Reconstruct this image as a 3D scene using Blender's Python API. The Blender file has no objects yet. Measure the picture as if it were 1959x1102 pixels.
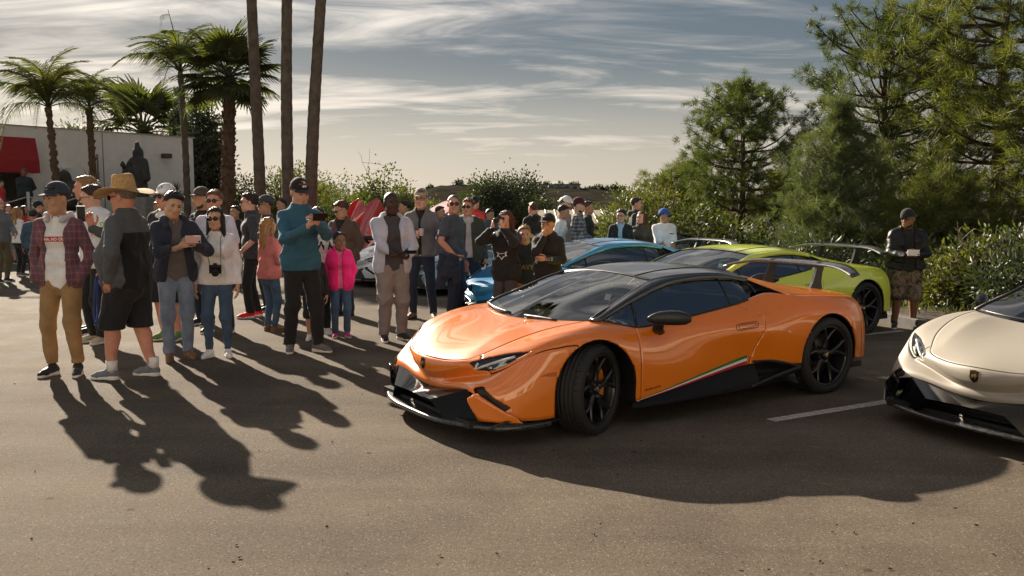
import bpy, bmesh, math, random
import numpy as np
from mathutils import Vector, Matrix
from mathutils.bvhtree import BVHTree

# ------------------------------------------------------------------ camera, sky, sun
scene = bpy.context.scene
COL = scene.collection
FPX, CAM_H = 1660.0, 1.70
PITCH = math.atan(163.0 / FPX)
cam_data = bpy.data.cameras.new('camera')
cam_data.sensor_width = 36.0
cam_data.lens = 36.0 * FPX / 1959.0
cam_data.clip_start = 0.1
cam_data.clip_end = 6000.0
camera = bpy.data.objects.new('camera', cam_data)
camera.location = (0, 0, CAM_H)
camera.rotation_euler = (math.pi / 2 - PITCH, 0, 0)
COL.objects.link(camera)
scene.camera = camera

SUN_AZ = math.radians(-33.0)     # measured from +Y (view direction), negative = left
SUN_EL = math.radians(24.5)
sun_dir = Vector((math.sin(SUN_AZ) * math.cos(SUN_EL), math.cos(SUN_AZ) * math.cos(SUN_EL), math.sin(SUN_EL)))

world = bpy.data.worlds.new('World')
scene.world = world
world.use_nodes = True
wn, wl = world.node_tree.nodes, world.node_tree.links
wn.clear()


def N(tree, typ, **kw):
    n = tree.nodes.new(typ)
    for k, v in kw.items():
        if k.startswith('i_'):
            key = k[2:]
            key = int(key) if key.isdigit() else key.replace('_', ' ')
            n.inputs[key].default_value = v
        else:
            setattr(n, k, v)
    return n


def build_world():
    t = world.node_tree
    L = t.links.new
    out = N(t, 'ShaderNodeOutputWorld')
    bg = N(t, 'ShaderNodeBackground')
    bg.inputs['Strength'].default_value = 0.15
    sky = N(t, 'ShaderNodeTexSky', sky_type='NISHITA', sun_disc=False)
    sky.sun_elevation = SUN_EL
    sky.sun_rotation = SUN_AZ
    sky.air_density = 1.0
    sky.dust_density = 0.6
    sky.ozone_density = 1.0
    tc = N(t, 'ShaderNodeTexCoord')
    sep = N(t, 'ShaderNodeSeparateXYZ')
    L(tc.outputs['Generated'], sep.inputs[0])
    # direction projected on a cloud layer
    zc = N(t, 'ShaderNodeMath', operation='MAXIMUM', i_1=0.0)
    L(sep.outputs['Z'], zc.inputs[0])
    zb = N(t, 'ShaderNodeMath', operation='ADD', i_1=0.16)
    L(zc.outputs[0], zb.inputs[0])
    dx = N(t, 'ShaderNodeMath', operation='DIVIDE')
    dy = N(t, 'ShaderNodeMath', operation='DIVIDE')
    L(sep.outputs['X'], dx.inputs[0]); L(zb.outputs[0], dx.inputs[1])
    L(sep.outputs['Y'], dy.inputs[0]); L(zb.outputs[0], dy.inputs[1])
    cv = N(t, 'ShaderNodeCombineXYZ')
    L(dx.outputs[0], cv.inputs['X']); L(dy.outputs[0], cv.inputs['Y'])
    mp = N(t, 'ShaderNodeMapping')
    mp.inputs['Rotation'].default_value = (0, 0, math.radians(-7))
    mp.inputs['Scale'].default_value = (0.42, 1.25, 1.0)
    mp.inputs['Location'].default_value = (1.3, 8.8, 0.0)
    L(cv.outputs[0], mp.inputs[0])
    n1 = N(t, 'ShaderNodeTexNoise', i_Scale=0.85, i_Detail=9.0, i_Roughness=0.56, i_Distortion=0.55)
    L(mp.outputs[0], n1.inputs['Vector'])
    n2 = N(t, 'ShaderNodeTexNoise', i_Scale=2.6, i_Detail=8.0, i_Roughness=0.62, i_Distortion=1.1)
    L(mp.outputs[0], n2.inputs['Vector'])
    mx = N(t, 'ShaderNodeMath', operation='MULTIPLY_ADD', i_1=0.62)
    L(n2.outputs['Fac'], mx.inputs[0]); L(n1.outputs['Fac'], mx.inputs[2])
    rp = N(t, 'ShaderNodeMapRange', i_1=0.70, i_2=1.04)
    rp.interpolation_type = 'SMOOTHSTEP'
    L(mx.outputs[0], rp.inputs[0])
    # cloud light: thin ice cloud scatters forward, so it is brighter round the sun and warmer low down
    dot = N(t, 'ShaderNodeVectorMath', operation='DOT_PRODUCT')
    dot.inputs[1].default_value = sun_dir
    L(tc.outputs['Generated'], dot.inputs[0])
    fr = N(t, 'ShaderNodeMapRange', i_1=0.2, i_2=1.0, i_3=0.0, i_4=1.0)
    L(dot.outputs['Value'], fr.inputs[0])
    pw = N(t, 'ShaderNodeMath', operation='POWER', i_1=3.0)
    L(fr.outputs[0], pw.inputs[0])
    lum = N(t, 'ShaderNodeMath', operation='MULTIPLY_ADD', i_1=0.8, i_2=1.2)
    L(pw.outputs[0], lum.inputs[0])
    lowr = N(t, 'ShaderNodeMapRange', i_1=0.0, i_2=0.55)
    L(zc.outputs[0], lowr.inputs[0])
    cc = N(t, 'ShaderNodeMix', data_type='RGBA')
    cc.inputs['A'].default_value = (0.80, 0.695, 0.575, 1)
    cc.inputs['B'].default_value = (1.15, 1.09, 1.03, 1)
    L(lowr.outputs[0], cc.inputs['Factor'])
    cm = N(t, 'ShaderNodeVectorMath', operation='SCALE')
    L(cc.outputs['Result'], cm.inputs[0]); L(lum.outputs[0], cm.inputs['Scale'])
    # the blue between the clouds: the physical sky, toned a little deeper
    gm = N(t, 'ShaderNodeGamma', i_Gamma=0.55)
    L(sky.outputs[0], gm.inputs['Color'])
    hs = N(t, 'ShaderNodeHueSaturation', i_Saturation=1.3, i_Value=SKY_VALUE)
    L(gm.outputs[0], hs.inputs['Color'])
    cf = N(t, 'ShaderNodeMath', operation='MULTIPLY', i_1=0.92)
    L(rp.outputs[0], cf.inputs[0])
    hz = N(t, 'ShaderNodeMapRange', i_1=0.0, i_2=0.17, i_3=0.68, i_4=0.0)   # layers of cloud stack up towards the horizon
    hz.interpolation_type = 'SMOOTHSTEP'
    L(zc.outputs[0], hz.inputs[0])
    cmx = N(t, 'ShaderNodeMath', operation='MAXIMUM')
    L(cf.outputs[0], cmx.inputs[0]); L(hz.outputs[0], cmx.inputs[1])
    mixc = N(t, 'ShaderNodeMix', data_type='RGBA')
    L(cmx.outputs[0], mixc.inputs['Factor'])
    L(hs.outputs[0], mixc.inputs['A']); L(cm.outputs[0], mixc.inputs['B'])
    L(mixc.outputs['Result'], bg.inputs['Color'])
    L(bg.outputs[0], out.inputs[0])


SKY_VALUE = 0.118
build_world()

sun_data = bpy.data.lights.new('sun', 'SUN')
sun_data.energy = 2.5
sun_data.angle = math.radians(0.6)
sun_data.color = (1.0, 0.87, 0.70)
sun = bpy.data.objects.new('sun', sun_data)
sun.rotation_euler = (-sun_dir).to_track_quat('-Z', 'Y').to_euler()
sun.location = sun_dir * 60
COL.objects.link(sun)

scene.view_settings.view_transform = 'Standard'
scene.view_settings.look = 'None'
scene.view_settings.exposure = 2.3
scene.view_settings.gamma = 1.0
scene.render.engine = 'CYCLES'
scene.cycles.use_denoising = True
scene.cycles.max_bounces = 8
scene.cycles.transparent_max_bounces = 16
scene.cycles.sample_clamp_indirect = 6.0
scene.cycles.caustics_reflective = False
scene.cycles.caustics_refractive = False

# ------------------------------------------------------------------ helpers
PI = math.pi
RNG = np.random.default_rng(7)


def ground_at(px, py):
    """Ground point (z = 0) that the photograph shows at a pixel."""
    x, z = (px - 979.5) / FPX, -(py - 551.0) / FPX
    c, s = math.cos(PITCH), math.sin(PITCH)
    dy, dz = c + z * s, -s + z * c
    t = -CAM_H / dz
    return x * t, dy * t


def at_depth(px, py, depth):
    """Point at a given distance along the view direction (world +Y)."""
    x, z = (px - 979.5) / FPX, -(py - 551.0) / FPX
    c, s = math.cos(PITCH), math.sin(PITCH)
    dy, dz = c + z * s, -s + z * c
    t = depth / dy
    return x * t, depth, CAM_H + dz * t


def tag(o, label=None, cat=None, group=None, kind=None):
    if label: o['label'] = label
    if cat: o['category'] = cat
    if group: o['group'] = group
    if kind: o['kind'] = kind
    return o


def empty(name, loc=(0, 0, 0), rz=0.0, parent=None):
    o = bpy.data.objects.new(name, None)
    o.empty_display_size = 0.2
    o.location = loc
    o.rotation_euler = (0, 0, rz)
    o.parent = parent
    COL.objects.link(o)
    return o


def make_mesh(name, v, f, mats, fm=None, smooth=True):
    """v: (n,3); f: list of faces or an int array (m,3)/(m,4); mats: material or list."""
    me = bpy.data.meshes.new(name)
    v = np.asarray(v, dtype=np.float32).reshape(-1, 3)
    if isinstance(f, np.ndarray) and f.ndim == 2:
        m, k = f.shape
        me.vertices.add(len(v)); me.vertices.foreach_set('co', v.ravel())
        me.loops.add(m * k); me.loops.foreach_set('vertex_index', f.astype(np.int32).ravel())
        me.polygons.add(m)
        me.polygons.foreach_set('loop_start', np.arange(0, m * k, k, dtype=np.int32))
        me.update(calc_edges=True)
    else:
        me.from_pydata([tuple(map(float, p)) for p in v], [], [tuple(map(int, q)) for q in f])
        m = len(me.polygons)
    if not isinstance(mats, (list, tuple)): mats = [mats]
    for mt in mats: me.materials.append(mt)
    if fm is not None:
        me.polygons.foreach_set('material_index', np.asarray(fm, dtype=np.int32))
    me.polygons.foreach_set('use_smooth', np.full(len(me.polygons), bool(smooth)))
    me.update()
    return me


def link(name, me, parent=None, loc=None, rot=None):
    o = bpy.data.objects.new(name, me)
    if parent is not None: o.parent = parent
    if loc is not None: o.location = loc
    if rot is not None: o.rotation_euler = rot
    COL.objects.link(o)
    return o


def obj(name, v, f, mats, parent=None, fm=None, smooth=True, loc=None, rot=None):
    return link(name, make_mesh(name, v, f, mats, fm, smooth), parent, loc, rot)


class MB:
    """Collects simple shapes; build() makes one mesh object."""
    def __init__(s): s.v, s.f, s.m = [], [], []

    def add(s, v, f, m=0):
        k = sum(len(a) for a in s.v)
        s.v.append(np.asarray(v, float).reshape(-1, 3))
        for q in f: s.f.append(tuple(int(i) + k for i in q)); s.m.append(m)
        return s

    def box(s, c, d, rz=0.0, m=0, taper=1.0, rot=None):
        x, y, z = [q / 2 for q in d]
        p = np.array([(-x, -y, -z), (x, -y, -z), (x, y, -z), (-x, y, -z), (-x * taper, -y * taper, z), (x * taper, -y * taper, z), (x * taper, y * taper, z), (-x * taper, y * taper, z)])
        if rot is not None: p = p @ np.array(rot).T
        ca, sa = math.cos(rz), math.sin(rz)
        p = np.stack([p[:, 0] * ca - p[:, 1] * sa, p[:, 0] * sa + p[:, 1] * ca, p[:, 2]], 1) + np.array(c)
        return s.add(p, [(0, 3, 2, 1), (4, 5, 6, 7), (0, 1, 5, 4), (1, 2, 6, 5), (2, 3, 7, 6), (3, 0, 4, 7)], m)

    def tube(s, pts, r, n=8, m=0, cap=True, flat=None):
        v, f = tube_vf(pts, r, n, cap, flat)
        return s.add(v, f, m)

    def arr(s):
        return np.concatenate(s.v), s.f, s.m

    def build(s, name, mats, parent=None, smooth=False, loc=None, rot=None, bevel=0.0, angle=None):
        v, f, m = s.arr()
        o = obj(name, v, f, mats, parent, m, smooth, loc, rot)
        if bevel:
            b = o.modifiers.new('bevel', 'BEVEL'); b.width = bevel; b.segments = 2; b.limit_method = 'ANGLE'; b.angle_limit = math.radians(40)
        if angle is not None:
            o.data.set_sharp_from_angle(angle=math.radians(angle))
        return o


def tube_vf(pts, r, n=8, cap=True, flat=None):
    P = np.asarray(pts, float)
    k = len(P)
    R = np.full(k, r) if np.isscalar(r) else np.asarray(r, float)
    T = np.gradient(P, axis=0)
    T /= np.linalg.norm(T, axis=1)[:, None] + 1e-9
    ref = np.array([0, 0, 1.0]) if abs(T[0][2]) < 0.9 else np.array([1.0, 0, 0])
    U = np.cross(T[0], ref); U /= np.linalg.norm(U)
    a = np.linspace(0, 2 * PI, n, endpoint=False)
    V = []
    for i in range(k):
        U = U - T[i] * U.dot(T[i]); U /= np.linalg.norm(U) + 1e-9
        W = np.cross(T[i], U)
        fl = 1.0 if flat is None else flat
        V.append(P[i] + R[i] * (np.cos(a)[:, None] * U + fl * np.sin(a)[:, None] * W))
    V = np.concatenate(V)
    F = [(i * n + j, i * n + (j + 1) % n, (i + 1) * n + (j + 1) % n, (i + 1) * n + j) for i in range(k - 1) for j in range(n)]
    if cap:
        F.append(tuple(range(n - 1, -1, -1))); F.append(tuple((k - 1) * n + j for j in range(n)))
    return V, F


def lathe_vf(prof, n=32, axis='Z'):
    """prof: list of (r, h) pairs; returns a surface of revolution."""
    P = np.asarray(prof, float); k = len(P)
    a = np.linspace(0, 2 * PI, n, endpoint=False)
    v = np.zeros((k, n, 3))
    v[..., 0] = P[:, 0:1] * np.cos(a); v[..., 1] = P[:, 0:1] * np.sin(a); v[..., 2] = P[:, 1:2]
    v = v.reshape(-1, 3)
    f = [(i * n + j, i * n + (j + 1) % n, (i + 1) * n + (j + 1) % n, (i + 1) * n + j) for i in range(k - 1) for j in range(n)]
    if axis == 'Y': v = np.stack([v[:, 0], v[:, 2], -v[:, 1]], 1)
    if axis == 'X': v = np.stack([v[:, 2], v[:, 0], v[:, 1]], 1)
    return v, f


def crom(P, n):
    """Catmull-Rom resampling of a polyline to n points."""
    P = np.asarray(P, float)
    d = np.r_[0, np.cumsum(np.linalg.norm(np.diff(P, axis=0), axis=1) + 1e-9)]
    t = np.linspace(0, d[-1], n)
    Q = np.vstack([2 * P[0] - P[1], P, 2 * P[-1] - P[-2]])
    dd = np.r_[d[0] - (d[1] - d[0]), d, d[-1] + (d[-1] - d[-2])]
    out = np.zeros((n, P.shape[1]))
    idx = np.clip(np.searchsorted(d, t, side='right') - 1, 0, len(P) - 2)
    for i in range(n):
        j = idx[i] + 1
        p0, p1, p2, p3 = Q[j - 1], Q[j], Q[j + 1], Q[j + 2]
        t0, t1, t2, t3 = dd[j - 1], dd[j], dd[j + 1], dd[j + 2]
        h = t2 - t1; u = (t[i] - t1) / h
        m1 = (p2 - p0) / (t2 - t0) * h; m2 = (p3 - p1) / (t3 - t1) * h
        out[i] = (2 * u**3 - 3 * u**2 + 1) * p1 + (u**3 - 2 * u**2 + u) * m1 + (-2 * u**3 + 3 * u**2) * p2 + (u**3 - u**2) * m2
    return out


def grid_vf(rows):
    """rows: (a,b,3) array of points."""
    G = np.asarray(rows, float); a, b = G.shape[:2]
    i, j = np.meshgrid(np.arange(a - 1), np.arange(b - 1), indexing='ij')
    k = (i * b + j).ravel()
    return G.reshape(-1, 3), np.stack([k, k + 1, k + b + 1, k + b], 1)


def patch(rows, nu, nv):
    """Smooth patch through rows of control points."""
    R = np.array([crom(r, nu) for r in rows])
    return np.stack([crom(R[:, i], nv) for i in range(nu)], 1)


# ------------------------------------------------------------------ materials
MATS = {}


def mat(name, color, rough=0.6, metal=0.0, coat=0.0, spec=0.5, noise=0.0, nscale=8.0, bump=0.0, bscale=60.0, sheen=0.0, emit=None, trans=0.0, coatr=0.03, rvar=0.0, col2=None, sss=0.0, objvar=0.0):
    """Principled material; noise mottles the colour by that share, bump gives fine relief."""
    if name in MATS: return MATS[name]
    m = bpy.data.materials.new(name); MATS[name] = m
    m.use_nodes = True
    t = m.node_tree; L = t.links.new
    b = t.nodes['Principled BSDF']
    c = (*color, 1) if len(color) == 3 else color
    b.inputs['Base Color'].default_value = c
    b.inputs['Roughness'].default_value = rough
    b.inputs['Metallic'].default_value = metal
    b.inputs['Specular IOR Level'].default_value = spec
    b.inputs['Coat Weight'].default_value = coat
    b.inputs['Coat Roughness'].default_value = coatr
    b.inputs['Transmission Weight'].default_value = trans
    if sheen: b.inputs['Sheen Weight'].default_value = sheen
    if sss:
        b.inputs['Subsurface Weight'].default_value = sss
        b.inputs['Subsurface Radius'].default_value = (0.02, 0.008, 0.004)
        b.inputs['Subsurface Scale'].default_value = 0.5
    if emit:
        b.inputs['Emission Color'].default_value = (*emit[:3], 1); b.inputs['Emission Strength'].default_value = emit[3]
    tc = N(t, 'ShaderNodeTexCoord')
    if noise or col2 or rvar:
        n = N(t, 'ShaderNodeTexNoise', i_Scale=nscale, i_Detail=6.0, i_Roughness=0.6)
        L(tc.outputs['Object'], n.inputs['Vector'])
        if noise or col2:
            mx = N(t, 'ShaderNodeMix', data_type='RGBA')
            lo = col2 if col2 else tuple(q * (1 - noise) for q in color)
            hi = color if col2 else tuple(min(1, q * (1 + noise)) for q in color)
            mx.inputs['A'].default_value = (*lo[:3], 1); mx.inputs['B'].default_value = (*hi[:3], 1)
            mr = N(t, 'ShaderNodeMapRange', i_1=0.32, i_2=0.68)
            L(n.outputs['Fac'], mr.inputs[0]); L(mr.outputs[0], mx.inputs['Factor'])
            last = mx.outputs['Result']
            if objvar:
                oi = N(t, 'ShaderNodeObjectInfo')
                hv = N(t, 'ShaderNodeHueSaturation')
                m1 = N(t, 'ShaderNodeMapRange', i_3=1 - objvar, i_4=1 + objvar)
                L(oi.outputs['Random'], m1.inputs[0]); L(m1.outputs[0], hv.inputs['Value'])
                L(last, hv.inputs['Color']); last = hv.outputs[0]
            L(last, b.inputs['Base Color'])
        if rvar:
            r2 = N(t, 'ShaderNodeMapRange', i_1=0.3, i_2=0.7, i_3=max(0, rough - rvar), i_4=min(1, rough + rvar))
            L(n.outputs['Fac'], r2.inputs[0]); L(r2.outputs[0], b.inputs['Roughness'])
    if bump:
        n = N(t, 'ShaderNodeTexNoise', i_Scale=bscale, i_Detail=4.0, i_Roughness=0.6)
        L(tc.outputs['Object'], n.inputs['Vector'])
        bp = N(t, 'ShaderNodeBump', i_Strength=bump, i_Distance=0.02)
        L(n.outputs['Fac'], bp.inputs['Height']); L(bp.outputs[0], b.inputs['Normal'])
    return m
# ------------------------------------------------------------------ sports cars
def clip(v, f, d):
    """Keep the part of a mesh where the per-vertex value d >= 0."""
    v = [tuple(p) for p in v]; d = list(map(float, d)); out = []; cut = {}
    for q in f:
        dd = [d[i] for i in q]
        if min(dd) >= 0: out.append(tuple(q)); continue
        if max(dd) < 0: continue
        n = []
        for i in range(len(q)):
            a, b = q[i], q[(i + 1) % len(q)]
            if d[a] >= 0: n.append(a)
            if (d[a] >= 0) != (d[b] >= 0):
                key = (min(a, b), max(a, b))
                if key not in cut:
                    t = d[a] / (d[a] - d[b])
                    v.append(tuple(np.array(v[a]) * (1 - t) + np.array(v[b]) * t)); d.append(0.0)
                    cut[key] = len(v) - 1
                n.append(cut[key])
        if len(n) >= 3: out.append(tuple(n))
    used = sorted({i for q in out for i in q}); mp = {o: i for i, o in enumerate(used)}
    return np.array([v[i] for i in used]), [tuple(mp[i] for i in q) for q in out]


def sub(v, f, keep):
    out = [tuple(q) for q, k in zip(f, keep) if k]
    used = sorted({i for q in out for i in q}); mp = {o: i for i, o in enumerate(used)}
    return np.array([v[i] for i in used]), [tuple(mp[i] for i in q) for q in out]


def poly_sdf(P, poly):
    """Signed distance to a 2D polygon, positive inside."""
    P = np.asarray(P, float); A = np.asarray(poly, float); B = np.roll(A, -1, 0)
    best = np.full(len(P), 1e9); ins = np.zeros(len(P), bool)
    for a, b in zip(A, B):
        e = b - a; w = P - a
        t = np.clip((w @ e) / (e @ e), 0, 1)
        best = np.minimum(best, np.linalg.norm(w - t[:, None] * e, axis=1))
        c = (a[1] > P[:, 1]) != (b[1] > P[:, 1])
        with np.errstate(divide='ignore', invalid='ignore'):
            x = a[0] + (P[:, 1] - a[1]) / (b[1] - a[1]) * (b[0] - a[0])
        ins ^= c & (P[:, 0] < x)
    return np.where(ins, best, -best)


def inset_edge(v, f, amt):
    """Pull the open border of a panel in by amt, which leaves the shut lines open."""
    from collections import defaultdict
    cnt = defaultdict(int)
    for q in f:
        for i in range(len(q)): cnt[tuple(sorted((q[i], q[(i + 1) % len(q)])))] += 1
    be = [e for e, c in cnt.items() if c == 1]
    bv = defaultdict(list)
    for a, b in be: bv[a].append(b); bv[b].append(a)
    cen = defaultdict(list)
    for q in f:
        c = v[list(q)].mean(0)
        for i in q:
            if i in bv: cen[i].append(c)
    w = v.copy()
    for i, nb in bv.items():
        t = v[nb[0]] - v[nb[-1]] if len(nb) > 1 else v[nb[0]] - v[i]
        t = t / (np.linalg.norm(t) + 1e-9)
        d = np.mean(cen[i], 0) - v[i]; d = d - t * d.dot(t)
        L = np.linalg.norm(d)
        if L > 1e-6: w[i] = v[i] + d / L * min(amt, L * 0.9)
    return w


def lin(P, n):
    P = np.asarray(P, float); t = np.linspace(0, len(P) - 1, n)
    return np.stack([np.interp(t, np.arange(len(P)), P[:, k]) for k in range(3)], 1)


def mir(v, f):
    return np.asarray(v) * [1, -1, 1], [tuple(reversed(tuple(q))) for q in f]


def subsurf(v, f, fm, creases, level):
    me = make_mesh('tmp', v, f, [None] * 0 or MATS['car_black'], fm)
    me.materials.clear()
    for i in range(8): me.materials.append(MATS['car_black'])
    me.polygons.foreach_set('material_index', np.asarray(fm, np.int32))
    at = me.attributes.new('crease_edge', 'FLOAT', 'EDGE')
    for e in me.edges:
        k = tuple(sorted(e.vertices))
        if k in creases: at.data[e.index].value = creases[k]
    o = bpy.data.objects.new('tmp', me); COL.objects.link(o)
    m = o.modifiers.new('s', 'SUBSURF'); m.levels = level; m.render_levels = level
    m.boundary_smooth = 'PRESERVE_CORNERS'
    dg = bpy.context.evaluated_depsgraph_get()
    ev = o.evaluated_get(dg).to_mesh()
    V = np.zeros(len(ev.vertices) * 3); ev.vertices.foreach_get('co', V); V = V.reshape(-1, 3)
    Fc = [tuple(p.vertices) for p in ev.polygons]
    M = np.array([p.material_index for p in ev.polygons])
    bpy.data.objects.remove(o); bpy.data.meshes.remove(me)
    return V, Fc, M


def paint(name, base, rough=0.28, metal=0.0, flake=0.0, coat=1.0, coatr=0.025):
    if name in MATS: return MATS[name]
    m = mat(name, base, rough=rough, metal=metal, coat=coat, coatr=coatr)
    t = m.node_tree; L = t.links.new; b = t.nodes['Principled BSDF']
    b.inputs['Coat IOR'].default_value = 1.75
    tc = N(t, 'ShaderNodeTexCoord')
    # a film of dust and polishing marks in the clear coat
    n = N(t, 'ShaderNodeTexNoise', i_Scale=3.0, i_Detail=7.0, i_Roughness=0.7)
    L(tc.outputs['Object'], n.inputs['Vector'])
    r = N(t, 'ShaderNodeMapRange', i_1=0.35, i_2=0.75, i_3=coatr, i_4=coatr + 0.025)
    L(n.outputs['Fac'], r.inputs[0]); L(r.outputs[0], b.inputs['Coat Roughness'])
    if flake:
        vo = N(t, 'ShaderNodeTexVoronoi', i_Scale=900.0)
        L(tc.outputs['Object'], vo.inputs['Vector'])
        mx = N(t, 'ShaderNodeMix', data_type='RGBA', i_Factor=flake)
        mx.inputs['A'].default_value = (*base, 1)
        sc = N(t, 'ShaderNodeVectorMath', operation='MULTIPLY'); sc.inputs[1].default_value = tuple(q * 2.2 for q in base)
        L(vo.outputs['Color'], sc.inputs[0]); L(sc.outputs[0], mx.inputs['B'])
        L(mx.outputs['Result'], b.inputs['Base Color'])
    return m


def glass_mat(name, tint, refl=0.06, rough=0.0):
    if name in MATS: return MATS[name]
    m = bpy.data.materials.new(name); MATS[name] = m; m.use_nodes = True
    t = m.node_tree; t.nodes.clear(); L = t.links.new
    out = N(t, 'ShaderNodeOutputMaterial'); mx = N(t, 'ShaderNodeMixShader')
    tr = N(t, 'ShaderNodeBsdfTransparent'); tr.inputs[0].default_value = (*tint, 1)
    gl = N(t, 'ShaderNodeBsdfGlossy', i_Roughness=rough); gl.inputs[0].default_value = (1, 1, 1, 1)
    ge = N(t, 'ShaderNodeNewGeometry'); dp = N(t, 'ShaderNodeVectorMath', operation='DOT_PRODUCT')
    L(ge.outputs['Incoming'], dp.inputs[0]); L(ge.outputs['Normal'], dp.inputs[1])
    ab = N(t, 'ShaderNodeMath', operation='ABSOLUTE'); L(dp.outputs['Value'], ab.inputs[0])
    om = N(t, 'ShaderNodeMath', operation='SUBTRACT', i_0=1.0); L(ab.outputs[0], om.inputs[1])
    pw = N(t, 'ShaderNodeMath', operation='POWER', i_1=5.0); L(om.outputs[0], pw.inputs[0])
    ad = N(t, 'ShaderNodeMath', operation='MULTIPLY_ADD', i_1=1 - refl, i_2=refl); L(pw.outputs[0], ad.inputs[0])
    L(ad.outputs[0], mx.inputs[0])
    L(tr.outputs[0], mx.inputs[1]); L(gl.outputs[0], mx.inputs[2]); L(mx.outputs[0], out.inputs[0])
    return m


def carbon_mat():
    m = mat('forged_carbon', (0.02, 0.02, 0.022), rough=0.32, coat=0.6, coatr=0.08)
    t = m.node_tree; L = t.links.new; b = t.nodes['Principled BSDF']
    tc = N(t, 'ShaderNodeTexCoord'); vo = N(t, 'ShaderNodeTexVoronoi', i_Scale=60.0)
    L(tc.outputs['Object'], vo.inputs['Vector'])
    r = N(t, 'ShaderNodeMapRange', i_1=0.0, i_2=1.0, i_3=0.006, i_4=0.07)
    s = N(t, 'ShaderNodeSeparateColor'); L(vo.outputs['Color'], s.inputs[0]); L(s.outputs[0], r.inputs[0])
    L(r.outputs[0], b.inputs['Base Color'])
    return m


mat('car_black', (0.012, 0.012, 0.013), rough=0.5, noise=0.2, nscale=20)
mat('black_gloss', (0.008, 0.008, 0.009), rough=0.16, coat=0.6)
mat('black_plastic', (0.006, 0.006, 0.007), rough=0.10, spec=0.30)
mat('skirt_black', (0.007, 0.007, 0.008), rough=0.45, spec=0.2)
mat('black_satin', (0.014, 0.014, 0.015), rough=0.38, noise=0.2, nscale=30)
mat('rubber', (0.014, 0.0135, 0.013), rough=0.72, noise=0.3, nscale=25, bump=0.15, bscale=90)
mat('rim_black', (0.012, 0.012, 0.013), rough=0.3, coat=0.3)
mat('rim_silver', (0.45, 0.46, 0.48), rough=0.28, metal=0.9)
mat('rotor', (0.16, 0.155, 0.15), rough=0.42, metal=0.8, noise=0.2, nscale=40)
mat('caliper_orange', (0.80, 0.23, 0.02), rough=0.35, coat=0.5)
mat('caliper_black', (0.03, 0.03, 0.032), rough=0.35, coat=0.5)
mat('chrome', (0.7, 0.7, 0.68), rough=0.12, metal=1.0)
mat('headlight_inner', (0.03, 0.032, 0.036), rough=0.25, metal=0.5)
mat('daylight_bar', (0.9, 0.9, 0.84), rough=0.3, coat=0.5)
mat('gold', (0.75, 0.52, 0.16), rough=0.3, metal=1.0)
mat('flag_green', (0.02, 0.20, 0.06), rough=0.3, coat=0.6)
mat('flag_white', (0.80, 0.80, 0.78), rough=0.3, coat=0.6)
mat('flag_red', (0.50, 0.02, 0.035), rough=0.3, coat=0.6)
mat('interior', (0.018, 0.017, 0.017), rough=0.75, noise=0.3, nscale=15)
mat('interior_trim', (0.10, 0.095, 0.09), rough=0.6)
mat('tail_lamp', (0.35, 0.012, 0.012), rough=0.15, coat=1.0)
mat('marker_amber', (0.45, 0.09, 0.01), rough=0.2, coat=1.0)
mat('paper_white', (0.82, 0.82, 0.80), rough=0.7)
carbon_mat()
glass_mat('tinted_glass', (0.34, 0.36, 0.36), 0.11)
glass_mat('side_glass', (0.10, 0.105, 0.11), 0.24)
glass_mat('lens_glass', (0.80, 0.82, 0.84), 0.06)
glass_mat('teal_glass', (0.34, 0.48, 0.48), 0.12)

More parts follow.
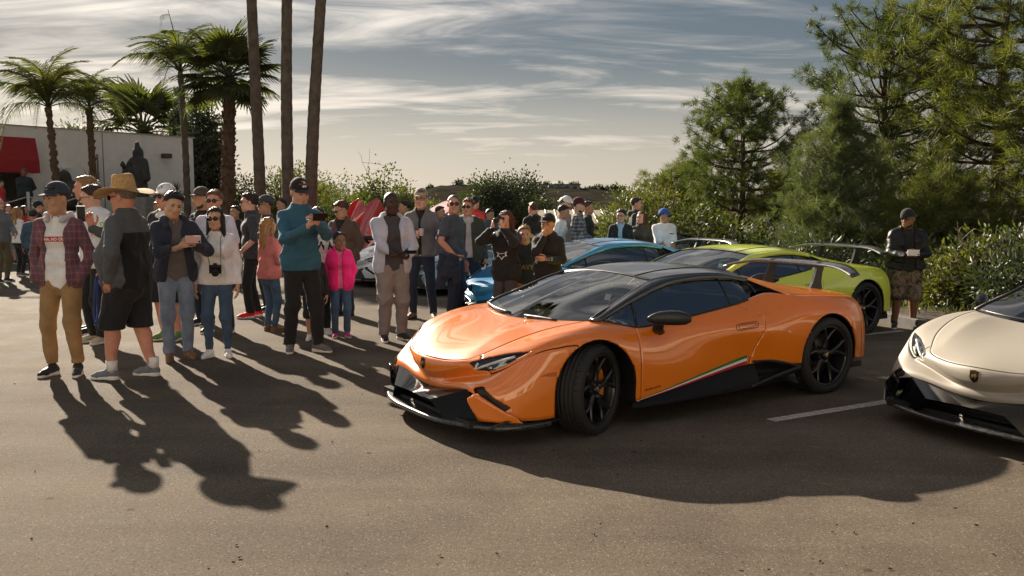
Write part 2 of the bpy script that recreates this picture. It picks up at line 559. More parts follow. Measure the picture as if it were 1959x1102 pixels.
# control net: rows a..f from the lower edge up to the hood cut / belt / hip crest
ST = [
 [(2.205,0,.305),(2.222,0,.335),(2.238,0,.372),(2.268,0,.43),(2.276,0,.495),(2.257,0,.557)],
 [(2.20,.26,.335),(2.205,.27,.37),(2.15,.30,.408),(2.21,.26,.458),(2.228,.25,.495),(2.212,.24,.538)],
 [(2.185,.46,.374),(2.18,.48,.425),(2.085,.505,.466),(2.158,.445,.538),(2.150,.458,.552),(2.138,.465,.566)],
 [(2.19,.67,.368),(2.185,.69,.425),(2.045,.65,.482),(2.105,.548,.540),(2.085,.545,.575),(2.04,.51,.602)],
 [(2.11,.83,.235),(2.11,.835,.40),(1.965,.775,.556),(1.962,.735,.583),(1.945,.68,.630),(1.90,.60,.675)],
 [(1.955,.905,.178),(1.945,.912,.42),(1.825,.866,.657),(1.815,.84,.680),(1.79,.755,.712),(1.74,.645,.728)],
 [(1.70,.93,.176),(1.67,.935,.45),(1.65,.915,.688),(1.64,.88,.725),(1.625,.80,.757),(1.57,.685,.772)],
 [(1.50,.935,.2),(1.50,.948,.5),(1.48,.935,.71),(1.475,.89,.757),(1.46,.82,.786),(1.42,.715,.797)],
 [(1.31,.935,.2),(1.31,.952,.5),(1.31,.94,.725),(1.31,.895,.776),(1.30,.83,.802),(1.25,.74,.818)],
 [(1.10,.935,.2),(1.10,.95,.48),(1.10,.935,.68),(1.10,.89,.752),(1.10,.835,.79),(1.10,.765,.818)],
 [(.93,.93,.205),(.93,.945,.40),(.93,.935,.57),(.92,.90,.69),(.90,.86,.738),(.88,.825,.757)],
 [(.60,.925,.245),(.60,.93,.39),(.60,.915,.52),(.60,.885,.64),(.60,.862,.71),(.60,.824,.762)],
 [(.20,.912,.30),(.20,.915,.41),(.20,.908,.53),(.20,.912,.65),(.20,.878,.755),(.20,.817,.812)],
 [(-.20,.895,.358),(-.20,.895,.44),(-.20,.905,.55),(-.20,.942,.66),(-.20,.895,.775),(-.22,.80,.862)],
 [(-.50,.90,.362),(-.50,.915,.47),(-.50,.945,.575),(-.50,.957,.66),(-.50,.912,.748),(-.47,.765,.90)],
 [(-.68,.93,.335),(-.68,.94,.465),(-.68,.957,.585),(-.68,.952,.70),(-.68,.905,.802),(-.69,.725,.945)],
 [(-.86,.945,.312),(-.86,.955,.46),(-.86,.962,.60),(-.86,.945,.75),(-.86,.90,.845),(-.87,.856,.905)],
 [(-1.10,.955,.3),(-1.10,.962,.48),(-1.10,.965,.62),(-1.10,.948,.75),(-1.10,.905,.835),(-1.10,.848,.892)],
 [(-1.35,.95,.3),(-1.35,.96,.48),(-1.35,.963,.63),(-1.35,.945,.75),(-1.35,.90,.825),(-1.35,.838,.876)],
 [(-1.60,.945,.3),(-1.60,.952,.48),(-1.60,.952,.62),(-1.60,.93,.735),(-1.60,.885,.807),(-1.60,.82,.857)],
 [(-1.80,.925,.26),(-1.80,.935,.45),(-1.80,.925,.61),(-1.80,.895,.72),(-1.80,.85,.79),(-1.79,.785,.840)],
 [(-1.98,.85,.28),(-1.97,.86,.45),(-1.955,.855,.60),(-1.94,.83,.70),(-1.92,.80,.775),(-1.90,.72,.828)],
 [(-2.10,.60,.31),(-2.10,.60,.46),(-2.09,.60,.60),(-2.08,.58,.71),(-2.06,.55,.79),(-2.03,.50,.835)],
 [(-2.15,.30,.33),(-2.15,.30,.46),(-2.14,.30,.60),(-2.13,.30,.71),(-2.11,.30,.80),(-2.08,.28,.842)],
 [(-2.17,0,.33),(-2.17,0,.46),(-2.16,0,.60),(-2.15,0,.71),(-2.13,0,.80),(-2.10,0,.845)],
]
HOOD = [  # centre, inner, crease columns, rear of the front edge
 [(2.16,0,.602),(2.125,.22,.602),(2.05,.425,.624)],
 [(2.00,0,.658),(1.985,.22,.66),(1.91,.43,.700)],
 [(1.85,0,.704),(1.83,.22,.708),(1.77,.44,.757)],
 [(1.70,0,.738),(1.68,.22,.744),(1.62,.455,.798)],
 [(1.58,0,.763),(1.56,.22,.768),(1.49,.47,.808)],
 [(1.445,0,.785),(1.42,.22,.79),(1.35,.47,.804)],
]
DECK = [  # g, h, i columns from the roof end to the tail
 [(-.60,.585,1.04),(-.60,.36,1.10),(-.60,0,1.112)],
 [(-.82,.66,.985),(-.82,.36,1.05),(-.82,0,1.06)],
 [(-1.10,.64,.945),(-1.10,.36,.985),(-1.10,0,.995)],
 [(-1.35,.62,.912),(-1.35,.36,.935),(-1.35,0,.94)],
 [(-1.60,.60,.882),(-1.60,.36,.898),(-1.60,0,.903)],
 [(-1.82,.58,.858),(-1.85,.36,.872),(-1.86,0,.877)],
 [(-1.96,.52,.843),(-2.0,.32,.853),(-2.02,0,.858)],
]


def car_shell(level=3):
    V, idx = [], {}

    def put(p):
        k = (round(p[0], 4), round(p[1], 4), round(p[2], 4))
        if k not in idx: idx[k] = len(V); V.append(p)
        return idx[k]
    Fc, M, CR = [], [], {}

    def face(m, *p):
        ids = []
        for q in p:
            i = put(q)
            if i not in ids: ids.append(i)
        Fc.append(tuple(ids)); M.append(m)

    def crease(p, q, w): CR[tuple(sorted((put(p), put(q))))] = w
    for s in (1, -1):
        def Q(p): return (p[0], p[1] * s, p[2])

        def fc(m, *p):
            p = [Q(q) for q in p]
            face(m, *(p if s == 1 else p[::-1]))
        for i in range(len(ST) - 1):
            for k in range(5):
                if i < 3: m = 1
                elif i < 7 and k < 2: m = 1
                elif i >= 20: m = 4
                else: m = 2
                if i in (13, 14, 15) and k == 4: m = 5
                fc(m, ST[i][k], ST[i + 1][k], ST[i + 1][k + 1], ST[i][k + 1])
        for j in range(5):
            A, B = HOOD[j], HOOD[j + 1]
            fc(0, A[0], A[1], B[1], B[0]); fc(0, A[1], A[2], B[2], B[1])
            fc(0, A[2], ST[3 + j][5], ST[4 + j][5], B[2])
        A = HOOD[0]
        fc(0, ST[0][5], ST[1][5], A[1], A[0]); fc(0, ST[1][5], ST[2][5], A[2], A[1]); fc(0, ST[2][5], ST[3][5], A[2])
        for j in range(len(DECK) - 1):
            A, B = DECK[j], DECK[j + 1]
            fc(3, A[0], B[0], B[1], A[1]); fc(3, A[1], B[1], B[2], A[2])
            if j == 0: fc(3, A[0], ST[16][5], B[0])
            else: fc(3, ST[15 + j][5], ST[16 + j][5], B[0], A[0])
        B = DECK[-1]
        fc(3, ST[21][5], ST[22][5], B[0]); fc(3, B[0], ST[22][5], ST[23][5], B[1]); fc(3, B[1], ST[23][5], ST[24][5], B[2])
        for i in range(0, 7): crease(Q(ST[i][2]), Q(ST[i + 1][2]), [1, 1, 1, 1, 1, .8, .4][i])
        for i in range(0, 4): crease(Q(ST[i][3]), Q(ST[i + 1][3]), [.5, 1, 1, .8][i])
        for i in range(0, 3): crease(Q(ST[i][5]), Q(ST[i + 1][5]), .35)
        for i in range(13, 16): crease(Q(ST[i][4]), Q(ST[i + 1][4]), 1.0)
        for i in range(16, 21): crease(Q(ST[i][5]), Q(ST[i + 1][5]), .3)
        for i in range(21, 24): crease(Q(ST[i][5]), Q(ST[i + 1][5]), .8)
        for j in range(5): crease(Q(HOOD[j][2]), Q(HOOD[j + 1][2]), 1.0)
    return subsurf(V, Fc, M, CR, level)


DOOR_POLY = [(.885, .70), (.862, .90), (-.20, .93), (-.245, .868), (-.30, .845), (-.481, .748), (-.452, .64), (-.36, .48), (-.31, .30), (-.3, .1), (.89, .1)]


def wheel_meshes(r, w):
    """Tyre, rim, rotor and cap lying round the Y axis, outer face at +Y."""
    h = w / 2
    prof = [(r * .765, -h * .80), (r * .80, -h * .96), (r * .88, -h), (r * .955, -h * .93), (r * .988, -h * .78), (r, -h * .55)]
    for g in (-.42, -.14, .14, .42):
        prof += [(r, h * (g - .045)), (r * .978, h * (g - .03)), (r * .978, h * (g + .03)), (r, h * (g + .045))]
    prof += [(r, h * .55), (r * .988, h * .78), (r * .955, h * .93), (r * .88, h), (r * .80, h * .96), (r * .765, h * .80)]
    v, f = lathe_vf(prof, 72, 'Y')
    tyre = (v, f)
    # sipes across the shoulders
    mb = MB()
    for i in range(44):
        a = 2 * PI * i / 44
        for sy in (-1, 1):
            p = [(r * 1.0012 * math.cos(a + sy * .03 * k), h * sy * (.58 + .2 * k), r * 1.0012 * (1 - .006 * k) * math.sin(a + sy * .03 * k)) for k in (0, 1)]
            mb.tube(p, .0035, 4)
    sip = mb.arr()
    R = r * .765
    rim = MB()
    rp = [(R, -h * .80), (R * .93, -h * .7), (R * .90, 0), (R * .92, h * .55), (R * .955, h * .72), (R * .955, h * .84), (R * 1.02, h * .86), (R * 1.03, h * .78)]
    v, f = lathe_vf(rp, 64, 'Y'); rim.add(v, f)
    for i in range(5):
        a0 = PI / 2 + .1 + i * 2 * PI / 5

        def pt(rad, da, y): return (rad * math.cos(a0 + da), y, rad * math.sin(a0 + da))
        for da in (-.30, .30):
            pts = [pt(R * .18, da * .10, h * .50), pt(R * .36, da * .12, h * .52), pt(R * .56, da * .25, h * .58), pt(R * .78, da * .66, h * .68), pt(R * .985, da, h * .78)]
            rim.tube(crom(pts, 9), np.linspace(.026, .013, 9), 6)
    v, f = lathe_vf([(R * .26, h * .1), (R * .26, h * .5), (R * .2, h * .58), (R * .12, h * .6)], 24, 'Y'); rim.add(v, f)
    cap = MB()
    v, f = lathe_vf([(R * .135, h * .55), (R * .135, h * .70), (R * .11, h * .73), (0.001, h * .735)], 20, 'Y'); cap.add(v, f, 0)
    v, f = lathe_vf([(R * .075, h * .738), (R * .06, h * .75), (0.001, h * .752)], 10, 'Y'); cap.add(v, f, 1)
    v, f = lathe_vf([(R * .28, -h * .25), (R * .74, -h * .25), (R * .74, -h * .02), (R * .28, -h * .02)], 40, 'Y')
    rotor = (v, f)
    cal = MB()
    for k in np.linspace(-.55, .55, 7):
        pass
    ang = np.linspace(-.5, .5, 9)
    for (r0, r1, y0, y1) in ((R * .60, R * .86, -h * .34, h * .20),):
        pv = []
        for a in ang:
            for (rr, yy) in ((r0, y0), (r1, y0), (r1, y1), (r0, y1)): pv.append((rr * math.cos(a), yy, rr * math.sin(a)))
        n = len(ang)
        pf = [(i * 4 + j, i * 4 + (j + 1) % 4, (i + 1) * 4 + (j + 1) % 4, (i + 1) * 4 + j) for i in range(n - 1) for j in range(4)] + [(3, 2, 1, 0), (n * 4 - 4, n * 4 - 3, n * 4 - 2, n * 4 - 1)]
        cal.add(pv, pf)
    return tyre, sip, rim.arr(), cap.arr(), rotor, cal.arr()


def text_vf(body, size, font_shear=0.0, extrude=0.0, bold=0.0):
    cu = bpy.data.curves.new('t', 'FONT'); cu.body = body; cu.size = size; cu.shear = font_shear
    cu.align_x = 'CENTER'; cu.align_y = 'CENTER'; cu.offset = bold; cu.resolution_u = 3
    o = bpy.data.objects.new('t', cu); COL.objects.link(o)
    me = o.evaluated_get(bpy.context.evaluated_depsgraph_get()).to_mesh()
    v = np.array([tuple(p.co) for p in me.vertices]).reshape(-1, 3); f = [tuple(p.vertices) for p in me.polygons]
    bpy.data.objects.remove(o); bpy.data.curves.remove(cu)
    return v, f


def drape(bvh, uv, f, o, u, w, n, lift=0.004, reach=0.6):
    """Lay a flat 2D mesh (uv) onto a surface along direction n; o origin, u and w the axes."""
    o, u, w, n = [np.asarray(q, float) for q in (o, u, w, n)]
    out = []; last = None
    for a, b in np.asarray(uv)[:, :2]:
        p = o + u * a + w * b
        loc, nor, i, d = bvh.ray_cast(Vector(p - n * reach * .5), Vector(n), reach)
        if loc is None: loc = Vector(p if last is None else p - n * ((p - last) @ n))
        q = np.array(loc) - n * lift
        last = q; out.append(q)
    return np.array(out), f


def thicken(o, t, off=-1.0):
    m = o.modifiers.new('thickness', 'SOLIDIFY'); m.thickness = t; m.offset = off
    return o


CAR_LABELS = {}


def make_car():
    root = empty('sports_car')
    P = paint('paint_orange', (0.80, 0.195, 0.005), rough=0.35, flake=0.2, coat=.85, coatr=.008)
    V, Fc, M = car_shell(3)
    cen = np.array([V[list(q)].mean(0) for q in Fc])
    left = cen[:, 1] > 0
    painted, roofed = [], []

    def add(name, v, f, m, gap=.004, thick=.012, parent=root, keep=painted):
        v = np.asarray(v)
        if gap: v = inset_edge(v, f, gap)
        o = obj(name, v, f, m, parent)
        if thick: thicken(o, thick)
        if keep is not None and m is P: keep.append(o)
        return o

    def arch(v):
        d1 = np.hypot(v[:, 0] - 1.31, v[:, 2] - .335) - .372
        d2 = np.hypot(v[:, 0] + 1.31, v[:, 2] - .345) - .378
        d1 = np.where((v[:, 2] < .335) & (np.abs(v[:, 0] - 1.31) < .5), np.abs(v[:, 0] - 1.31) - .372, d1)
        d2 = np.where((v[:, 2] < .345) & (np.abs(v[:, 0] + 1.31) < .5), np.abs(v[:, 0] + 1.31) - .378, d2)
        return np.minimum(d1, d2)
    # headlight outline, seen along the lamp's own axis
    hn = np.array([.80, .50, .33]); hn /= np.linalg.norm(hn)
    hu = np.array([-.53, .848, 0]); hu -= hn * hu.dot(hn); hu /= np.linalg.norm(hu); hw = np.cross(hn, hu)
    HP = np.array([(2.135, .488, .562), (2.125, .552, .510), (2.03, .675, .520), (1.965, .742, .566), (1.83, .845, .668), (1.93, .700, .640), (2.05, .56, .592)])
    HL2 = np.stack([HP @ hu, HP @ hw], 1)

    def hl_d(v):
        v2 = v * np.sign(np.where(v[:, 1:2] == 0, 1, v[:, 1:2])) ** np.array([[0, 1, 0]])
        v2 = np.stack([v[:, 0], np.abs(v[:, 1]), v[:, 2]], 1)
        return poly_sdf(np.stack([v2 @ hu, v2 @ hw], 1), HL2) - 10 * ((v[:, 0] < 1.7) | (v[:, 2] > .72))
    # hood
    v, f = sub(V, Fc, M == 0)
    v, f = clip(v, f, -hl_d(v)); add('hood', v, f, P)
    v, f = sub(V, Fc, M == 3); deck = add('engine_cover', v, f, P)
    # front bumper with side intakes cut out
    v, f = sub(V, Fc, M == 1); v, f = clip(v, f, arch(v)); v, f = clip(v, f, -hl_d(v))
    yz = np.stack([np.abs(v[:, 1]), v[:, 2]], 1)
    v, f = clip(v, f, np.where(v[:, 0] > 1.8, -poly_sdf(yz, [(.63, .405), (.70, .425), (.872, .292), (.842, .250), (.72, .340), (.62, .38)]), 1))
    bump = add('front_bumper', v, f, P)
    v, f = sub(V, Fc, M == 4); v, f = clip(v, f, arch(v)); add('rear_bumper', v, f, P)
    # sides
    vs, fs = sub(V, Fc, ((M == 2) | (M == 5)) & left); vs, fs = clip(vs, fs, arch(vs)); vs, fs = clip(vs, fs, -hl_d(vs))
    dd = poly_sdf(vs[:, [0, 2]], DOOR_POLY)
    vd, fd = clip(vs, fs, dd)
    vr, fr = clip(vs, fs, -dd)
    rc = np.array([vr[list(q)].mean(0) for q in fr])
    parts = {'door': (vd, fd), 'front_fender': sub(vr, fr, rc[:, 0] > .3), 'rear_quarter': sub(vr, fr, rc[:, 0] <= .3)}
    doors = []
    for nm, (v, f) in parts.items():
        for s in (1, -1):
            vv, ff = (v, f) if s == 1 else mir(v, f)
            o = add(nm, vv, ff, P)
            if nm == 'door': doors.append(o)
    # dark shell under the panels
    me_n = make_mesh('t', V, Fc, P); nor = np.array([tuple(p.normal) for p in me_n.vertices]); bpy.data.meshes.remove(me_n)
    Vi = V - nor * .022
    vi, fi = clip(Vi, Fc, np.where(np.abs(Vi[:, 1]) > .45, arch(Vi) + .004, 1))
    vi, fi = clip(vi, fi, -(hl_d(vi) + .004))
    obj('inner_shell', vi, fi, MATS['car_black'], root)
    # headlights
    keep = (M == 1) | (M == 2) | (M == 0)
    v, f = sub(V, Fc, keep & left); v, f = clip(v, f, hl_d(v))
    for s in (1, -1):
        vv, ff = (v, f) if s == 1 else mir(v, f)
        hs = hn * [1, s, 1]
        o = obj('headlight', vv - hs * .035, ff, MATS['headlight_inner'], root)
        c = obj('cover', inset_edge(vv - hs * .003, ff, .002), ff, MATS['lens_glass'], o)
        c0 = HP.mean(0)
        b = MB()
        hu_, hw_ = hu * [1, s, 1], hw * [1, s, 1]
        o0 = np.array([2.055, .605, .548]) * [1, s, 1]

        def hp(a, bb, d=-.012): return o0 + hu_ * a + hw_ * bb + hs * d
        hbv = BVHTree.FromPolygons([tuple(p) for p in vv], ff)
        for (pa, pb, wd) in (((2.11, .545, .522), (1.93, .765, .628), .010), ((2.115, .535, .520), (2.095, .545, .560), .010), ((2.02, .675, .530), (1.965, .715, .595), .009), ((2.03, .655, .526), (1.97, .735, .572), .007)):
            pts = []
            for t_ in np.linspace(0, 1, 7):
                q = (np.array(pa) * (1 - t_) + np.array(pb) * t_) * [1, s, 1]
                loc, n_, i_, d_ = hbv.ray_cast(Vector(q + hs * .2), Vector(-hs), .5)
                pts.append(np.array(loc) - hs * .012 if loc else q - hs * .012)
            b.tube(pts, wd, 6)
        b.build('light_bar', MATS['daylight_bar'], o, smooth=True)
        b = MB()
        for (a, bb, r) in ((.02, -.012, .02), (.09, .03, .017)):
            lv, lf = lathe_vf([(.001, .012), (r * .7, .009), (r, 0), (r * 1.15, -.012)], 16)
            R = np.stack([hu_, hw_ * s if False else np.cross(hs, hu_), hs], 1)
            b.add(lv @ R.T + hp(a, bb, -.03), lf)
        b.build('projector', MATS['chrome'], o, smooth=True)
    # greenhouse
    ws = [[(.53, 0, 1.118), (.525, .3, 1.107), (.498, .595, 1.075)], [(.78, 0, 1.048), (.765, .31, 1.04), (.69, .632, 1.02)], [(1.10, 0, .938), (1.065, .32, .933), (.95, .678, .922)], [(1.30, 0, .855), (1.25, .31, .858), (1.12, .71, .866)], [(1.437, 0, .789), (1.392, .31, .797), (1.225, .728, .82)]]
    g = patch(ws, 14, 20); v, f = grid_vf(g); vm, fm2 = mir(v, f)
    b = MB(); b.add(v, f); b.add(vm, fm2)
    v, f, _ = b.arr()
    wsh = obj('windshield', v, f, MATS['tinted_glass'], root)
    wd = wsh.modifiers.new('weld', 'WELD'); wd.merge_threshold = .001
    # black printed border round the windscreen
    b = MB()
    edge = crom([p[-1] for p in ws], 20); b.tube(edge, .012, 6)
    b.tube(edge * [1, -1, 1], .012, 6)
    top = crom(ws[0], 12); b.tube(np.vstack([top[::-1] * [1, -1, 1], top[1:]]), .008, 6)
    b.build('windshield_seal', MATS['black_satin'], wsh, smooth=True)
    b = MB(); base = crom(ws[-1], 12); bl = np.vstack([base[::-1] * [1, -1, 1], base[1:]])
    gv = np.stack([bl + [-.005, 0, -.012], bl + [-.07, 0, .022]], 0); v, f = grid_vf(gv); b.add(v, f)
    b.build('cowl', MATS['black_satin'], root, smooth=True)
    rf = [[(.53, 0, 1.118), (.522, .3, 1.109), (.508, .47, 1.094), (.498, .595, 1.075)], [(.30, 0, 1.152), (.30, .3, 1.142), (.30, .47, 1.124), (.30, .60, 1.096)], [(0, 0, 1.166), (0, .3, 1.157), (0, .47, 1.138), (0, .607, 1.106)], [(-.30, 0, 1.158), (-.30, .3, 1.148), (-.30, .46, 1.129), (-.30, .605, 1.095)], [(-.605, 0, 1.113), (-.605, .3, 1.103), (-.605, .45, 1.084), (-.605, .588, 1.046)]]
    g = patch(rf, 14, 24); v, f = grid_vf(g); vm, fm2 = mir(v, f)
    b = MB(); b.add(v, [q[::-1] for q in f]); b.add(vm, [q[::-1] for q in fm2]); v, f, _ = b.arr()
    RP = paint('paint_roof_black', (0.022, 0.022, 0.023), rough=0.3, coat=0.7, coatr=0.10)
    ro = obj('roof', v, f, RP, root); wd = ro.modifiers.new('weld', 'WELD'); wd.merge_threshold = .001; thicken(ro, .012, 1.0); roofed.append(ro)
    b = MB()
    for s in (1, -1): b.tube(crom([(.515 - .0, .40 * s, 1.105), (.30, .405 * s, 1.1345), (0, .41 * s, 1.149), (-.30, .405 * s, 1.1385), (-.59, .40 * s, 1.096)], 20), .0035, 5)
    b.build('roof_seam', MATS['black_satin'], ro, smooth=True)
    wt = [(1.13, .768, .821), (.92, .726, .893), (.72, .69, .95), (.377, .628, 1.035), (.1, .609, 1.062), (-.186, .603, 1.064), (-.394, .607, 1.045), (-.47, .635, 1.005)]
    wb = [(1.13, .768, .820), (.875, .823, .759), (.684, .821, .762), (.377, .817, .792), (.1, .812, .823), (-.186, .80, .856), (-.36, .787, .884), (-.415, .778, .892)]
    T, B = crom(wt, 60), crom(wb, 60)
    rail_t = crom([(1.225, .735, .82), (.95, .685, .923), (.69, .64, 1.02), (.498, .60, 1.073), (.30, .604, 1.094), (0, .611, 1.104), (-.30, .609, 1.093), (-.605, .592, 1.044)], 60)
    rail_b = crom([(1.15, .772, .815), (.93, .733, .893), (.73, .70, .95), (.377, .641, 1.03), (.1, .622, 1.056), (-.186, .616, 1.058), (-.394, .62, 1.039), (-.56, .63, 1.015)], 60)
    for s in (1, -1):
        g = np.stack([rail_t, (rail_t * .5 + rail_b * .5) + [0, .008, .004], rail_b], 0) * [1, s, 1]
        v, f = grid_vf(g)
        o = obj('roof_rail', v, f if s == -1 else f[:, ::-1], RP, root); thicken(o, .02, 0); roofed.append(o)
        # side glass in three panes
        mid = (T + B) / 2 + [0, .014, 0]
        G3 = np.stack([crom(np.stack([T[i], mid[i], B[i]]), 7) for i in range(60)], 1)
        for (x0, x1) in ((2, .838), (.822, -.186), (-.20, -2)):
            v, f = grid_vf(G3); v, f = clip(v, [tuple(q) for q in f], np.minimum(x0 - v[:, 0] - (v[:, 2] - .85) * .15, v[:, 0] + (v[:, 2] - .85) * .15 - x1))
            v = v * [1, s, 1]
            obj('side_window', v, f if s == -1 else [q[::-1] for q in f], MATS['side_glass'], root)
        b = MB(); b.tube((B + [0, .004, -.004]) * [1, s, 1], .011, 6)
        b.tube((T + [0, .002, .0]) * [1, s, 1], .007, 6)
        for x in (.83, -.193):
            gi = [G3[k][np.argmin(np.abs(G3[k][:, 0] + (G3[k][:, 2] - .85) * .15 - x))] + [0, .002, 0] for k in range(7)]
            b.tube(np.array(gi) * [1, s, 1], .008, 6)
        b.build('window_trim', MATS['black_satin'], root, smooth=True)
        # dark intake behind the side window
        pk = np.array([[(-.415, .772, .892), (-.47, .628, 1.005), (-.60, .575, 1.03), (-.72, .70, .97), (-.865, .835, .905)], [(-.44, .765, .897), (-.53, .57, .99), (-.66, .56, .99), (-.74, .66, .955), (-.85, .80, .905)], [(-.46, .765, .90), (-.55, .70, .93), (-.66, .70, .94), (-.76, .745, .93), (-.855, .835, .900)]])
        g = patch(pk, 14, 8) * [1, s, 1]; v, f = grid_vf(g)
        iv = obj('intake_duct', v, f, MATS['black_satin'], root)
        b = MB(); b.tube(np.array([(-.55, .625, 1.02), (-.60, .665, .965), (-.585, .715, .925)]) * [1, s, 1], [.016, .018, .014], 6, flat=.4)
        b.build('intake_blade', MATS['black_gloss'], iv, smooth=True)
    # front valance, splitter, fins
    tp = np.array([(2.19, 0, .312), (2.18, .27, .34), (2.165, .48, .38), (2.13, .66, .41), (2.02, .82, .36), (1.90, .87, .25)])
    md = np.array([(2.13, 0, .23), (2.13, .27, .235), (2.10, .46, .25), (2.03, .66, .28), (1.96, .78, .25), (1.88, .85, .18)])
    lo = np.array([(2.19, 0, .125), (2.185, .27, .125), (2.13, .48, .13), (2.07, .64, .135), (1.99, .78, .14), (1.89, .86, .145)])
    g = patch([tp, md, lo], 24, 8)
    b = MB(); v, f = grid_vf(g); b.add(v, f); v, f = mir(v, f); b.add(v, f)
    b.build('front_intake', MATS['black_satin'], root, smooth=True)
    b = MB()
    for z in (.165, .20, .235, .27):
        b.tube([(2.20, -.33, z), (2.215, 0, z), (2.20, .33, z)], .006, 5)
    b.build('grille', MATS['car_black'], root, smooth=True)
    # hexagonal surround of the middle intake, standing proud
    hx = np.array([(2.245, .30, .262), (2.25, .33, .255), (2.225, .40, .118)])
    b = MB()
    ring = np.array([(2.31, -.43, .158), (2.352, -.30, .280), (2.36, 0, .288), (2.352, .30, .280), (2.31, .43, .158)])
    inner = ring * [1, .9, 1] + [-.09, 0, 0]; inner[:, 2] = np.where(inner[:, 2] > .2, inner[:, 2] - .02, inner[:, 2] + .01)
    outer = np.array([(2.16, -.70, .165), (2.185, -.56, .382), (2.2, 0, .308), (2.185, .56, .382), (2.16, .70, .165)])
    v, f = grid_vf(np.stack([lin(inner, 33), lin(ring, 33), lin(outer, 33)], 0)); b.add(v, f)
    o = b.build('intake_surround', MATS['black_plastic'], root, smooth=True, angle=25)
    spl = np.array([(2.375, 0), (2.37, .25), (2.335, .45), (2.26, .65), (2.165, .80), (2.05, .895), (1.90, .925), (1.72, .93)])
    s24 = crom(spl, 26); sp = np.vstack([s24[::-1] * [1, -1], s24[1:]])
    n = len(sp); tz = .118 + .0 * sp[:, 0]
    back = sp * [1, .97]; back[:, 0] -= .22
    rows = [np.c_[back, np.full(n, .165)], np.c_[sp - [.015, 0], np.full(n, .160)], np.c_[sp, np.full(n, .152)], np.c_[sp - [.004, 0], np.full(n, .130)], np.c_[back, np.full(n, .120)]]
    v, f = grid_vf(np.array(rows)); o = obj('front_splitter', v, f, MATS['forged_carbon'], root)
    for s in (1, -1):
        b = MB()  # upright end plate of the splitter
        b.add(np.array([(2.17, .81, .145), (1.95, .915, .145), (1.96, .918, .195), (2.07, .89, .205)]) * [1, s, 1], [(0, 1, 2, 3)])
        e = b.build('splitter_fin', MATS['forged_carbon'], root); thicken(e, .012, 0)
        # painted fin beside the intake
        fin = np.array([[(2.19, .70, .378), (2.218, .63, .33), (2.175, .71, .186)], [(2.14, .775, .332), (2.15, .75, .30), (2.12, .79, .187)], [(2.06, .872, .264), (2.055, .875, .245), (2.02, .888, .19)], [(1.98, .905, .215), (1.98, .905, .205), (1.945, .912, .18)]])
        g = patch(fin, 8, 12) * [1, s, 1]; v, f = grid_vf(g)
        o = obj('bumper_fin', v, f if s == -1 else f[:, ::-1], P, root); thicken(o, .02, -1 if s == 1 else -1); painted.append(o)
        # air slots behind the fin
        b = MB(); b.tube(np.array([(2.08, .70, .40), (2.03, .79, .34), (1.975, .865, .28)]) * [1, s, 1], .006, 5)
        b.build('air_slot', MATS['car_black'], root)
    b = MB(); b.tube([(2.29, -.03, .13), (2.335, -.03, .20)], .012, 8); b.tube([(2.335, -.03, .20), (2.32, -.03, .225)], [.018, .012], 8)
    b.build('tow_hook', MATS['chrome'], root, smooth=True)
    # badge: a small shield with a gold rim and a gold animal figure
    bm_ = BVHTree.FromPolygons([tuple(p) for p in V], Fc)
    sh = np.array([(-.042, .045), (0, .052), (.042, .045), (.043, -.005), (.028, -.038), (0, -.055), (-.028, -.038), (-.043, -.005)])
    def fan(p): return np.c_[np.vstack([p, [[0, 0]]]), np.zeros(len(p) + 1)], [(i, (i + 1) % len(p), len(p)) for i in range(len(p))]
    v, f = fan(sh)
    BD = np.array([-.94, 0, -.34]); U_, W_ = (0, 1, 0), (-.34, 0, .94)
    b = MB()
    v = v * .78
    v1, f1 = drape(bm_, v * 1.12, f, (2.27, 0, .495), U_, W_, BD, .002); b.add(v1, f1, 0)
    v1, f1 = drape(bm_, v, f, (2.27, 0, .495), U_, W_, BD, .004); b.add(v1, f1, 1)
    bull = np.array([(-.03, -.012), (-.024, .008), (-.012, .016), (.002, .012), (.014, .02), (.024, .012), (.028, .0), (.02, -.004), (.018, -.02), (.01, -.022), (.008, -.008), (-.008, -.006), (-.012, -.024), (-.02, -.024), (-.022, -.008)])
    v, f = np.c_[bull * .78, np.zeros(len(bull))], [tuple(range(len(bull)))]
    v1, f1 = drape(bm_, v, f, (2.27, 0, .495), U_, W_, BD, .006); b.add(v1, f1, 0)
    b.build('badge', [MATS['gold'], MATS['black_gloss']], root)
    # side skirts and lower intakes
    for s in (1, -1):
        up = crom([(.955, .915, .205), (.60, .905, .243), (.20, .895, .298), (-.20, .878, .355), (-.40, .87, .385)], 24)
        lo_ = crom([(.985, .945, .168), (.60, .95, .165), (.2, .955, .165), (-.20, .96, .175), (-.40, .96, .185)], 24)
        bt = lo_ * [1, .93, 1] - [0, 0, .03]
        g = np.stack([up, up * .4 + lo_ * .6 + [0, .005, 0], lo_, lo_ - [0, 0, .014], bt], 0) * [1, s, 1]
        v, f = grid_vf(g); o = obj('side_skirt', v, f if s == -1 else f[:, ::-1], MATS['skirt_black'], root)
        # blade running up to the rear wheel
        bt_ = np.array([[(-.36, .905, .388), (-.60, .935, .375), (-.905, .957, .302)], [(-.36, .90, .372), (-.58, .925, .352), (-.905, .95, .272)]])
        bl_ = np.array([[(-.30, .955, .195), (-.62, .96, .262), (-.905, .96, .302)], [(-.30, .95, .165), (-.62, .955, .215), (-.905, .955, .262)]])
        b = MB()
        for q in (bt_, bl_):
            v, f = grid_vf(patch(q, 14, 3) * [1, s, 1]); b.add(v, f)
        e = b.build('intake_frame', MATS['black_satin'], root, smooth=True); thicken(e, .012, 0)
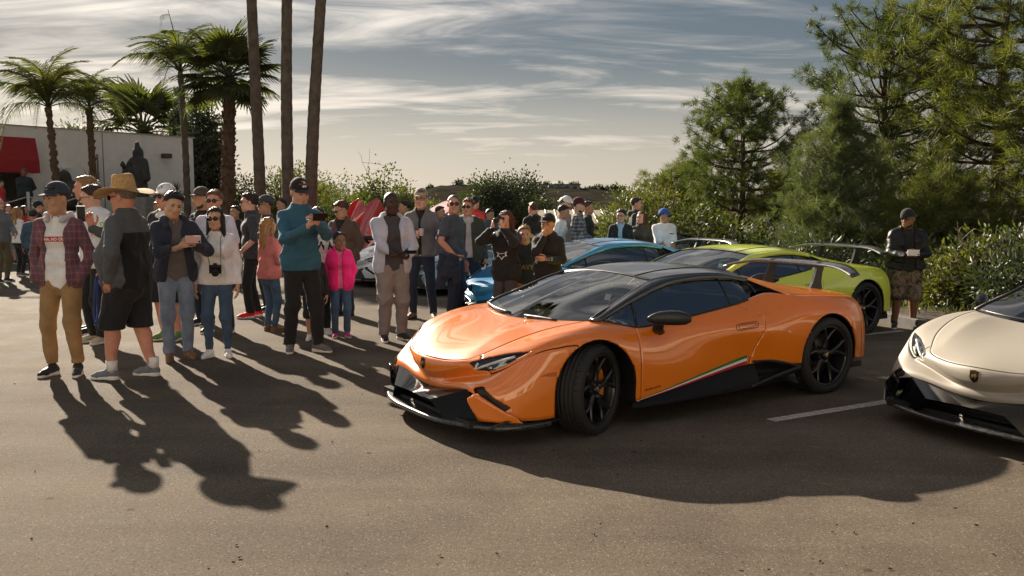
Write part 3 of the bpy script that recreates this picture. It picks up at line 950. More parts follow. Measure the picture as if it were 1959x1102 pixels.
        duct = np.array([[(-.30, .90, .37), (-.62, .89, .36), (-.905, .93, .29)], [(-.30, .84, .27), (-.6, .80, .26), (-.905, .90, .22)], [(-.30, .95, .17), (-.62, .94, .21), (-.905, .94, .14)]])
        v, f = grid_vf(patch(duct, 12, 8) * [1, s, 1]); obj('lower_duct', v, f, MATS['car_black'], root)
        # three-colour stripe along the foot of the door, laid on the panel
        bv = BVHTree.FromPolygons([tuple(p * [1, s, 1]) for p in vs], fs)
        sx = np.linspace(.93, -.29, 40)
        zl = np.interp(sx, [-.29, .20, .60, .93], [.366, .303, .249, .208])
        hh = np.interp(sx, [-.29, .93], [.078, .006])
        for k, mn in enumerate(('flag_red', 'flag_white', 'flag_green')):
            z0 = zl + hh * (k / 3 + .02); z1 = zl + hh * ((k + 1) / 3)
            uv = np.concatenate([np.c_[sx, z0], np.c_[sx, z1]])
            ff = [(i, i + 1, 40 + i + 1, 40 + i) for i in range(39)]
            v, f = drape(bv, uv, ff, (0, .95 * s, 0), (1, 0, 0), (0, 0, 1), (0, -s, 0), .003)
            o = obj('flag_stripe', v, f, MATS[mn], root, smooth=False)
        tv, tf = text_vf('Performante', .034, .5)
        tv = tv * [.98, .8, 1]
        v, f = drape(bv, tv * [-s, 1, 1], tf, (.775, .95 * s, .292), (math.cos(.12), 0, -s * 0 + -.10), (0, 0, 1), (0, -s, 0), .003)
        obj('door_script', v, f, MATS['black_gloss'], root, smooth=False)
        # flush door handle outline
        a = np.linspace(0, 2 * PI, 40)
        def ro_(w, h): return np.c_[np.clip(np.cos(a) * 9, -1, 1) * (w - h) + np.cos(a) * h, np.sin(a) * h]
        for (w, h, r) in ((.125, .026, .0028), (.098, .015, .0024)):
            v, f = drape(bv, ro_(w, h), [], (-.262, .95 * s, .69), (-.992, 0, .06), (0, 0, 1), (0, -s, 0), .001)
            b = MB(); b.tube(v, r, 4, cap=False); b.build('door_handle', MATS['car_black'], root)
        v, f = drape(bv, np.array([(.0, .0), (.115, .012), (.115, .03), (.0, .026)]), [(0, 1, 2, 3)], (1.775, .9 * s, .478), (-1, 0, 0), (0, 0, 1), (0, -s, 0), .003)
        vm_ = np.array([(1.79, .905, .492), (1.675, .937, .486), (1.672, .935, .512), (1.79, .902, .502)]) * [1, s, 1]
        bf = BVHTree.FromPolygons([tuple(p) for p in V], Fc)
        v, f = drape(bf, np.array([(1.80, .490), (1.674, .480), (1.672, .512), (1.74, .508)]), [(0, 1, 2, 3)], (0, .95 * s, 0), (1, 0, 0), (0, 0, 1), (0, -s, 0), .003)
        obj('side_marker', v, f, MATS['marker_amber'], root)
        # door mirror
        mr = [[(.845, .945, .835), (.76, .955, .80), (.72, .955, .775)], [(.835, 1.0, .872), (.70, 1.01, .80), (.66, 1.0, .772)], [(.77, 1.05, .893), (.62, 1.06, .83), (.60, 1.05, .775)], [(.66, 1.10, .885), (.56, 1.11, .835), (.58, 1.09, .78)], [(.57, 1.115, .852), (.545, 1.12, .83), (.572, 1.105, .80)]]
        b = MB()
        secs = [  # centre x, y, z, half depth (x), half height (z)
            (.845, .94, .828, .012, .014), (.815, .96, .833, .052, .036), (.77, .99, .838, .075, .05), (.71, 1.03, .84, .085, .056), (.65, 1.07, .838, .08, .055), (.60, 1.10, .832, .06, .045), (.565, 1.12, .828, .02, .02)]
        rings = []
        for (cx, cy, cz, hx_, hz) in secs:
            aa = np.linspace(0, 2 * PI, 16, endpoint=False)
            sq = np.sign(np.cos(aa)) * np.abs(np.cos(aa)) ** .7, np.sign(np.sin(aa)) * np.abs(np.sin(aa)) ** .6
            rings.append(np.c_[cx + hx_ * sq[0] * .55 + .02 * sq[1] * 0, cy + 0 * aa + hx_ * sq[0] * .35, cz + hz * sq[1]])
        R_ = np.array(rings) * [1, s, 1]; k, nn = R_.shape[:2]
        vv = R_.reshape(-1, 3); ff = [(i * nn + j, i * nn + (j + 1) % nn, (i + 1) * nn + (j + 1) % nn, (i + 1) * nn + j) for i in range(k - 1) for j in range(nn)]
        ff += [tuple(range(nn)), tuple((k - 1) * nn + j for j in range(nn - 1, -1, -1))]
        b.add(vv, ff)
        mo = b.build('door_mirror', MATS['black_satin'], root, smooth=True, angle=38)
        b = MB(); b.tube(np.array([(.66, .862, .708), (.70, .90, .74), (.745, .965, .80)]) * [1, s, 1], [.052, .042, .04], 10, flat=.55)
        b.build('mirror_stalk', MATS['black_satin'], mo, smooth=True)
    # rear wing on two stanchions
    yy = np.linspace(-1, 1, 41); Y = yy * .80
    xo = -2.02 + .15 * np.abs(yy) ** 2.5
    zo = 1.092 - .014 * yy**2 - .065 * np.clip((np.abs(yy) - .5) / .5, 0, 1) ** 2
    ch = .23 - .10 * np.clip((np.abs(yy) - .5) / .5, 0, 1) ** 1.5
    prof = np.array([(0, .0), (.12, .020), (.4, .030), (.75, .024), (1, .012), (1, .004), (.7, -.004), (.35, -.008), (.1, -.010)])
    R_ = np.array([[(xo[i] + .10 - p[0] * ch[i], Y[i], zo[i] + p[1] * (.55 + .45 * ch[i] / .27) - .05 * 0 + p[0] * .012) for p in prof] for i in range(41)])
    k, nn = R_.shape[:2]
    vv = R_.reshape(-1, 3); ff = [(i * nn + j, (i + 1) * nn + j, (i + 1) * nn + (j + 1) % nn, i * nn + (j + 1) % nn) for i in range(k - 1) for j in range(nn)]
    ff += [tuple(range(nn)), tuple((k - 1) * nn + j for j in range(nn - 1, -1, -1))]
    wing = obj('rear_wing', vv, ff, MATS['forged_carbon'], root)
    for s in (1, -1):
        b = MB()
        sec = [(-1.90, .30, .855, .19), (-1.92, .298, .93, .12), (-1.945, .295, 1.01, .10), (-1.975, .29, 1.075, .11), (-2.0, .29, 1.118, .13), (-2.06, .29, 1.128, .10)]
        for i in range(len(sec) - 1):
            (x0, y0, z0, w0), (x1, y1, z1, w1) = sec[i], sec[i + 1]
            q = []
            for (x_, y_, z_, w_) in (sec[i], sec[i + 1]):
                for (ax, ay) in ((w_ * .5, -.014), (w_ * .5, .014), (-w_ * .5, .014), (-w_ * .5, -.014)): q.append((x_ + ax, (y_ + ay) * s, z_))
            b.add(q, [(0, 1, 5, 4), (1, 2, 6, 5), (2, 3, 7, 6), (3, 0, 4, 7), (0, 3, 2, 1), (4, 5, 6, 7)])
        b.build('wing_stanchion', MATS['black_satin'], wing)
    # tail: lamps, diffuser, exhausts
    for s in (1, -1):
        b = MB(); b.tube(np.array([(-2.07, .70, .70), (-2.10, .55, .72), (-2.13, .36, .715)]) * [1, s, 1], .028, 8, flat=.6)
        b.tube(np.array([(-2.06, .70, .66), (-2.115, .50, .665)]) * [1, s, 1], .014, 6)
        b.build('tail_light', MATS['tail_lamp'], root, smooth=True)
        v, f = lathe_vf([(.045, 0), (.055, 0), (.055, .1), (.045, .1), (.045, 0)], 20, 'X'); obj('exhaust_tip', v + [-2.24, .17 * s, .52], f, MATS['rim_black'], root)
    b = MB(); b.box((-1.99, 0, .24), (.26, 1.4, .14), taper=.95)
    for y in (-.5, -.25, 0, .25, .5): b.box((-2.05, y, .21), (.26, .012, .14))
    b.build('diffuser', MATS['black_satin'], root, bevel=.008)
    b = MB(); b.box((.08, 0, .16), (4.36, 1.42, .05)); b.box((0, 0, .20), (1.75, 1.75, .08)); b.build('floor_pan', MATS['car_black'], root)
    # cabin: dashboard, seats, steering wheel
    b = MB(); b.box((1.0, 0, .70), (.5, 1.4, .16), taper=.9); b.box((.1, 0, .42), (1.6, .22, .3), taper=.8); b.box((-.55, 0, .7), (.12, 1.3, .6)); b.box((.2, 0, .25), (2.0, 1.5, .08))
    b.build('dashboard', MATS['interior'], root, bevel=.03)
    for s in (1, -1):
        b = MB(); b.box((.05, .36 * s, .38), (.52, .48, .16), taper=.9)
        R_ = np.array([[math.cos(.35), 0, -math.sin(.35)], [0, 1, 0], [math.sin(.35), 0, math.cos(.35)]])
        b.box((-.30, .36 * s, .68), (.14, .46, .62), rot=R_, taper=.75); b.box((-.42, .36 * s, .98), (.09, .24, .16), rot=R_)
        b.build('seat', MATS['interior'], root, bevel=.04)
    b = MB(); aa = np.linspace(0, 2 * PI, 28)
    b.tube(np.c_[.66 - .06 * np.sin(aa), .36 + .17 * np.cos(aa), .76 + .165 * np.sin(aa)], .014, 6, cap=False); b.tube([(.66, .20, .76), (.67, .36, .75), (.66, .52, .76)], .018, 6)
    b.build('steering_wheel', MATS['interior'], root, smooth=True)
    b = MB(); b.box((.60, 0, 1.055), (.03, .20, .055)); b.tube([(.58, 0, 1.10), (.60, 0, 1.06)], .012, 6); b.build('inside_mirror', MATS['black_gloss'], root, bevel=.01)
    b = MB(); b.box((.86, .49, .955), (.004, .07, .05), rot=np.array([[.9, 0, -.42], [0, 1, 0], [.42, 0, .9]])); b.build('windshield_sticker', MATS['paper_white'], root)
    # wipers
    for (a, b_, c_) in (((1.40, -.10, .805), (1.385, -.36, .822), (1.30, -.62, .835)), ((1.405, .12, .808), (1.40, .36, .815), (1.385, .52, .812))):
        b = MB(); b.tube(crom([a, b_, c_], 8), .011, 6); b.build('wiper', MATS['black_satin'], root, smooth=True)
    # wheels and wheel wells
    for (x, r, w, yc, front) in ((1.31, .335, .245, .815, 1), (-1.31, .345, .305, .80, 0)):
        tyre, sip, rim, cap, rotor, cal = wheel_meshes(r, w)
        for s in (1, -1):
            e = link('wheel', make_mesh('wheel', rim[0], rim[1], MATS['rim_black']), root, (x, yc * s, r - .004))
            e['front'] = front; e['side'] = s
            e.rotation_euler = (0, 0, 0 if s == 1 else PI)
            link('tyre', make_mesh('tyre', tyre[0], tyre[1], MATS['rubber']), e)
            link('tread', make_mesh('tread', sip[0], sip[1], MATS['car_black']), e)['kind'] = 'stuff'
            link('centre_cap', make_mesh('centre_cap', cap[0], cap[1], [MATS['black_gloss'], MATS['gold']], cap[2]), e)
            link('brake_disc', make_mesh('brake_disc', rotor[0], rotor[1], MATS['rotor']), e)
            ang = PI - .1 if front else .25
            cv = cal[0]; ca, sa = math.cos(ang), math.sin(ang)
            if s == -1: ca = -ca
            cv = np.stack([cv[:, 0] * ca - cv[:, 2] * sa, cv[:, 1], cv[:, 0] * sa + cv[:, 2] * ca], 1)
            link('brake_caliper', make_mesh('brake_caliper', cv, cal[1], MATS['caliper_orange'], smooth=False), e)
            if not front:
                mbt = MB()
                tv, tf = text_vf('PZERO', .042)
                th = PI / 2 - tv[:, 0] / (r * .90) * 1.0
                rr = r * .885 + tv[:, 1]
                mbt.add(np.c_[rr * np.cos(th) * -1 * (1 if s == 1 else 1), np.full(len(tv), w / 2 * 1.002), rr * np.sin(th)], tf)
                link('tyre_lettering', make_mesh('tyre_lettering', *mbt.arr()[:2], MATS['black_satin'], smooth=False), e)
            aa = np.linspace(-.35, PI + .35, 30); R0 = r + .055
            g = np.stack([np.c_[x + R0 * np.cos(aa), np.full(30, y_ * s), r + R0 * np.sin(aa)] for y_ in (.50, .90)], 0)
            v, f = grid_vf(g); obj('wheel_well', v, f, MATS['car_black'], root)
            v = np.vstack([g[0], [[x, .50 * s, r]]]); obj('well_wall', v, [(i, i + 1, 30) for i in range(29)], MATS['car_black'], root)
    return root, painted, roofed


def copy_tree(o, parent=None):
    c = o.copy(); COL.objects.link(c)
    if parent is not None: c.parent = parent
    for ch in list(o.children): copy_tree(ch, c)
    return c


def swap_mat(o, a, b):
    for i, sl in enumerate(o.material_slots):
        if sl.material == a:
            sl.link = 'OBJECT'; sl.material = b
    for ch in o.children: swap_mat(ch, a, b)


proto, _pp, _rr = make_car()


def place_car(root, x, y, deg, steer=0.0):
    root.location = (x, y, 0); root.rotation_euler = (0, 0, math.radians(deg))
    for c in root.children:
        if c.name.startswith('wheel') and 'front' in c.keys() and c['front']:
            c.rotation_euler = (0, 0, (0 if c['side'] == 1 else PI) + math.radians(steer))


def clone_car(x, y, deg, body, roof, steer=0.0, drop=(), caliper=None, rim=None, glass=None):
    c = copy_tree(proto)
    swap_mat(c, MATS['paint_orange'], body); swap_mat(c, MATS['paint_roof_black'], roof)
    if caliper: swap_mat(c, MATS['caliper_orange'], caliper)
    if rim: swap_mat(c, MATS['rim_black'], rim)
    if glass: swap_mat(c, MATS['tinted_glass'], glass)
    for ch in list(c.children):
        if ch.name.split('.')[0] in drop:
            for g in list(ch.children): bpy.data.objects.remove(g)
            bpy.data.objects.remove(ch)
    place_car(c, x, y, deg, steer)
    return c
# ------------------------------------------------------------------ people: bodies and clothes grown from distance fields
def cone(P, a, b, ra, rb):
    a = np.asarray(a, np.float32); b = np.asarray(b, np.float32)
    ba = b - a; w = P - a
    t = np.clip((w @ ba) / max(1e-9, float(ba @ ba)), 0, 1)
    q = w - t[:, None] * ba
    return np.sqrt((q * q).sum(1)) - (ra + (rb - ra) * t)


def ell(P, c, r):
    r = np.asarray(r, np.float32)
    q = (P - np.asarray(c, np.float32)) / r
    return (np.sqrt((q * q).sum(1)) - 1) * float(r.min())


def rbox(P, c, h, r):
    q = np.abs(P - np.asarray(c, np.float32)) - (np.asarray(h, np.float32) - r)
    return np.sqrt((np.maximum(q, 0) ** 2).sum(1)) + np.minimum(q.max(1), 0) - r


def smin(a, b, k):
    h = np.clip(.5 + .5 * (b - a) / k, 0, 1)
    return b + (a - b) * h - k * h * (1 - h)


def sunion(ds, k):
    d = ds[0]
    for e in ds[1:]: d = smin(d, e, k)
    return d


def surfnet(fn, lo, hi, h):
    lo = np.asarray(lo, float); hi = np.asarray(hi, float)
    n = np.ceil((hi - lo) / h).astype(int) + 1
    ax = [lo[i] + h * np.arange(n[i]) for i in range(3)]
    G = np.stack(np.meshgrid(*ax, indexing='ij'), -1).reshape(-1, 3).astype(np.float32)
    S = fn(G).reshape(n).astype(np.float32)
    ins = S < 0
    c = [slice(0, -1), slice(1, None)]
    acc = np.zeros((*(n - 1), 3), np.float32); cnt = np.zeros(n - 1, np.float32)
    corners = [(i, j, k) for i in (0, 1) for j in (0, 1) for k in (0, 1)]
    for a in corners:
        for d in range(3):
            if a[d]: continue
            b = list(a); b[d] = 1
            sa = S[c[a[0]], c[a[1]], c[a[2]]]; sb = S[c[b[0]], c[b[1]], c[b[2]]]
            cr = (sa < 0) != (sb < 0)
            den = np.where(cr, sa - sb, 1); t = np.where(cr, sa / den, 0)
            for k in range(3):
                acc[..., k] += np.where(cr, a[k] + (t if k == d else 0), 0)
            cnt += cr
    m = cnt > 0
    vid = np.full(n - 1, -1); vid[m] = np.arange(m.sum())
    I = np.argwhere(m)
    V = (I + acc[m] / cnt[m][:, None]) * h + lo
    Fs = []
    for d in range(3):
        o = [1, 2] if d == 0 else ([2, 0] if d == 1 else [0, 1])
        s0 = [slice(None)] * 3; s1 = [slice(None)] * 3
        s0[d] = slice(0, -1); s1[d] = slice(1, None)
        for e in o: s0[e] = slice(1, -1); s1[e] = slice(1, -1)
        A, B = ins[tuple(s0)], ins[tuple(s1)]
        ix = np.argwhere(A != B)
        if not len(ix): continue
        flip = A[tuple(ix.T)]
        base = ix.copy()
        for e in o: base[:, e] += 1
        q = []
        for (u, w) in ((-1, -1), (0, -1), (0, 0), (-1, 0)):
            k = base.copy(); k[:, o[0]] += u; k[:, o[1]] += w
            q.append(vid[k[:, 0], k[:, 1], k[:, 2]])
        q = np.stack(q, 1)
        q[~flip] = q[~flip][:, ::-1]
        Fs.append(q)
    return V, np.concatenate(Fs) if Fs else np.zeros((0, 4), int)


def folds(P, amp, rng, f0=18, f1=48, n=7):
    """Creases: warped ridges of several sizes, stronger in some places than in others."""
    d = np.zeros(len(P), np.float32)
    for _ in range(n):
        k = rng.normal(size=3); k[2] *= .8; k /= np.linalg.norm(k); f = rng.uniform(f0, f1) * 1.15
        g = rng.normal(size=3); g /= np.linalg.norm(g)
        ph = P @ (k * f).astype(np.float32) + rng.uniform(0, 6) + 2.2 * np.sin(P @ (g * 8).astype(np.float32) + rng.uniform(0, 6))
        d += (1 - np.abs(np.sin(ph * .5))) ** 2 * (0.75 + .5 * np.sin(P @ (np.roll(g, 1) * 7).astype(np.float32))) - .27
    return d * (-amp / n * 3.4)


def rotm(x=0, y=0, z=0):
    return np.array(Matrix.Rotation(z, 3, 'Z') @ Matrix.Rotation(x, 3, 'X') @ Matrix.Rotation(y, 3, 'Y'))


def ik(a, b, l1, l2, pole):
    a, b, pole = [np.asarray(q, float) for q in (a, b, pole)]
    d = b - a; L = np.linalg.norm(d)
    if L > (l1 + l2) * .995: b = a + d / L * (l1 + l2) * .995; d = b - a; L = np.linalg.norm(d)
    if L < abs(l1 - l2) * 1.05 + .02: L = abs(l1 - l2) * 1.05 + .02; d = d / (np.linalg.norm(d) + 1e-9) * L; b = a + d
    x = (l1 * l1 - l2 * l2 + L * L) / (2 * L); h = math.sqrt(max(0, l1 * l1 - x * x))
    u = d / L; p = pole - u * pole.dot(u); p /= np.linalg.norm(p) + 1e-9
    return a + u * x + p * h, b


SKIN = {
    'fair': (0.52, 0.30, 0.21), 'tan': (0.40, 0.22, 0.135), 'asian': (0.50, 0.30, 0.19), 'brown': (0.20, 0.095, 0.05), 'dark': (0.055, 0.027, 0.017), 'red': (0.50, 0.235, 0.16), 'olive': (0.36, 0.20, 0.12),
}


def skin_mat(k): return mat('skin_' + k, tuple(min(.85, q * 1.22) for q in SKIN[k]), rough=0.5, noise=0.10, nscale=14, spec=0.4, bump=0.05, bscale=160)


def cloth(name, c, rough=0.85, noise=0.12, bump=0.55, bscale=26, sheen=0.12, **k):
    c = tuple(min(.82, q * 1.3 + .004) for q in c)
    return mat('cloth_' + name, c, rough=rough, noise=noise, nscale=7, bump=bump, bscale=bscale, sheen=sheen, spec=0.25, **k)


def plaid_mat(name, base, c1, c2, scale):
    n = 'cloth_' + name
    if n in MATS: return MATS[n]
    m = mat(n, base, rough=.9, sheen=.15, spec=.2, bump=.2, bscale=300)
    t = m.node_tree; L = t.links.new; b = t.nodes['Principled BSDF']
    tc = N(t, 'ShaderNodeTexCoord'); sp = N(t, 'ShaderNodeSeparateXYZ'); L(tc.outputs['Object'], sp.inputs[0])
    last = None
    nz = N(t, 'ShaderNodeTexNoise', i_Scale=5.0, i_Detail=2.0); L(tc.outputs['Object'], nz.inputs['Vector'])

    def stripe(sock, off, width):
        a = N(t, 'ShaderNodeMath', operation='MULTIPLY_ADD', i_1=scale, i_2=off); L(sock, a.inputs[0])
        j = N(t, 'ShaderNodeMath', operation='MULTIPLY_ADD', i_1=.35); L(nz.outputs['Fac'], j.inputs[0]); L(a.outputs[0], j.inputs[2])
        f = N(t, 'ShaderNodeMath', operation='FRACT'); L(j.outputs[0], f.inputs[0])
        c = N(t, 'ShaderNodeMath', operation='LESS_THAN', i_1=width); L(f.outputs[0], c.inputs[0])
        return c.outputs[0]
    xy = N(t, 'ShaderNodeMath', operation='ADD'); L(sp.outputs['X'], xy.inputs[0]); L(sp.outputs['Y'], xy.inputs[1])
    s1, s2 = stripe(xy.outputs[0], 0, .45), stripe(sp.outputs['Z'], .2, .45)
    s3, s4 = stripe(xy.outputs[0], .3, .1), stripe(sp.outputs['Z'], .55, .1)

    def mixc(f, A, B, fac):
        mu = N(t, 'ShaderNodeMath', operation='MULTIPLY', i_1=fac); L(f, mu.inputs[0])
        x = N(t, 'ShaderNodeMix', data_type='RGBA'); L(mu.outputs[0], x.inputs['Factor'])
        if hasattr(A, 'is_linked'): L(A, x.inputs['A'])
        else: x.inputs['A'].default_value = (*A, 1)
        x.inputs['B'].default_value = (*B, 1)
        return x.outputs['Result']
    o = mixc(s1, base, c1, .6); o = mixc(s2, o, c1, .6); o = mixc(s3, o, c2, .3); o = mixc(s4, o, c2, .3)
    L(o, b.inputs['Base Color'])
    return m


def camo_mat():
    m = mat('cloth_camo', (.1, .09, .06), rough=.9)
    t = m.node_tree; L = t.links.new; b = t.nodes['Principled BSDF']
    tc = N(t, 'ShaderNodeTexCoord'); nz = N(t, 'ShaderNodeTexNoise', i_Scale=11.0, i_Detail=2.0, i_Distortion=.6); L(tc.outputs['Object'], nz.inputs['Vector'])
    r = N(t, 'ShaderNodeValToRGB'); r.color_ramp.interpolation = 'CONSTANT'
    e = r.color_ramp.elements; e[0].color = (.03, .028, .02, 1); e[1].position = .42; e[1].color = (.10, .085, .055, 1)
    q = e.new(.52); q.color = (.20, .145, .09, 1); q = e.new(.63); q.color = (.055, .045, .03, 1)
    L(nz.outputs['Fac'], r.inputs[0]); L(r.outputs[0], b.inputs['Base Color'])
    return m


camo_mat()
mat('eye_white', (0.60, 0.58, 0.55), rough=.25)
mat('eye_dark', (0.015, 0.010, 0.008), rough=.15)
mat('lips', (0.36, 0.14, 0.11), rough=.45)
mat('lips_dark', (0.10, 0.04, 0.035), rough=.45)
mat('lens_black', (0.006, 0.006, 0.007), rough=.06, coat=.6)
mat('frame_black', (0.01, 0.01, 0.01), rough=.3)
mat('phone_black', (0.006, 0.006, 0.007), rough=.45, spec=.2)
mat('phone_rose', (0.72, 0.46, 0.42), rough=.4, metal=.2)
mat('phone_white', (0.72, 0.70, 0.66), rough=.3)
mat('phone_wine', (0.10, 0.02, 0.035), rough=.3)
mat('phone_screen', (0.03, 0.035, 0.04), rough=.12)
mat('sole_white', (0.72, 0.70, 0.66), rough=.7, noise=.1)
mat('sole_dark', (0.03, 0.03, 0.03), rough=.8)
mat('camera_black', (0.012, 0.012, 0.013), rough=.4, noise=.2, nscale=60)
mat('cup_white', (0.78, 0.77, 0.74), rough=.6)
mat('straw', (0.46, 0.30, 0.13), rough=.85, noise=.35, nscale=55, bump=.5, bscale=140)


def hair_mat(n, c): return mat('hair_' + n, c, rough=.42, noise=.4, nscale=40, bump=.6, bscale=110, spec=.5)


HAIR = {'black': (.010, .008, .007), 'brown': (.045, .022, .011), 'dkbrown': (.022, .012, .007), 'blond': (.30, .175, .07), 'ltbrown': (.13, .065, .03), 'grey': (.16, .14, .12), 'auburn': (.09, .03, .013), 'honey': (.38, .19, .06)}
PEOPLE = empty  # alias kept for readability


class Fig:
    pass


def hand_mesh(pose, h):
    """Right-handed hand: fingers along +Z, palm towards -Y, thumb on +X."""
    curl = {'relax': (.25, .35, .3), 'grip': (.85, .9, .6), 'hold': (.55, .65, .5), 'fist': (1.25, 1.4, 1.0)}[pose]
    seg = []
    for x, L, z0 in ((.030, .040, .082), (.011, .045, .088), (-.009, .042, .085), (-.027, .034, .078)):
        p = np.array([x, 0, z0]); a = 0
        r = .0095
        for i, c in enumerate(curl):
            a += c; q = p + np.array([0, -math.sin(a), math.cos(a)]) * L * (1, .72, .55)[i]
            seg.append((p, q, r, r * .88)); p = q; r *= .88
    tp = np.array([.030, -.006, .022]); t1 = tp + np.array([.028, -.014, .030]); t2 = t1 + np.array([.008, -.016 - .012 * curl[0], .026]); t3 = t2 + np.array([-.004, -.012, .016])
    seg += [(tp, t1, .014, .011), (t1, t2, .011, .010), (t2, t3, .010, .0085)]

    def fn(P):
        d = sunion([cone(P, (.016, 0, .02), (.022, 0, .08), .017, .014), cone(P, (-.012, 0, .02), (-.018, 0, .076), .016, .013), cone(P, (0, 0, .0), (.004, -.002, .07), .018, .016), cone(P, (0, 0, -.06), (0, 0, .01), .026, .020)], .02)
        f = [cone(P, *s) for s in seg]
        e = f[0]
        for g in f[1:]: e = np.minimum(e, g)
        return smin(d, e, .008)
    return surfnet(fn, (-.055, -.11, -.07), (.085, .04, .215), h)


HANDS = {}


def get_hand(pose, h):
    if (pose, h) not in HANDS: HANDS[(pose, h)] = hand_mesh(pose, h)
    return HANDS[(pose, h)]


def face_mesh(h, wide, neck_vec, fem, rngf):
    w = wide

    def fn(P):
        Q = P.copy(); Q[:, 0] = Q[:, 0] / w
        cr = ell(Q, (0, .018, .042), (.077, .098, .086))
        fc = ell(Q, (0, -.020, -.020), (.064, .078, .095))
        jaw = cone(Q, (-.030, -.028, -.075), (.030, -.028, -.075), .040, .040)
        chin = cone(Q, (-.010, -.066, -.098), (.010, -.066, -.098), .020 if not fem else .017, .020 if not fem else .017)
        d = sunion([cr, fc, jaw, chin], .035)
        chk = np.minimum(ell(Q, (-.038, -.066, -.022), (.028, .026, .028)), ell(Q, (.038, -.066, -.022), (.028, .026, .028)))
        d = smin(d, chk, .02)
        brow = cone(Q, (-.036, -.078, .030), (.036, -.078, .030), .017, .017)
        d = smin(d, brow, .02)
        for s in (-1, 1):
            d = -smin(-d, ell(Q, (s * .032, -.108, .008), (.021, .020, .013)), .010)
        nose = sunion([cone(Q, (0, -.088, .014), (0, -.112, -.026), .008, .0125), cone(Q, (-.012, -.100, -.031), (.012, -.100, -.031), .009, .009)], .008)
        d = smin(d, nose, .010)
        mouth = cone(Q, (-.020, -.088, -.060), (.020, -.088, -.060), .0105, .0105)
        d = smin(d, mouth, .012)
        ears = np.minimum(ell(Q, (-.081, .016, .0), (.011, .022, .034)), ell(Q, (.081, .016, .0), (.011, .022, .034)))
        d = smin(d, ears, .008)
        nk = cone(P, (0, .022, -.045), np.array([0, .022, -.045]) + neck_vec, .054 if not fem else .046, .062 if not fem else .052)
        return smin(d, nk, .03)
    return surfnet(fn, (-.115, -.14, -.27), (.115, .155, .15), h)


def cap_mesh(h):
    def crown(P):
        d = ell(P, (0, .018, .058), (.091, .112, .100))
        inner = ell(P, (0, .018, .058), (.079, .100, .088))
        d = np.maximum(d, -inner)
        return np.maximum(d, .050 - P[:, 2] - .22 * np.maximum(P[:, 1] - .0, 0))
    v, f = surfnet(crown, (-.11, -.12, .02), (.11, .15, .17), h)
    return v, f


PHOTO_PEOPLE = []


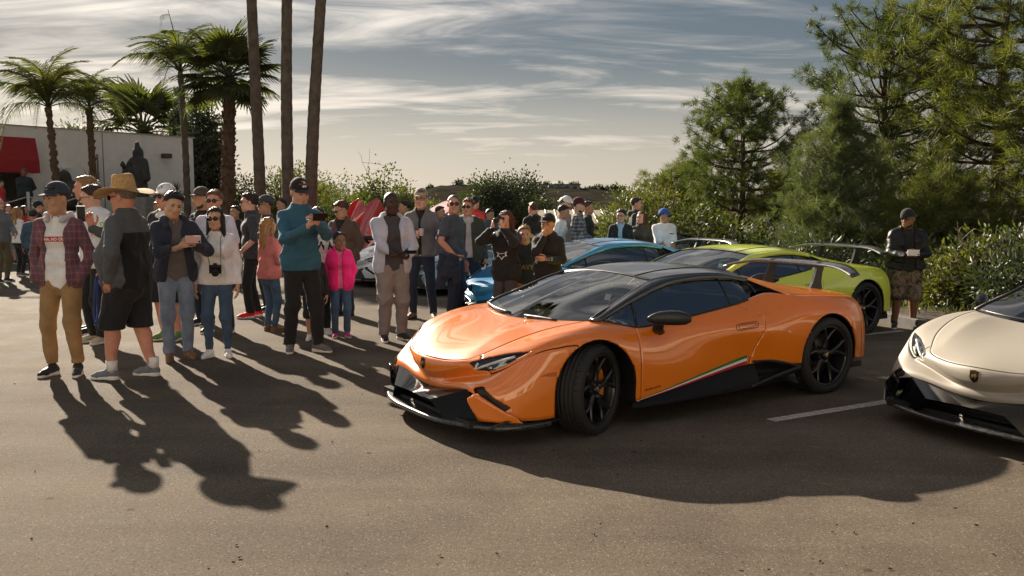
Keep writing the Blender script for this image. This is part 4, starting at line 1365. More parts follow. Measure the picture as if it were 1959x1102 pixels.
def person(label, group, px, fy=None, top=None, depth=None, height=None, face=0, build=1.0, belly=0.0, fem=False, child=False, skin='fair',
           head=(0, 0, 0), lean=0, twist=0, feet=((.10, 0, 12), (-.10, 0, -12)), L='hang', R='hang', lp='relax', rp='relax', ldir=None, rdir=None,
           top_=None, jacket=None, pants=None, shoes=None, hair=('short', 'brown'), hat=None, glasses=None, beard=None, detail=1.0, smile=0, z0=0.0, bx=None, elb=(1.0, 1.0), sock=None, hs=1.0):
    F_ = Fig()
    seed = abs(hash_str(label)) % 100000; rng = np.random.default_rng(seed)
    if fy is not None:
        x, y = ground_at(px, fy)
    else:
        y = depth; x = (px - 979.5) / FPX * depth * (math.cos(PITCH) + .0)
        x = at_depth(px, 551, depth)[0] if False else (px - 979.5) / FPX * (depth * math.cos(PITCH) + (CAM_H - 1.0) * math.sin(PITCH))
    if height is None: height = at_depth(px, top, y)[2] - z0
    s = height / 1.785
    far = y > 13.5
    H = .0125 * (1.0 if not far else (1.5 if y < 17 else 2.0)) / max(.6, s)
    root = empty('person', (x, y, z0), math.radians(face))
    tag(root, label, 'person', group)
    F_.root, F_.s = root, s
    sk = skin_mat(skin)
    wsh = .172 * (build * .5 + .5) * (.90 if fem else 1.0) * (.92 if child else 1)
    hipw = .085 * (1.08 if fem else 1.0)
    tilt = rotm(x=math.radians(lean), z=math.radians(twist)); piv = np.array([0, 0, .95])

    def TT(v): return (np.asarray(v, float) - piv) @ tilt.T + piv

    def put(name, v, f, mats, parent=root, fm=None, torso=False, smooth=True):
        v = np.asarray(v, float)
        if torso: v = TT(v)
        return obj(name, v * s, f, mats, parent, fm, smooth)
    # joints
    sh = {1: np.array([wsh, .008, 1.412]), -1: np.array([-wsh, .008, 1.412])}
    arm = {}
    for side, spec, e in ((1, L, elb[0]), (-1, R, elb[1])):
        if spec == 'hang': t, pole = (side * (wsh + .085 + belly * .5), -.03, .875), (side * .35, 1, 0)
        elif spec == 'pocket': t, pole = (side * (wsh + .03), -.07, .92), (side * .6 * e, .9, 0)
        elif spec == 'back': t, pole = (side * .05, .16, .98), (side * 1, .4, 0)
        else: t, pole = spec, (side * .75 * e, .35, -.9)
        el, wr = ik(sh[side], t, .295, .262, pole)
        arm[side] = (sh[side], el, wr)
    hip = {1: np.array([hipw, 0, .93]), -1: np.array([-hipw, 0, .93])}
    leg = {}
    for side, (fx, fyy, yw) in ((1, feet[0]), (-1, feet[1])):
        an = np.array([fx, fyy, .085]); kn, an = ik(hip[side], an, .435, .42, (side * .15, -1, 0))
        leg[side] = (hip[side], kn, an, math.radians(yw))
    F_.arm, F_.leg = arm, leg
    b = build
    ch_r = .112 * b * (.93 if fem else 1)

    def torso_d(P, g):
        """Trunk offset by g."""
        Q = P.copy()
        ds = [cone(Q, (-.072 * b, .0, 1.29), (.072 * b, .0, 1.29), ch_r, ch_r),
              cone(Q, (0, .016, 1.468), (wsh * .9, .01, 1.408), .050 * b, .047 * b), cone(Q, (0, .016, 1.468), (-wsh * .9, .01, 1.408), .050 * b, .047 * b),
              cone(Q, (-.062 * b, -.005 - belly * .35, 1.10), (.062 * b, -.005 - belly * .35, 1.10), .100 * b + belly * .55, .100 * b + belly * .55),
              cone(Q, (-hipw, .005 - belly * .25, .96), (hipw, .005 - belly * .25, .96), .114 * b + belly * .25, .114 * b + belly * .25),
              cone(Q, (-hipw * .8, .015 - belly * .1, .86), (hipw * .8, .015 - belly * .1, .86), .105 * b + belly * .1, .105 * b + belly * .1),
              cone(Q, (0, .02, 1.43), (0, .012, 1.53), .066 * b, .052)]
        if fem: ds += [ell(Q, (-.075, -.085, 1.29), (.075, .065, .075)), ell(Q, (.075, -.085, 1.29), (.075, .065, .075))]
        return sunion(ds, .06) - g

    def arms_d(P, g, frac=1.0, rs=1.0):
        ds = []
        for side in (1, -1):
            a, e, w = arm[side]
            if frac >= .55:
                w2 = e + (w - e) * min(1, (frac - .5) / .5)
                ds.append(smin(cone(P, a, e, .052 * b * rs + g, .041 * b * rs + g), cone(P, e, w2, .041 * b * rs + g, .031 * rs + g * .9), .03))
            else:
                e2 = a + (e - a) * frac / .5
                ds.append(cone(P, a, e2, .058 * b * rs + g, .053 * b * rs + g * 1.25))
        return np.minimum(ds[0], ds[1])

    def bounds(extra=.09):
        pts = np.array([*arm[1], *arm[-1], (.25 * b + belly, -.28 - belly, .8), (-.25 * b - belly, .24, 1.6)])
        return pts.min(0) - extra, pts.max(0) + extra
    lo, hi = bounds()

    def top_mesh(spec, extra=0.0):
        g = spec.get('loose', .014) + extra; hem = spec.get('hem', .86); fr = spec.get('sleeve', 1.0)
        if jacket is not None and extra == 0: fr, g = 0, g - .006
        rr = np.random.default_rng(seed + int(extra * 1000)); opn = spec.get('open', 0); hood = spec.get('hood'); col = spec.get('collar')
        amp = spec.get('fold', .0085)

        def fn(P):
            d = torso_d(P, g)
            if fr > .05:
                d = smin(d, arms_d(P, g * .75, fr), .016)
            if hood:
                hd = sunion([ell(P, (0, .105, 1.475), (.135, .075, .065)), cone(P, (-.10, .03, 1.50), (-.055, -.085, 1.44), .038, .026), cone(P, (.10, .03, 1.50), (.055, -.085, 1.44), .038, .026)], .03)
                d = smin(d, hd - extra * .4, .02)
            if col:
                d = smin(d, np.maximum(np.abs(np.hypot(P[:, 0], P[:, 1] - .012) - .076) - .010, np.abs(P[:, 2] - 1.488) - .036), .02)
            d = d + folds(P, amp, np.random.default_rng(seed + 3)) * (1 + .8 * np.exp(-((P[:, 2] - 1.0) / .12) ** 2))
            d = np.maximum(d, hem - P[:, 2])
            # neck opening
            nk = np.hypot(P[:, 0], (P[:, 1] - .012)) - (.066 if not col else .064)
            d = np.maximum(d, -np.maximum(nk, 1.46 - P[:, 2]))
            d = np.maximum(d, P[:, 2] - (1.56 if (col or hood) else 1.51))
            if opn:
                wz = opn * (1 + spec.get('flare', .5) * np.clip((1.2 - P[:, 2]) / .4, -1, 1)) + .05 * np.clip((P[:, 2] - 1.38) / .1, 0, 1)
                d = np.maximum(d, -np.maximum(np.abs(P[:, 0] - spec.get('ox', 0)) - wz, P[:, 1] + .02))
            return d
        l2, h2 = lo.copy(), hi.copy(); l2[2] = min(l2[2], hem - .03)
        h2[2] = max(1.62, h2[2]); ex = .03 + extra; l2 -= ex; h2 += ex
        return surfnet(fn, l2, h2, H)
    F_.mesh = {}
    if top_:
        F_.mesh['top'] = top_mesh(top_)
        F_.top = put(top_.get('name', 'shirt'), *F_.mesh['top'], top_['mat'], torso=True)
    if jacket:
        F_.mesh['jacket'] = top_mesh(jacket, jacket.get('extra', .014) * .75)
        F_.jacket = put(jacket.get('name', 'jacket'), *F_.mesh['jacket'], jacket['mat'], torso=True)
        if jacket.get('hoodmat'):
            def hp_(P):
                d = sunion([ell(P, (0, .115, 1.472), (.15, .08, .065)), cone(P, (-.105, .03, 1.50), (-.068, -.085, 1.455), .042, .028), cone(P, (.105, .03, 1.50), (.068, -.085, 1.455), .042, .028)], .03)
                return np.maximum(d + folds(P, .006, np.random.default_rng(seed + 5), 30, 70), -(np.hypot(P[:, 0], P[:, 1] - .012) - .07))
            put('hood', *surfnet(hp_, (-.24, -.2, 1.31), (.24, .26, 1.6), H * .8), jacket['hoodmat'], F_.jacket, torso=True)
        if jacket.get('zip'):
            vj, fj = F_.mesh['jacket']; bv = BVHTree.FromPolygons([tuple(p) for p in vj], [tuple(q) for q in fj])
            zz = np.linspace(jacket.get('hem', .86) + .02, 1.42, 24); pts = []
            for z in zz:
                loc, n_, i_, d_ = bv.ray_cast(Vector((jacket.get('ox', 0), -.6, z)), Vector((0, 1, 0)), 1.2)
                if loc: pts.append(tuple(loc))
            if len(pts) > 3:
                tv, tf = tube_vf(np.array(pts), .004, 4); put('zipper', tv, tf, jacket['zip'], F_.jacket, torso=True)
    # trousers
    pl = pants.get('len', .075); pg = pants.get('loose', .012); taper_ = pants.get('cuff', 1.0)

    def pants_d(P):
        ds = [torso_d(P, pg * .6) + np.clip((P[:, 2] - .83) / .05, 0, 1) * (pg * .6 + .012)]
        lg = []
        for side in (1, -1):
            h_, k_, a_, _ = leg[side]
            lg.append(smin(cone(P, h_ + np.array([0, .005, -.02]), k_, .086 * b + pg, .055 * b + pg), cone(P, k_, a_, .055 * b + pg, (.043 + pg * 1.2) * taper_), .05))
        d = smin(ds[0], np.minimum(lg[0], lg[1]), .03)
        fo = folds(P, pants.get('fold', .008), np.random.default_rng(seed + 9), 20, 60)
        kz = np.exp(-((P[:, 2] - .47) / .10) ** 2) + 1.3 * np.exp(-((P[:, 2] - .12) / .07) ** 2) + .6 * np.exp(-((P[:, 2] - .86) / .06) ** 2)
        d = d + fo * (.5 + kz) * np.clip((.92 - P[:, 2]) / .06, 0, 1)
        d = np.maximum(d, P[:, 2] - .995)
        return np.maximum(d, pl - P[:, 2])
    an = np.array([leg[1][2], leg[-1][2], leg[1][1], leg[-1][1]])
    l2 = np.minimum(an.min(0) - .11 - pg * 2, [-.24 * b - belly, -.22 - belly, pl - .03]); h2 = np.maximum(an.max(0) + .11 + pg * 2, [.24 * b + belly, .24, 1.03])
    F_.pants = put(pants.get('name', 'trousers'), *surfnet(pants_d, l2, h2, H), pants['mat'])
    # shoes
    for side in (1, -1):
        a_, yw = leg[side][2], leg[side][3]
        sc_ = .94 if fem else 1.0

        def sd(P):
            Q = P / sc_
            up = sunion([cone(Q, (0, .045, .05), (0, .01, .085), .038, .040), cone(Q, (0, .0, .062), (0, -.10, .038), .042, .032), cone(Q, (.006, -.10, .034), (0, -.15, .028), .036, .027)], .03)
            if 'boot' in (shoes.get('kind') or ''): up = smin(up, cone(Q, (0, .02, .08), (0, .02, .14), .045, .05), .02)
            d = np.maximum(up, .006 - Q[:, 2])
            return np.maximum(d, Q[:, 2] - (.108 if shoes.get('kind') != 'high' else .15))
        hh = .009 * (1.0 if not far else 1.6)
        v, f = surfnet(sd, (-.07, -.20, -.01), (.07, .11, .16), hh)

        def so(P):
            Q = P / sc_
            d = np.minimum(cone(Q * [1, 1, 0], (0, .040, 0), (.004, -.06, 0), .041, .043), cone(Q * [1, 1, 0], (.004, -.06, 0), (.002, -.145, 0), .043, .033))
            return np.maximum(d, np.abs(Q[:, 2] - .014) - .014 - .006 * (Q[:, 1] > 0))
        v2, f2 = surfnet(so, (-.07, -.20, -.012), (.07, .11, .05), hh)
        vv = np.concatenate([v, v2]); ff = np.concatenate([f, f2 + len(v)]); fm = np.r_[np.zeros(len(f), int), np.ones(len(f2), int)]
        vv = vv @ rotm(z=yw).T + [a_[0], a_[1] - .012, 0]
        put('shoe', vv, ff, [shoes['mat'], shoes.get('sole', MATS['sole_white'])], fm=fm)
        if sock:
            tv, tf = tube_vf([a_ + [0, .012, -.01], a_ + [0, .012, .05 + sock[1]]], [.047, .05], 12); put('sock', tv, tf, sock[0])
    # head
    hc = np.array([0, -.012, 1.662]); hscale = (1.05 if not child else 1.27) * (.97 if fem else 1) * hs
    if child: hc = hc + [0, 0, .012]
    HR = rotm(x=-math.radians(-head[1]), y=0, z=math.radians(head[0])) @ rotm(y=math.radians(head[2]))
    top_off = .128 * hscale
    hc[2] = 1.785 - top_off
    neck_b = (np.array([0, .018, 1.44]) - hc) @ HR / hscale
    hh = (.0052 if not far else .008)
    v, f = face_mesh(hh, .98 if not fem else .95, neck_b - np.array([0, .022, -.045]), fem, rng)

    def HT(v): return (np.asarray(v, float) * hscale) @ HR.T + hc

    def hput(name, v, f, mats, parent=root, fm=None, smooth=True): return put(name, HT(v), f, mats, parent, fm, torso=True, smooth=smooth)
    BV = [TT(HT(v))]; BF = [f]; BM = [np.zeros(len(f), int)]; off = len(v)

    def badd(v, f, m):
        nonlocal off
        if not isinstance(f, np.ndarray):
            g_ = []
            for q in f:
                if len(q) <= 4: g_.append(tuple(q) if len(q) == 4 else (*q, q[-1]))
            f = np.array(g_)
        BV.append(np.asarray(v, float)); BF.append(f + off); BM.append(np.full(len(f), m)); off += len(v)

    def ball(c, r, n=8):
        a = np.linspace(0, PI, n); bb = np.linspace(0, 2 * PI, n * 2, endpoint=False)
        P = np.array([(math.sin(i) * math.cos(j), math.sin(i) * math.sin(j), math.cos(i)) for i in a for j in bb]) * r + c
        m = n * 2
        return P, np.array([(i * m + j, (i + 1) * m + j, (i + 1) * m + (j + 1) % m, i * m + (j + 1) % m) for i in range(n - 1) for j in range(m)])
    hm = hair_mat(hair[1], HAIR[hair[1]])
    if glasses != 'sun':
        for sd_ in (-1, 1):
            q = ball((sd_ * .031, -.083, .008), np.array((.0135, .011, .0078))); badd(TT(HT(q[0])), q[1], 1)
            q = ball((sd_ * .031, -.0905, .008), np.array((.0062, .005, .0066))); badd(TT(HT(q[0])), q[1], 2)
            tv, tf = tube_vf(np.array([(sd_ * .016, -.090, .012), (sd_ * .030, -.096, .0175), (sd_ * .046, -.086, .012)]), .0028, 5, cap=False); badd(TT(HT(tv)), tf, 2)
    for sd_ in (-1, 1):
        tv, tf = tube_vf(np.array([(sd_ * .013, -.097, .029), (sd_ * .030, -.100, .036), (sd_ * .048, -.086, .031)]), [.0040, .0045, .0025], 5, cap=False); badd(TT(HT(tv)), tf, 4)
    q = ball((0, -.0935, -.0565), np.array((.022, .0085, .0055))); badd(TT(HT(q[0])), q[1], 3)
    q = ball((0, -.0925, -.0655), np.array((.019, .0090, .0065))); badd(TT(HT(q[0])), q[1], 3)
    if smile: q = ball((0, -.0975, -.0605), np.array((.017, .006, .0045))); badd(TT(HT(q[0])), q[1], 1)
    # forearms and hands
    for side, spec, pose, dr in ((1, L, lp, ldir), (-1, R, rp, rdir)):
        a_, e_, w_ = arm[side]
        if spec == 'pocket': continue
        hv, hf = get_hand(pose, .0052 if not far else .0075)
        hv = hv * [(1 if side == -1 else -1), 1, 1]
        hf = hf if side == -1 else hf[:, ::-1]
        z = (w_ - e_) / np.linalg.norm(w_ - e_)
        if dr is not None: z = np.array(dr[0], float); z /= np.linalg.norm(z)
        pn = np.array(dr[1], float) if dr is not None else np.array([-side, 0, 0.0])  # palm direction
        yv = -(pn - z * pn.dot(z)); yv /= np.linalg.norm(yv) + 1e-9
        xv = np.cross(yv, z)
        Rm = np.stack([xv, yv, z], 1) * 1.0
        k = (.93 if fem else 1.0) * (1.0 if not child else 1.05)
        badd(TT(hv * k @ Rm.T + w_ + z * .012), hf, 0)
        F_.__dict__['hand' + ('L' if side == 1 else 'R')] = w_ + z * .09
        cov = (top_ or {}).get('sleeve', 1.0) > .9 or (jacket is not None and jacket.get('sleeve', 1.0) > .9)
        q_ = .55 if cov else 1.0
        tv, tf = tube_vf(np.array([e_ * .92 + w_ * .08, e_ * .5 + w_ * .5, w_ + z * .0]), [.041 * b * q_, .040 * b * q_, .027], 12, cap=False); badd(TT(tv), tf, 0)
        tv, tf = tube_vf(np.array([a_ * .6 + e_ * .4, a_ * .2 + e_ * .8, e_, e_ * .85 + w_ * .15]), np.array([.045, .042, .040, .040]) * b * q_, 12); badd(TT(tv), tf, 0)
    if pl > .2:
        for side in (1, -1):
            h_, k_, a2, _ = leg[side]
            pts = np.array([h_ * .3 + k_ * .7, k_, k_ * .72 + a2 * .28, k_ * .35 + a2 * .65, a2 + [0, .012, .0], a2 + [0, .012, -.03]])
            pts[2] += [0, .014, 0]
            tv, tf = tube_vf(pts, np.array([.070, .056, .058, .042, .034, .034]) * b, 14); badd(tv, tf, 0)
    # trunk kept under the clothes
    def tr(P): return torso_d(P, -.012)
    tv, tf = surfnet(tr, (-.25 * b - belly, -.24 - belly, .70), (.25 * b + belly, .24, 1.56), .03); badd(TT(tv), tf, 0)
    put('body', np.concatenate(BV), np.concatenate(BF), [sk, MATS['eye_white'], MATS['eye_dark'], MATS['lips_dark' if skin == 'dark' else 'lips'], hm], fm=np.concatenate(BM))
    # hair
    kind = hair[0]
    if kind != 'none':
        th = {'buzz': .004, 'short': .012, 'full': .019, 'long': .018, 'pony': .008, 'bob': .022}[kind]
        rr = np.random.default_rng(seed + 21)

        def hd(P):
            front = P[:, 1] + .058 + (P[:, 2] - .075) * .9    # keeps the face free
            if kind in ('long', 'bob'): front = P[:, 1] + .040 + (P[:, 2] - .085) * 1.4
            thin = np.where(P[:, 2] < .10, np.clip(front * 22, .12, 1), 1) * np.clip((P[:, 2] + .055) * 14, .15, 1)   # thins out towards the hairline
            if kind in ('long', 'bob'): thin = 1.0
            cr = ell(P, (0, .020, .044), (.0785, .0985, .0855)) - th * thin * .9
            cr = cr + folds(P, .005 if th > .005 else .001, np.random.default_rng(seed + 22), 60, 130, 6) * thin
            fr_n = folds(P, .010, np.random.default_rng(seed + 31), 60, 150, 5)   # uneven hairline
            face_cut = -front + fr_n * .6
            d = np.maximum(cr, np.where(P[:, 2] < .088 + fr_n, face_cut, -1) * .9)
            side = np.maximum(-.035 - P[:, 2] + np.maximum(0, -(P[:, 1])) * .9, -9)
            if kind not in ('long', 'bob'): d = np.maximum(d, (-.045 - P[:, 2]) + np.maximum(0, .035 - P[:, 1]) * .75)
            if kind == 'short' or kind == 'full':
                d = smin(d, ell(P, (.010, -.058, .104), (.060, .026, .015 + th * .35)), .015)
            if kind in ('long', 'bob'):
                Lz = -.34 if kind == 'long' else -.11
                for sx in (-1, 1):
                    d = smin(d, cone(P, (sx * .074, .0, .02), (sx * .098, -.025 if kind == 'long' else .01, Lz), .032, .026 if kind == 'long' else .024), .03)
                d = smin(d, cone(P, (-.04, .095, 0), (-.05, .085, Lz), .05, .035), .03); d = smin(d, cone(P, (.04, .095, 0), (.05, .085, Lz), .05, .035), .03)
                d = d + folds(P * np.array([1, 1, .12], np.float32), .009, rr, 120, 240, 6)
            if kind == 'pony': d = smin(d, cone(P, (0, .115, .02), (0, .15, -.20), .032, .015), .02)
            return d
        zl = -.40 if kind == 'long' else (-.26 if kind == 'pony' else -.17)
        hv_, hf_ = surfnet(hd, (-.14, -.14, zl), (.14, .20, .175), hh * 1.15)
        if kind != 'buzz' and len(hv_):
            ns = 700 if not far else 260      # loose strands that break the outline
            q = hv_[rr.integers(0, len(hv_), ns)]; nrm = q - np.array([0, .02, .03]); nrm /= np.linalg.norm(nrm, axis=1)[:, None] + 1e-6
            dn = np.c_[rr.normal(size=(ns, 2)) * .5, -rr.uniform(.1, 1.0, ns)] if kind in ('long', 'bob', 'pony') else rr.normal(size=(ns, 3)) * .7 + [0, .2, .35]
            dd_ = dn + nrm * .45; dd_ /= np.linalg.norm(dd_, axis=1)[:, None]
            sd2 = np.cross(dd_, rr.normal(size=(ns, 3))); sd2 /= np.linalg.norm(sd2, axis=1)[:, None]
            ll_ = rr.uniform(.012, .030, ns)[:, None] * (1.6 if kind == 'long' else 1)
            tri = np.stack([q - sd2 * .0022, q + sd2 * .0022, q + dd_ * ll_, q + dd_ * ll_], 1).reshape(-1, 3)
            hf_ = np.concatenate([hf_, len(hv_) + np.arange(ns * 4).reshape(-1, 4)]); hv_ = np.concatenate([hv_, tri])
        F_.hair = hput('hair', hv_, hf_, hm)
    if beard:
        def bd(P):
            d = sunion([cone(P, (-.030, -.030, -.078), (.030, -.030, -.078), .0425, .0425), cone(P, (-.012, -.066, -.098), (.012, -.066, -.098), .0235, .0235)], .03)
            d = np.maximum(d, P[:, 2] + .048 + .25 * np.abs(P[:, 0]) * 0); d = np.maximum(d, -ell(P, (0, -.10, -.062), (.026, .03, .012)))
            return d + folds(P, .002, np.random.default_rng(1), 90, 200, 4)
        hput('beard', *surfnet(bd, (-.1, -.12, -.14), (.1, .03, -.03), hh), hair_mat(beard, HAIR[beard]))
    if glasses:
        mb = MB(); m_ = MATS['lens_black'] if glasses == 'sun' else MATS['frame_black']
        for sx in (-1, 1):
            a = np.linspace(0, 2 * PI, 16, endpoint=False)
            hx, hz = (.027, .0195) if glasses == 'sun' else (.024, .0165)
            ring = np.c_[sx * .033 + hx * np.sign(np.cos(a)) * np.abs(np.cos(a)) ** .7, -.106 + .10 * (np.abs(sx * .033 + hx * np.cos(a))) ** 1.0 * .18, .008 + hz * np.sign(np.sin(a)) * np.abs(np.sin(a)) ** .7]
            if glasses == 'sun':
                back = ring + [0, .006, 0]; cpt = ring.mean(0) + [0, -.004, 0]
                vv = np.vstack([ring, back, [cpt]]); n = 16
                mb.add(vv, [(i, (i + 1) % n, 32) for i in range(n)] + [(i, i + n, (i + 1) % n + n, (i + 1) % n) for i in range(n)])
            mb.tube(np.vstack([ring, ring[:1]]), .0022, 5, 1, cap=False)
            mb.tube([(sx * .058, -.098, .012), (sx * .080, -.06, .014), (sx * .083, .02, .010)], .003, 5, 1)
        mb.tube([(-.01, -.105, .012), (.01, -.105, .012)], .0025, 5, 1)
        v, f, fm = mb.arr(); hput('glasses' if glasses != 'sun' else 'sunglasses', v, f, [m_, MATS['frame_black']], fm=fm)
    if hat:
        mb = MB(); hk = hat['kind']
        tl = rotm(z=math.radians(hat.get('turn', 0)))
        if hk == 'cap':
            v, f = cap_mesh(hh * 1.15)
            hv = [np.asarray(v) @ tl.T]; hf = [f]; fm = [np.zeros(len(f), int)]
            # bill
            a = np.linspace(-1.05, 1.05, 15); flat = hat.get('flat', .35)
            rows = []
            for k, t_ in enumerate(np.linspace(0, 1, 6)):
                rad = .088 + t_ * .072 * np.cos(a * .75) ** .6
                rows.append(np.c_[np.sin(a) * (.088 + .012 * t_), .016 - np.cos(a) * (.105 + t_ * .078 * np.cos(a * .8) ** .5), .062 - t_ * hat.get('dip', .012) - (np.sin(a) ** 2) * flat * .06])
            g = np.array(rows); lowg = g - [0, 0, .0045]
            v1, f1 = grid_vf(g); v2, f2 = grid_vf(lowg)
            o_ = len(v)
            hv += [v1 @ tl.T, v2 @ tl.T]; hf += [f1[:, ::-1] + o_, f2 + o_ + len(v1)]; fm += [np.ones(len(f1), int), np.ones(len(f2), int)]
            F_.hat = hput('cap', np.concatenate(hv), np.concatenate(hf), [hat['mat'], hat.get('bill', hat['mat'])], fm=np.concatenate(fm))
            F_.hatv = (np.asarray(v) @ tl.T, f)
            mb.add(*ball((0, .016, .153), np.array((.008, .008, .005)))); vv, ff, _ = mb.arr(); hput('cap_button', vv, ff, hat['mat'], F_.hat)
        elif hk == 'straw':
            a = np.linspace(0, 2 * PI, 48, endpoint=False); rows = []
            for (r, z, dip) in ((.006, .192, .0), (.03, .194, .018), (.06, .200, .008), (.078, .192, 0), (.086, .165, 0), (.092, .12, 0), (.098, .075, 0), (.104, .062, 0), (.15, .060, 0), (.20, .052, 0), (.232, .052, 0), (.236, .049, 0), (.20, .046, 0), (.12, .052, 0), (.098, .058, 0)):
                x_, y_ = np.cos(a) * r * .93, np.sin(a) * r * 1.05 + .014
                zz = z - dip * np.cos(a) ** 2 + (.03 * np.cos(a) ** 2 - .030 * np.clip(-np.sin(a), -1, 1) * 0 - .035 * np.sin(a) ** 2) * max(0, (r - .11) / .12)
                rows.append(np.c_[x_, y_, zz])
            g = np.array(rows); g = np.concatenate([g, g[:, :1]], 1); v, f = grid_vf(g)
            F_.hat = hput('straw_hat', v @ tl.T, f, MATS['straw'])
    F_.TT, F_.HT, F_.put, F_.hput, F_.pos = TT, HT, put, hput, (x, y)
    return F_


def hash_str(q):
    h = 7
    for c in q: h = (h * 31 + ord(c)) & 0x7fffffff
    return h


def decal(F_, key, uv, f, o, u, w, n, m, name='print', parent=None, lift=.004, reach=.8):
    v0, f0 = F_.mesh[key]
    bv = BVHTree.FromPolygons([tuple(p) for p in v0], [tuple(q) for q in f0])
    v, f = drape(bv, uv, f, o, u, w, n, lift, reach)
    return F_.put(name, v, f, m, parent or F_.root, torso=True, smooth=False)


def rect_uv(w, h, nx, ny):
    x, y = np.meshgrid(np.linspace(-w / 2, w / 2, nx), np.linspace(-h / 2, h / 2, ny), indexing='ij')
    v, f = grid_vf(np.stack([x, y, 0 * x], -1))
    return v, [tuple(q) for q in f]


def hat_decal(F_, uv, f, o, u, w, n, m, name='emblem'):
    bv = BVHTree.FromPolygons([tuple(p) for p in F_.hatv[0]], [tuple(q) for q in F_.hatv[1]])
    v, f = drape(bv, uv, f, o, u, w, n, .003, .4)
    return F_.hput(name, v, f, m, F_.hat, smooth=False)


def phone(F_, label, c, ang=(0, 0, 0), m='phone_black', size=(.075, .150, .009), torso=True):
    """A phone held at c in the person's own coordinates; its long side runs along local Z before turning."""
    b = MB(); b.box((0, 0, 0), (size[0], size[2], size[1])); b.box((0, size[2] / 2 + .0006, 0), (size[0] * .92, .001, size[1] * .93), m=1)
    b.box((size[0] * .28, -size[2] / 2 - .001, size[1] * .40), (.018, .002, .018), m=2)
    v, f, fm = b.arr()
    v = v @ rotm(*[math.radians(q) for q in ang]).T + np.asarray(c)
    if torso: v = F_.TT(v)
    W = F_.root.matrix_basis
    v = np.array([tuple(W @ Vector(p * F_.s)) for p in v])
    cen = v.mean(0)
    o = obj('phone', v - cen, f, [MATS[m], MATS['phone_screen'], MATS['lens_black']], None, fm, False, tuple(cen))
    bv = o.modifiers.new('bevel', 'BEVEL'); bv.width = .003; bv.segments = 2
    tag(o, label, 'phone')
    return o


def to_world(F_, v, torso=True):
    v = np.asarray(v, float)
    if torso: v = F_.TT(v)
    W = F_.root.matrix_basis
    return np.array([tuple(W @ Vector(p * F_.s)) for p in v])
# ------------------------------------------------------------------ ground
def asphalt_mat():
    m = mat('asphalt', (0.10, 0.088, 0.074), rough=0.9, spec=0.08)
    t = m.node_tree; L = t.links.new; b = t.nodes['Principled BSDF']
    tc = N(t, 'ShaderNodeTexCoord')

    def noise(sc, det=6.0, ro=0.6, dist=0.0):
        n = N(t, 'ShaderNodeTexNoise', i_Scale=sc, i_Detail=det, i_Roughness=ro, i_Distortion=dist); L(tc.outputs['Object'], n.inputs['Vector']); return n.outputs['Fac']
    big, mid, fine = noise(.22, 4), noise(1.7, 7, .65, .4), noise(55, 3, .7)
    mp = N(t, 'ShaderNodeMapping'); mp.inputs['Rotation'].default_value = (0, 0, math.radians(32)); mp.inputs['Scale'].default_value = (.12, 1.1, 1)
    L(tc.outputs['Object'], mp.inputs[0])
    stn = N(t, 'ShaderNodeTexNoise', i_Scale=1.1, i_Detail=5.0, i_Roughness=.55); L(mp.outputs[0], stn.inputs['Vector'])   # wheel and paving streaks

    def ramp(sock, a, c, lo, hi):
        r = N(t, 'ShaderNodeMapRange', i_1=a, i_2=c, i_3=lo, i_4=hi); L(sock, r.inputs[0]); return r.outputs[0]

    def mul(a, c):
        x = N(t, 'ShaderNodeMath', operation='MULTIPLY'); L(a, x.inputs[0]); L(c, x.inputs[1]); return x.outputs[0]
    val = mul(mul(ramp(big, .3, .7, .80, 1.22), ramp(mid, .3, .7, .82, 1.18)), mul(ramp(stn.outputs['Fac'], .35, .68, .82, 1.24), ramp(fine, .25, .75, .74, 1.28)))
    # pale and dark stones in the surface
    vo = N(t, 'ShaderNodeTexVoronoi', i_Scale=150.0); L(tc.outputs['Object'], vo.inputs['Vector'])
    sc = N(t, 'ShaderNodeSeparateColor'); L(vo.outputs['Color'], sc.inputs[0])
    lt = N(t, 'ShaderNodeMath', operation='GREATER_THAN', i_1=.955); L(sc.outputs[0], lt.inputs[0])
    dk = N(t, 'ShaderNodeMath', operation='LESS_THAN', i_1=.07); L(sc.outputs[1], dk.inputs[0])
    v2 = N(t, 'ShaderNodeMath', operation='MULTIPLY_ADD', i_1=.9); L(lt.outputs[0], v2.inputs[0]); L(val, v2.inputs[2])
    v3 = N(t, 'ShaderNodeMath', operation='MULTIPLY_ADD', i_1=-.45); L(dk.outputs[0], v3.inputs[0]); L(v2.outputs[0], v3.inputs[2])
    # scattered oil spots
    vs = N(t, 'ShaderNodeTexVoronoi', i_Scale=1.6, i_Randomness=1.0); L(tc.outputs['Object'], vs.inputs['Vector'])
    sp = ramp(vs.outputs['Distance'], .015, .05, .35, 1.0)
    v4 = mul(v3.outputs[0], sp)
    cl = N(t, 'ShaderNodeVectorMath', operation='SCALE'); cl.inputs[0].default_value = (0.124, 0.101, 0.077)
    L(v4, cl.inputs['Scale']); L(cl.outputs[0], b.inputs['Base Color'])
    bp = N(t, 'ShaderNodeBump', i_Strength=.75, i_Distance=.006)
    n2 = noise(130, 3, .7); L(n2, bp.inputs['Height'])
    bp2 = N(t, 'ShaderNodeBump', i_Strength=.12, i_Distance=.01); L(mid, bp2.inputs['Height']); L(bp.outputs[0], bp2.inputs['Normal'])
    L(bp2.outputs[0], b.inputs['Normal'])
    L(ramp(mid, .3, .7, .82, .94), b.inputs['Roughness'])
    return m


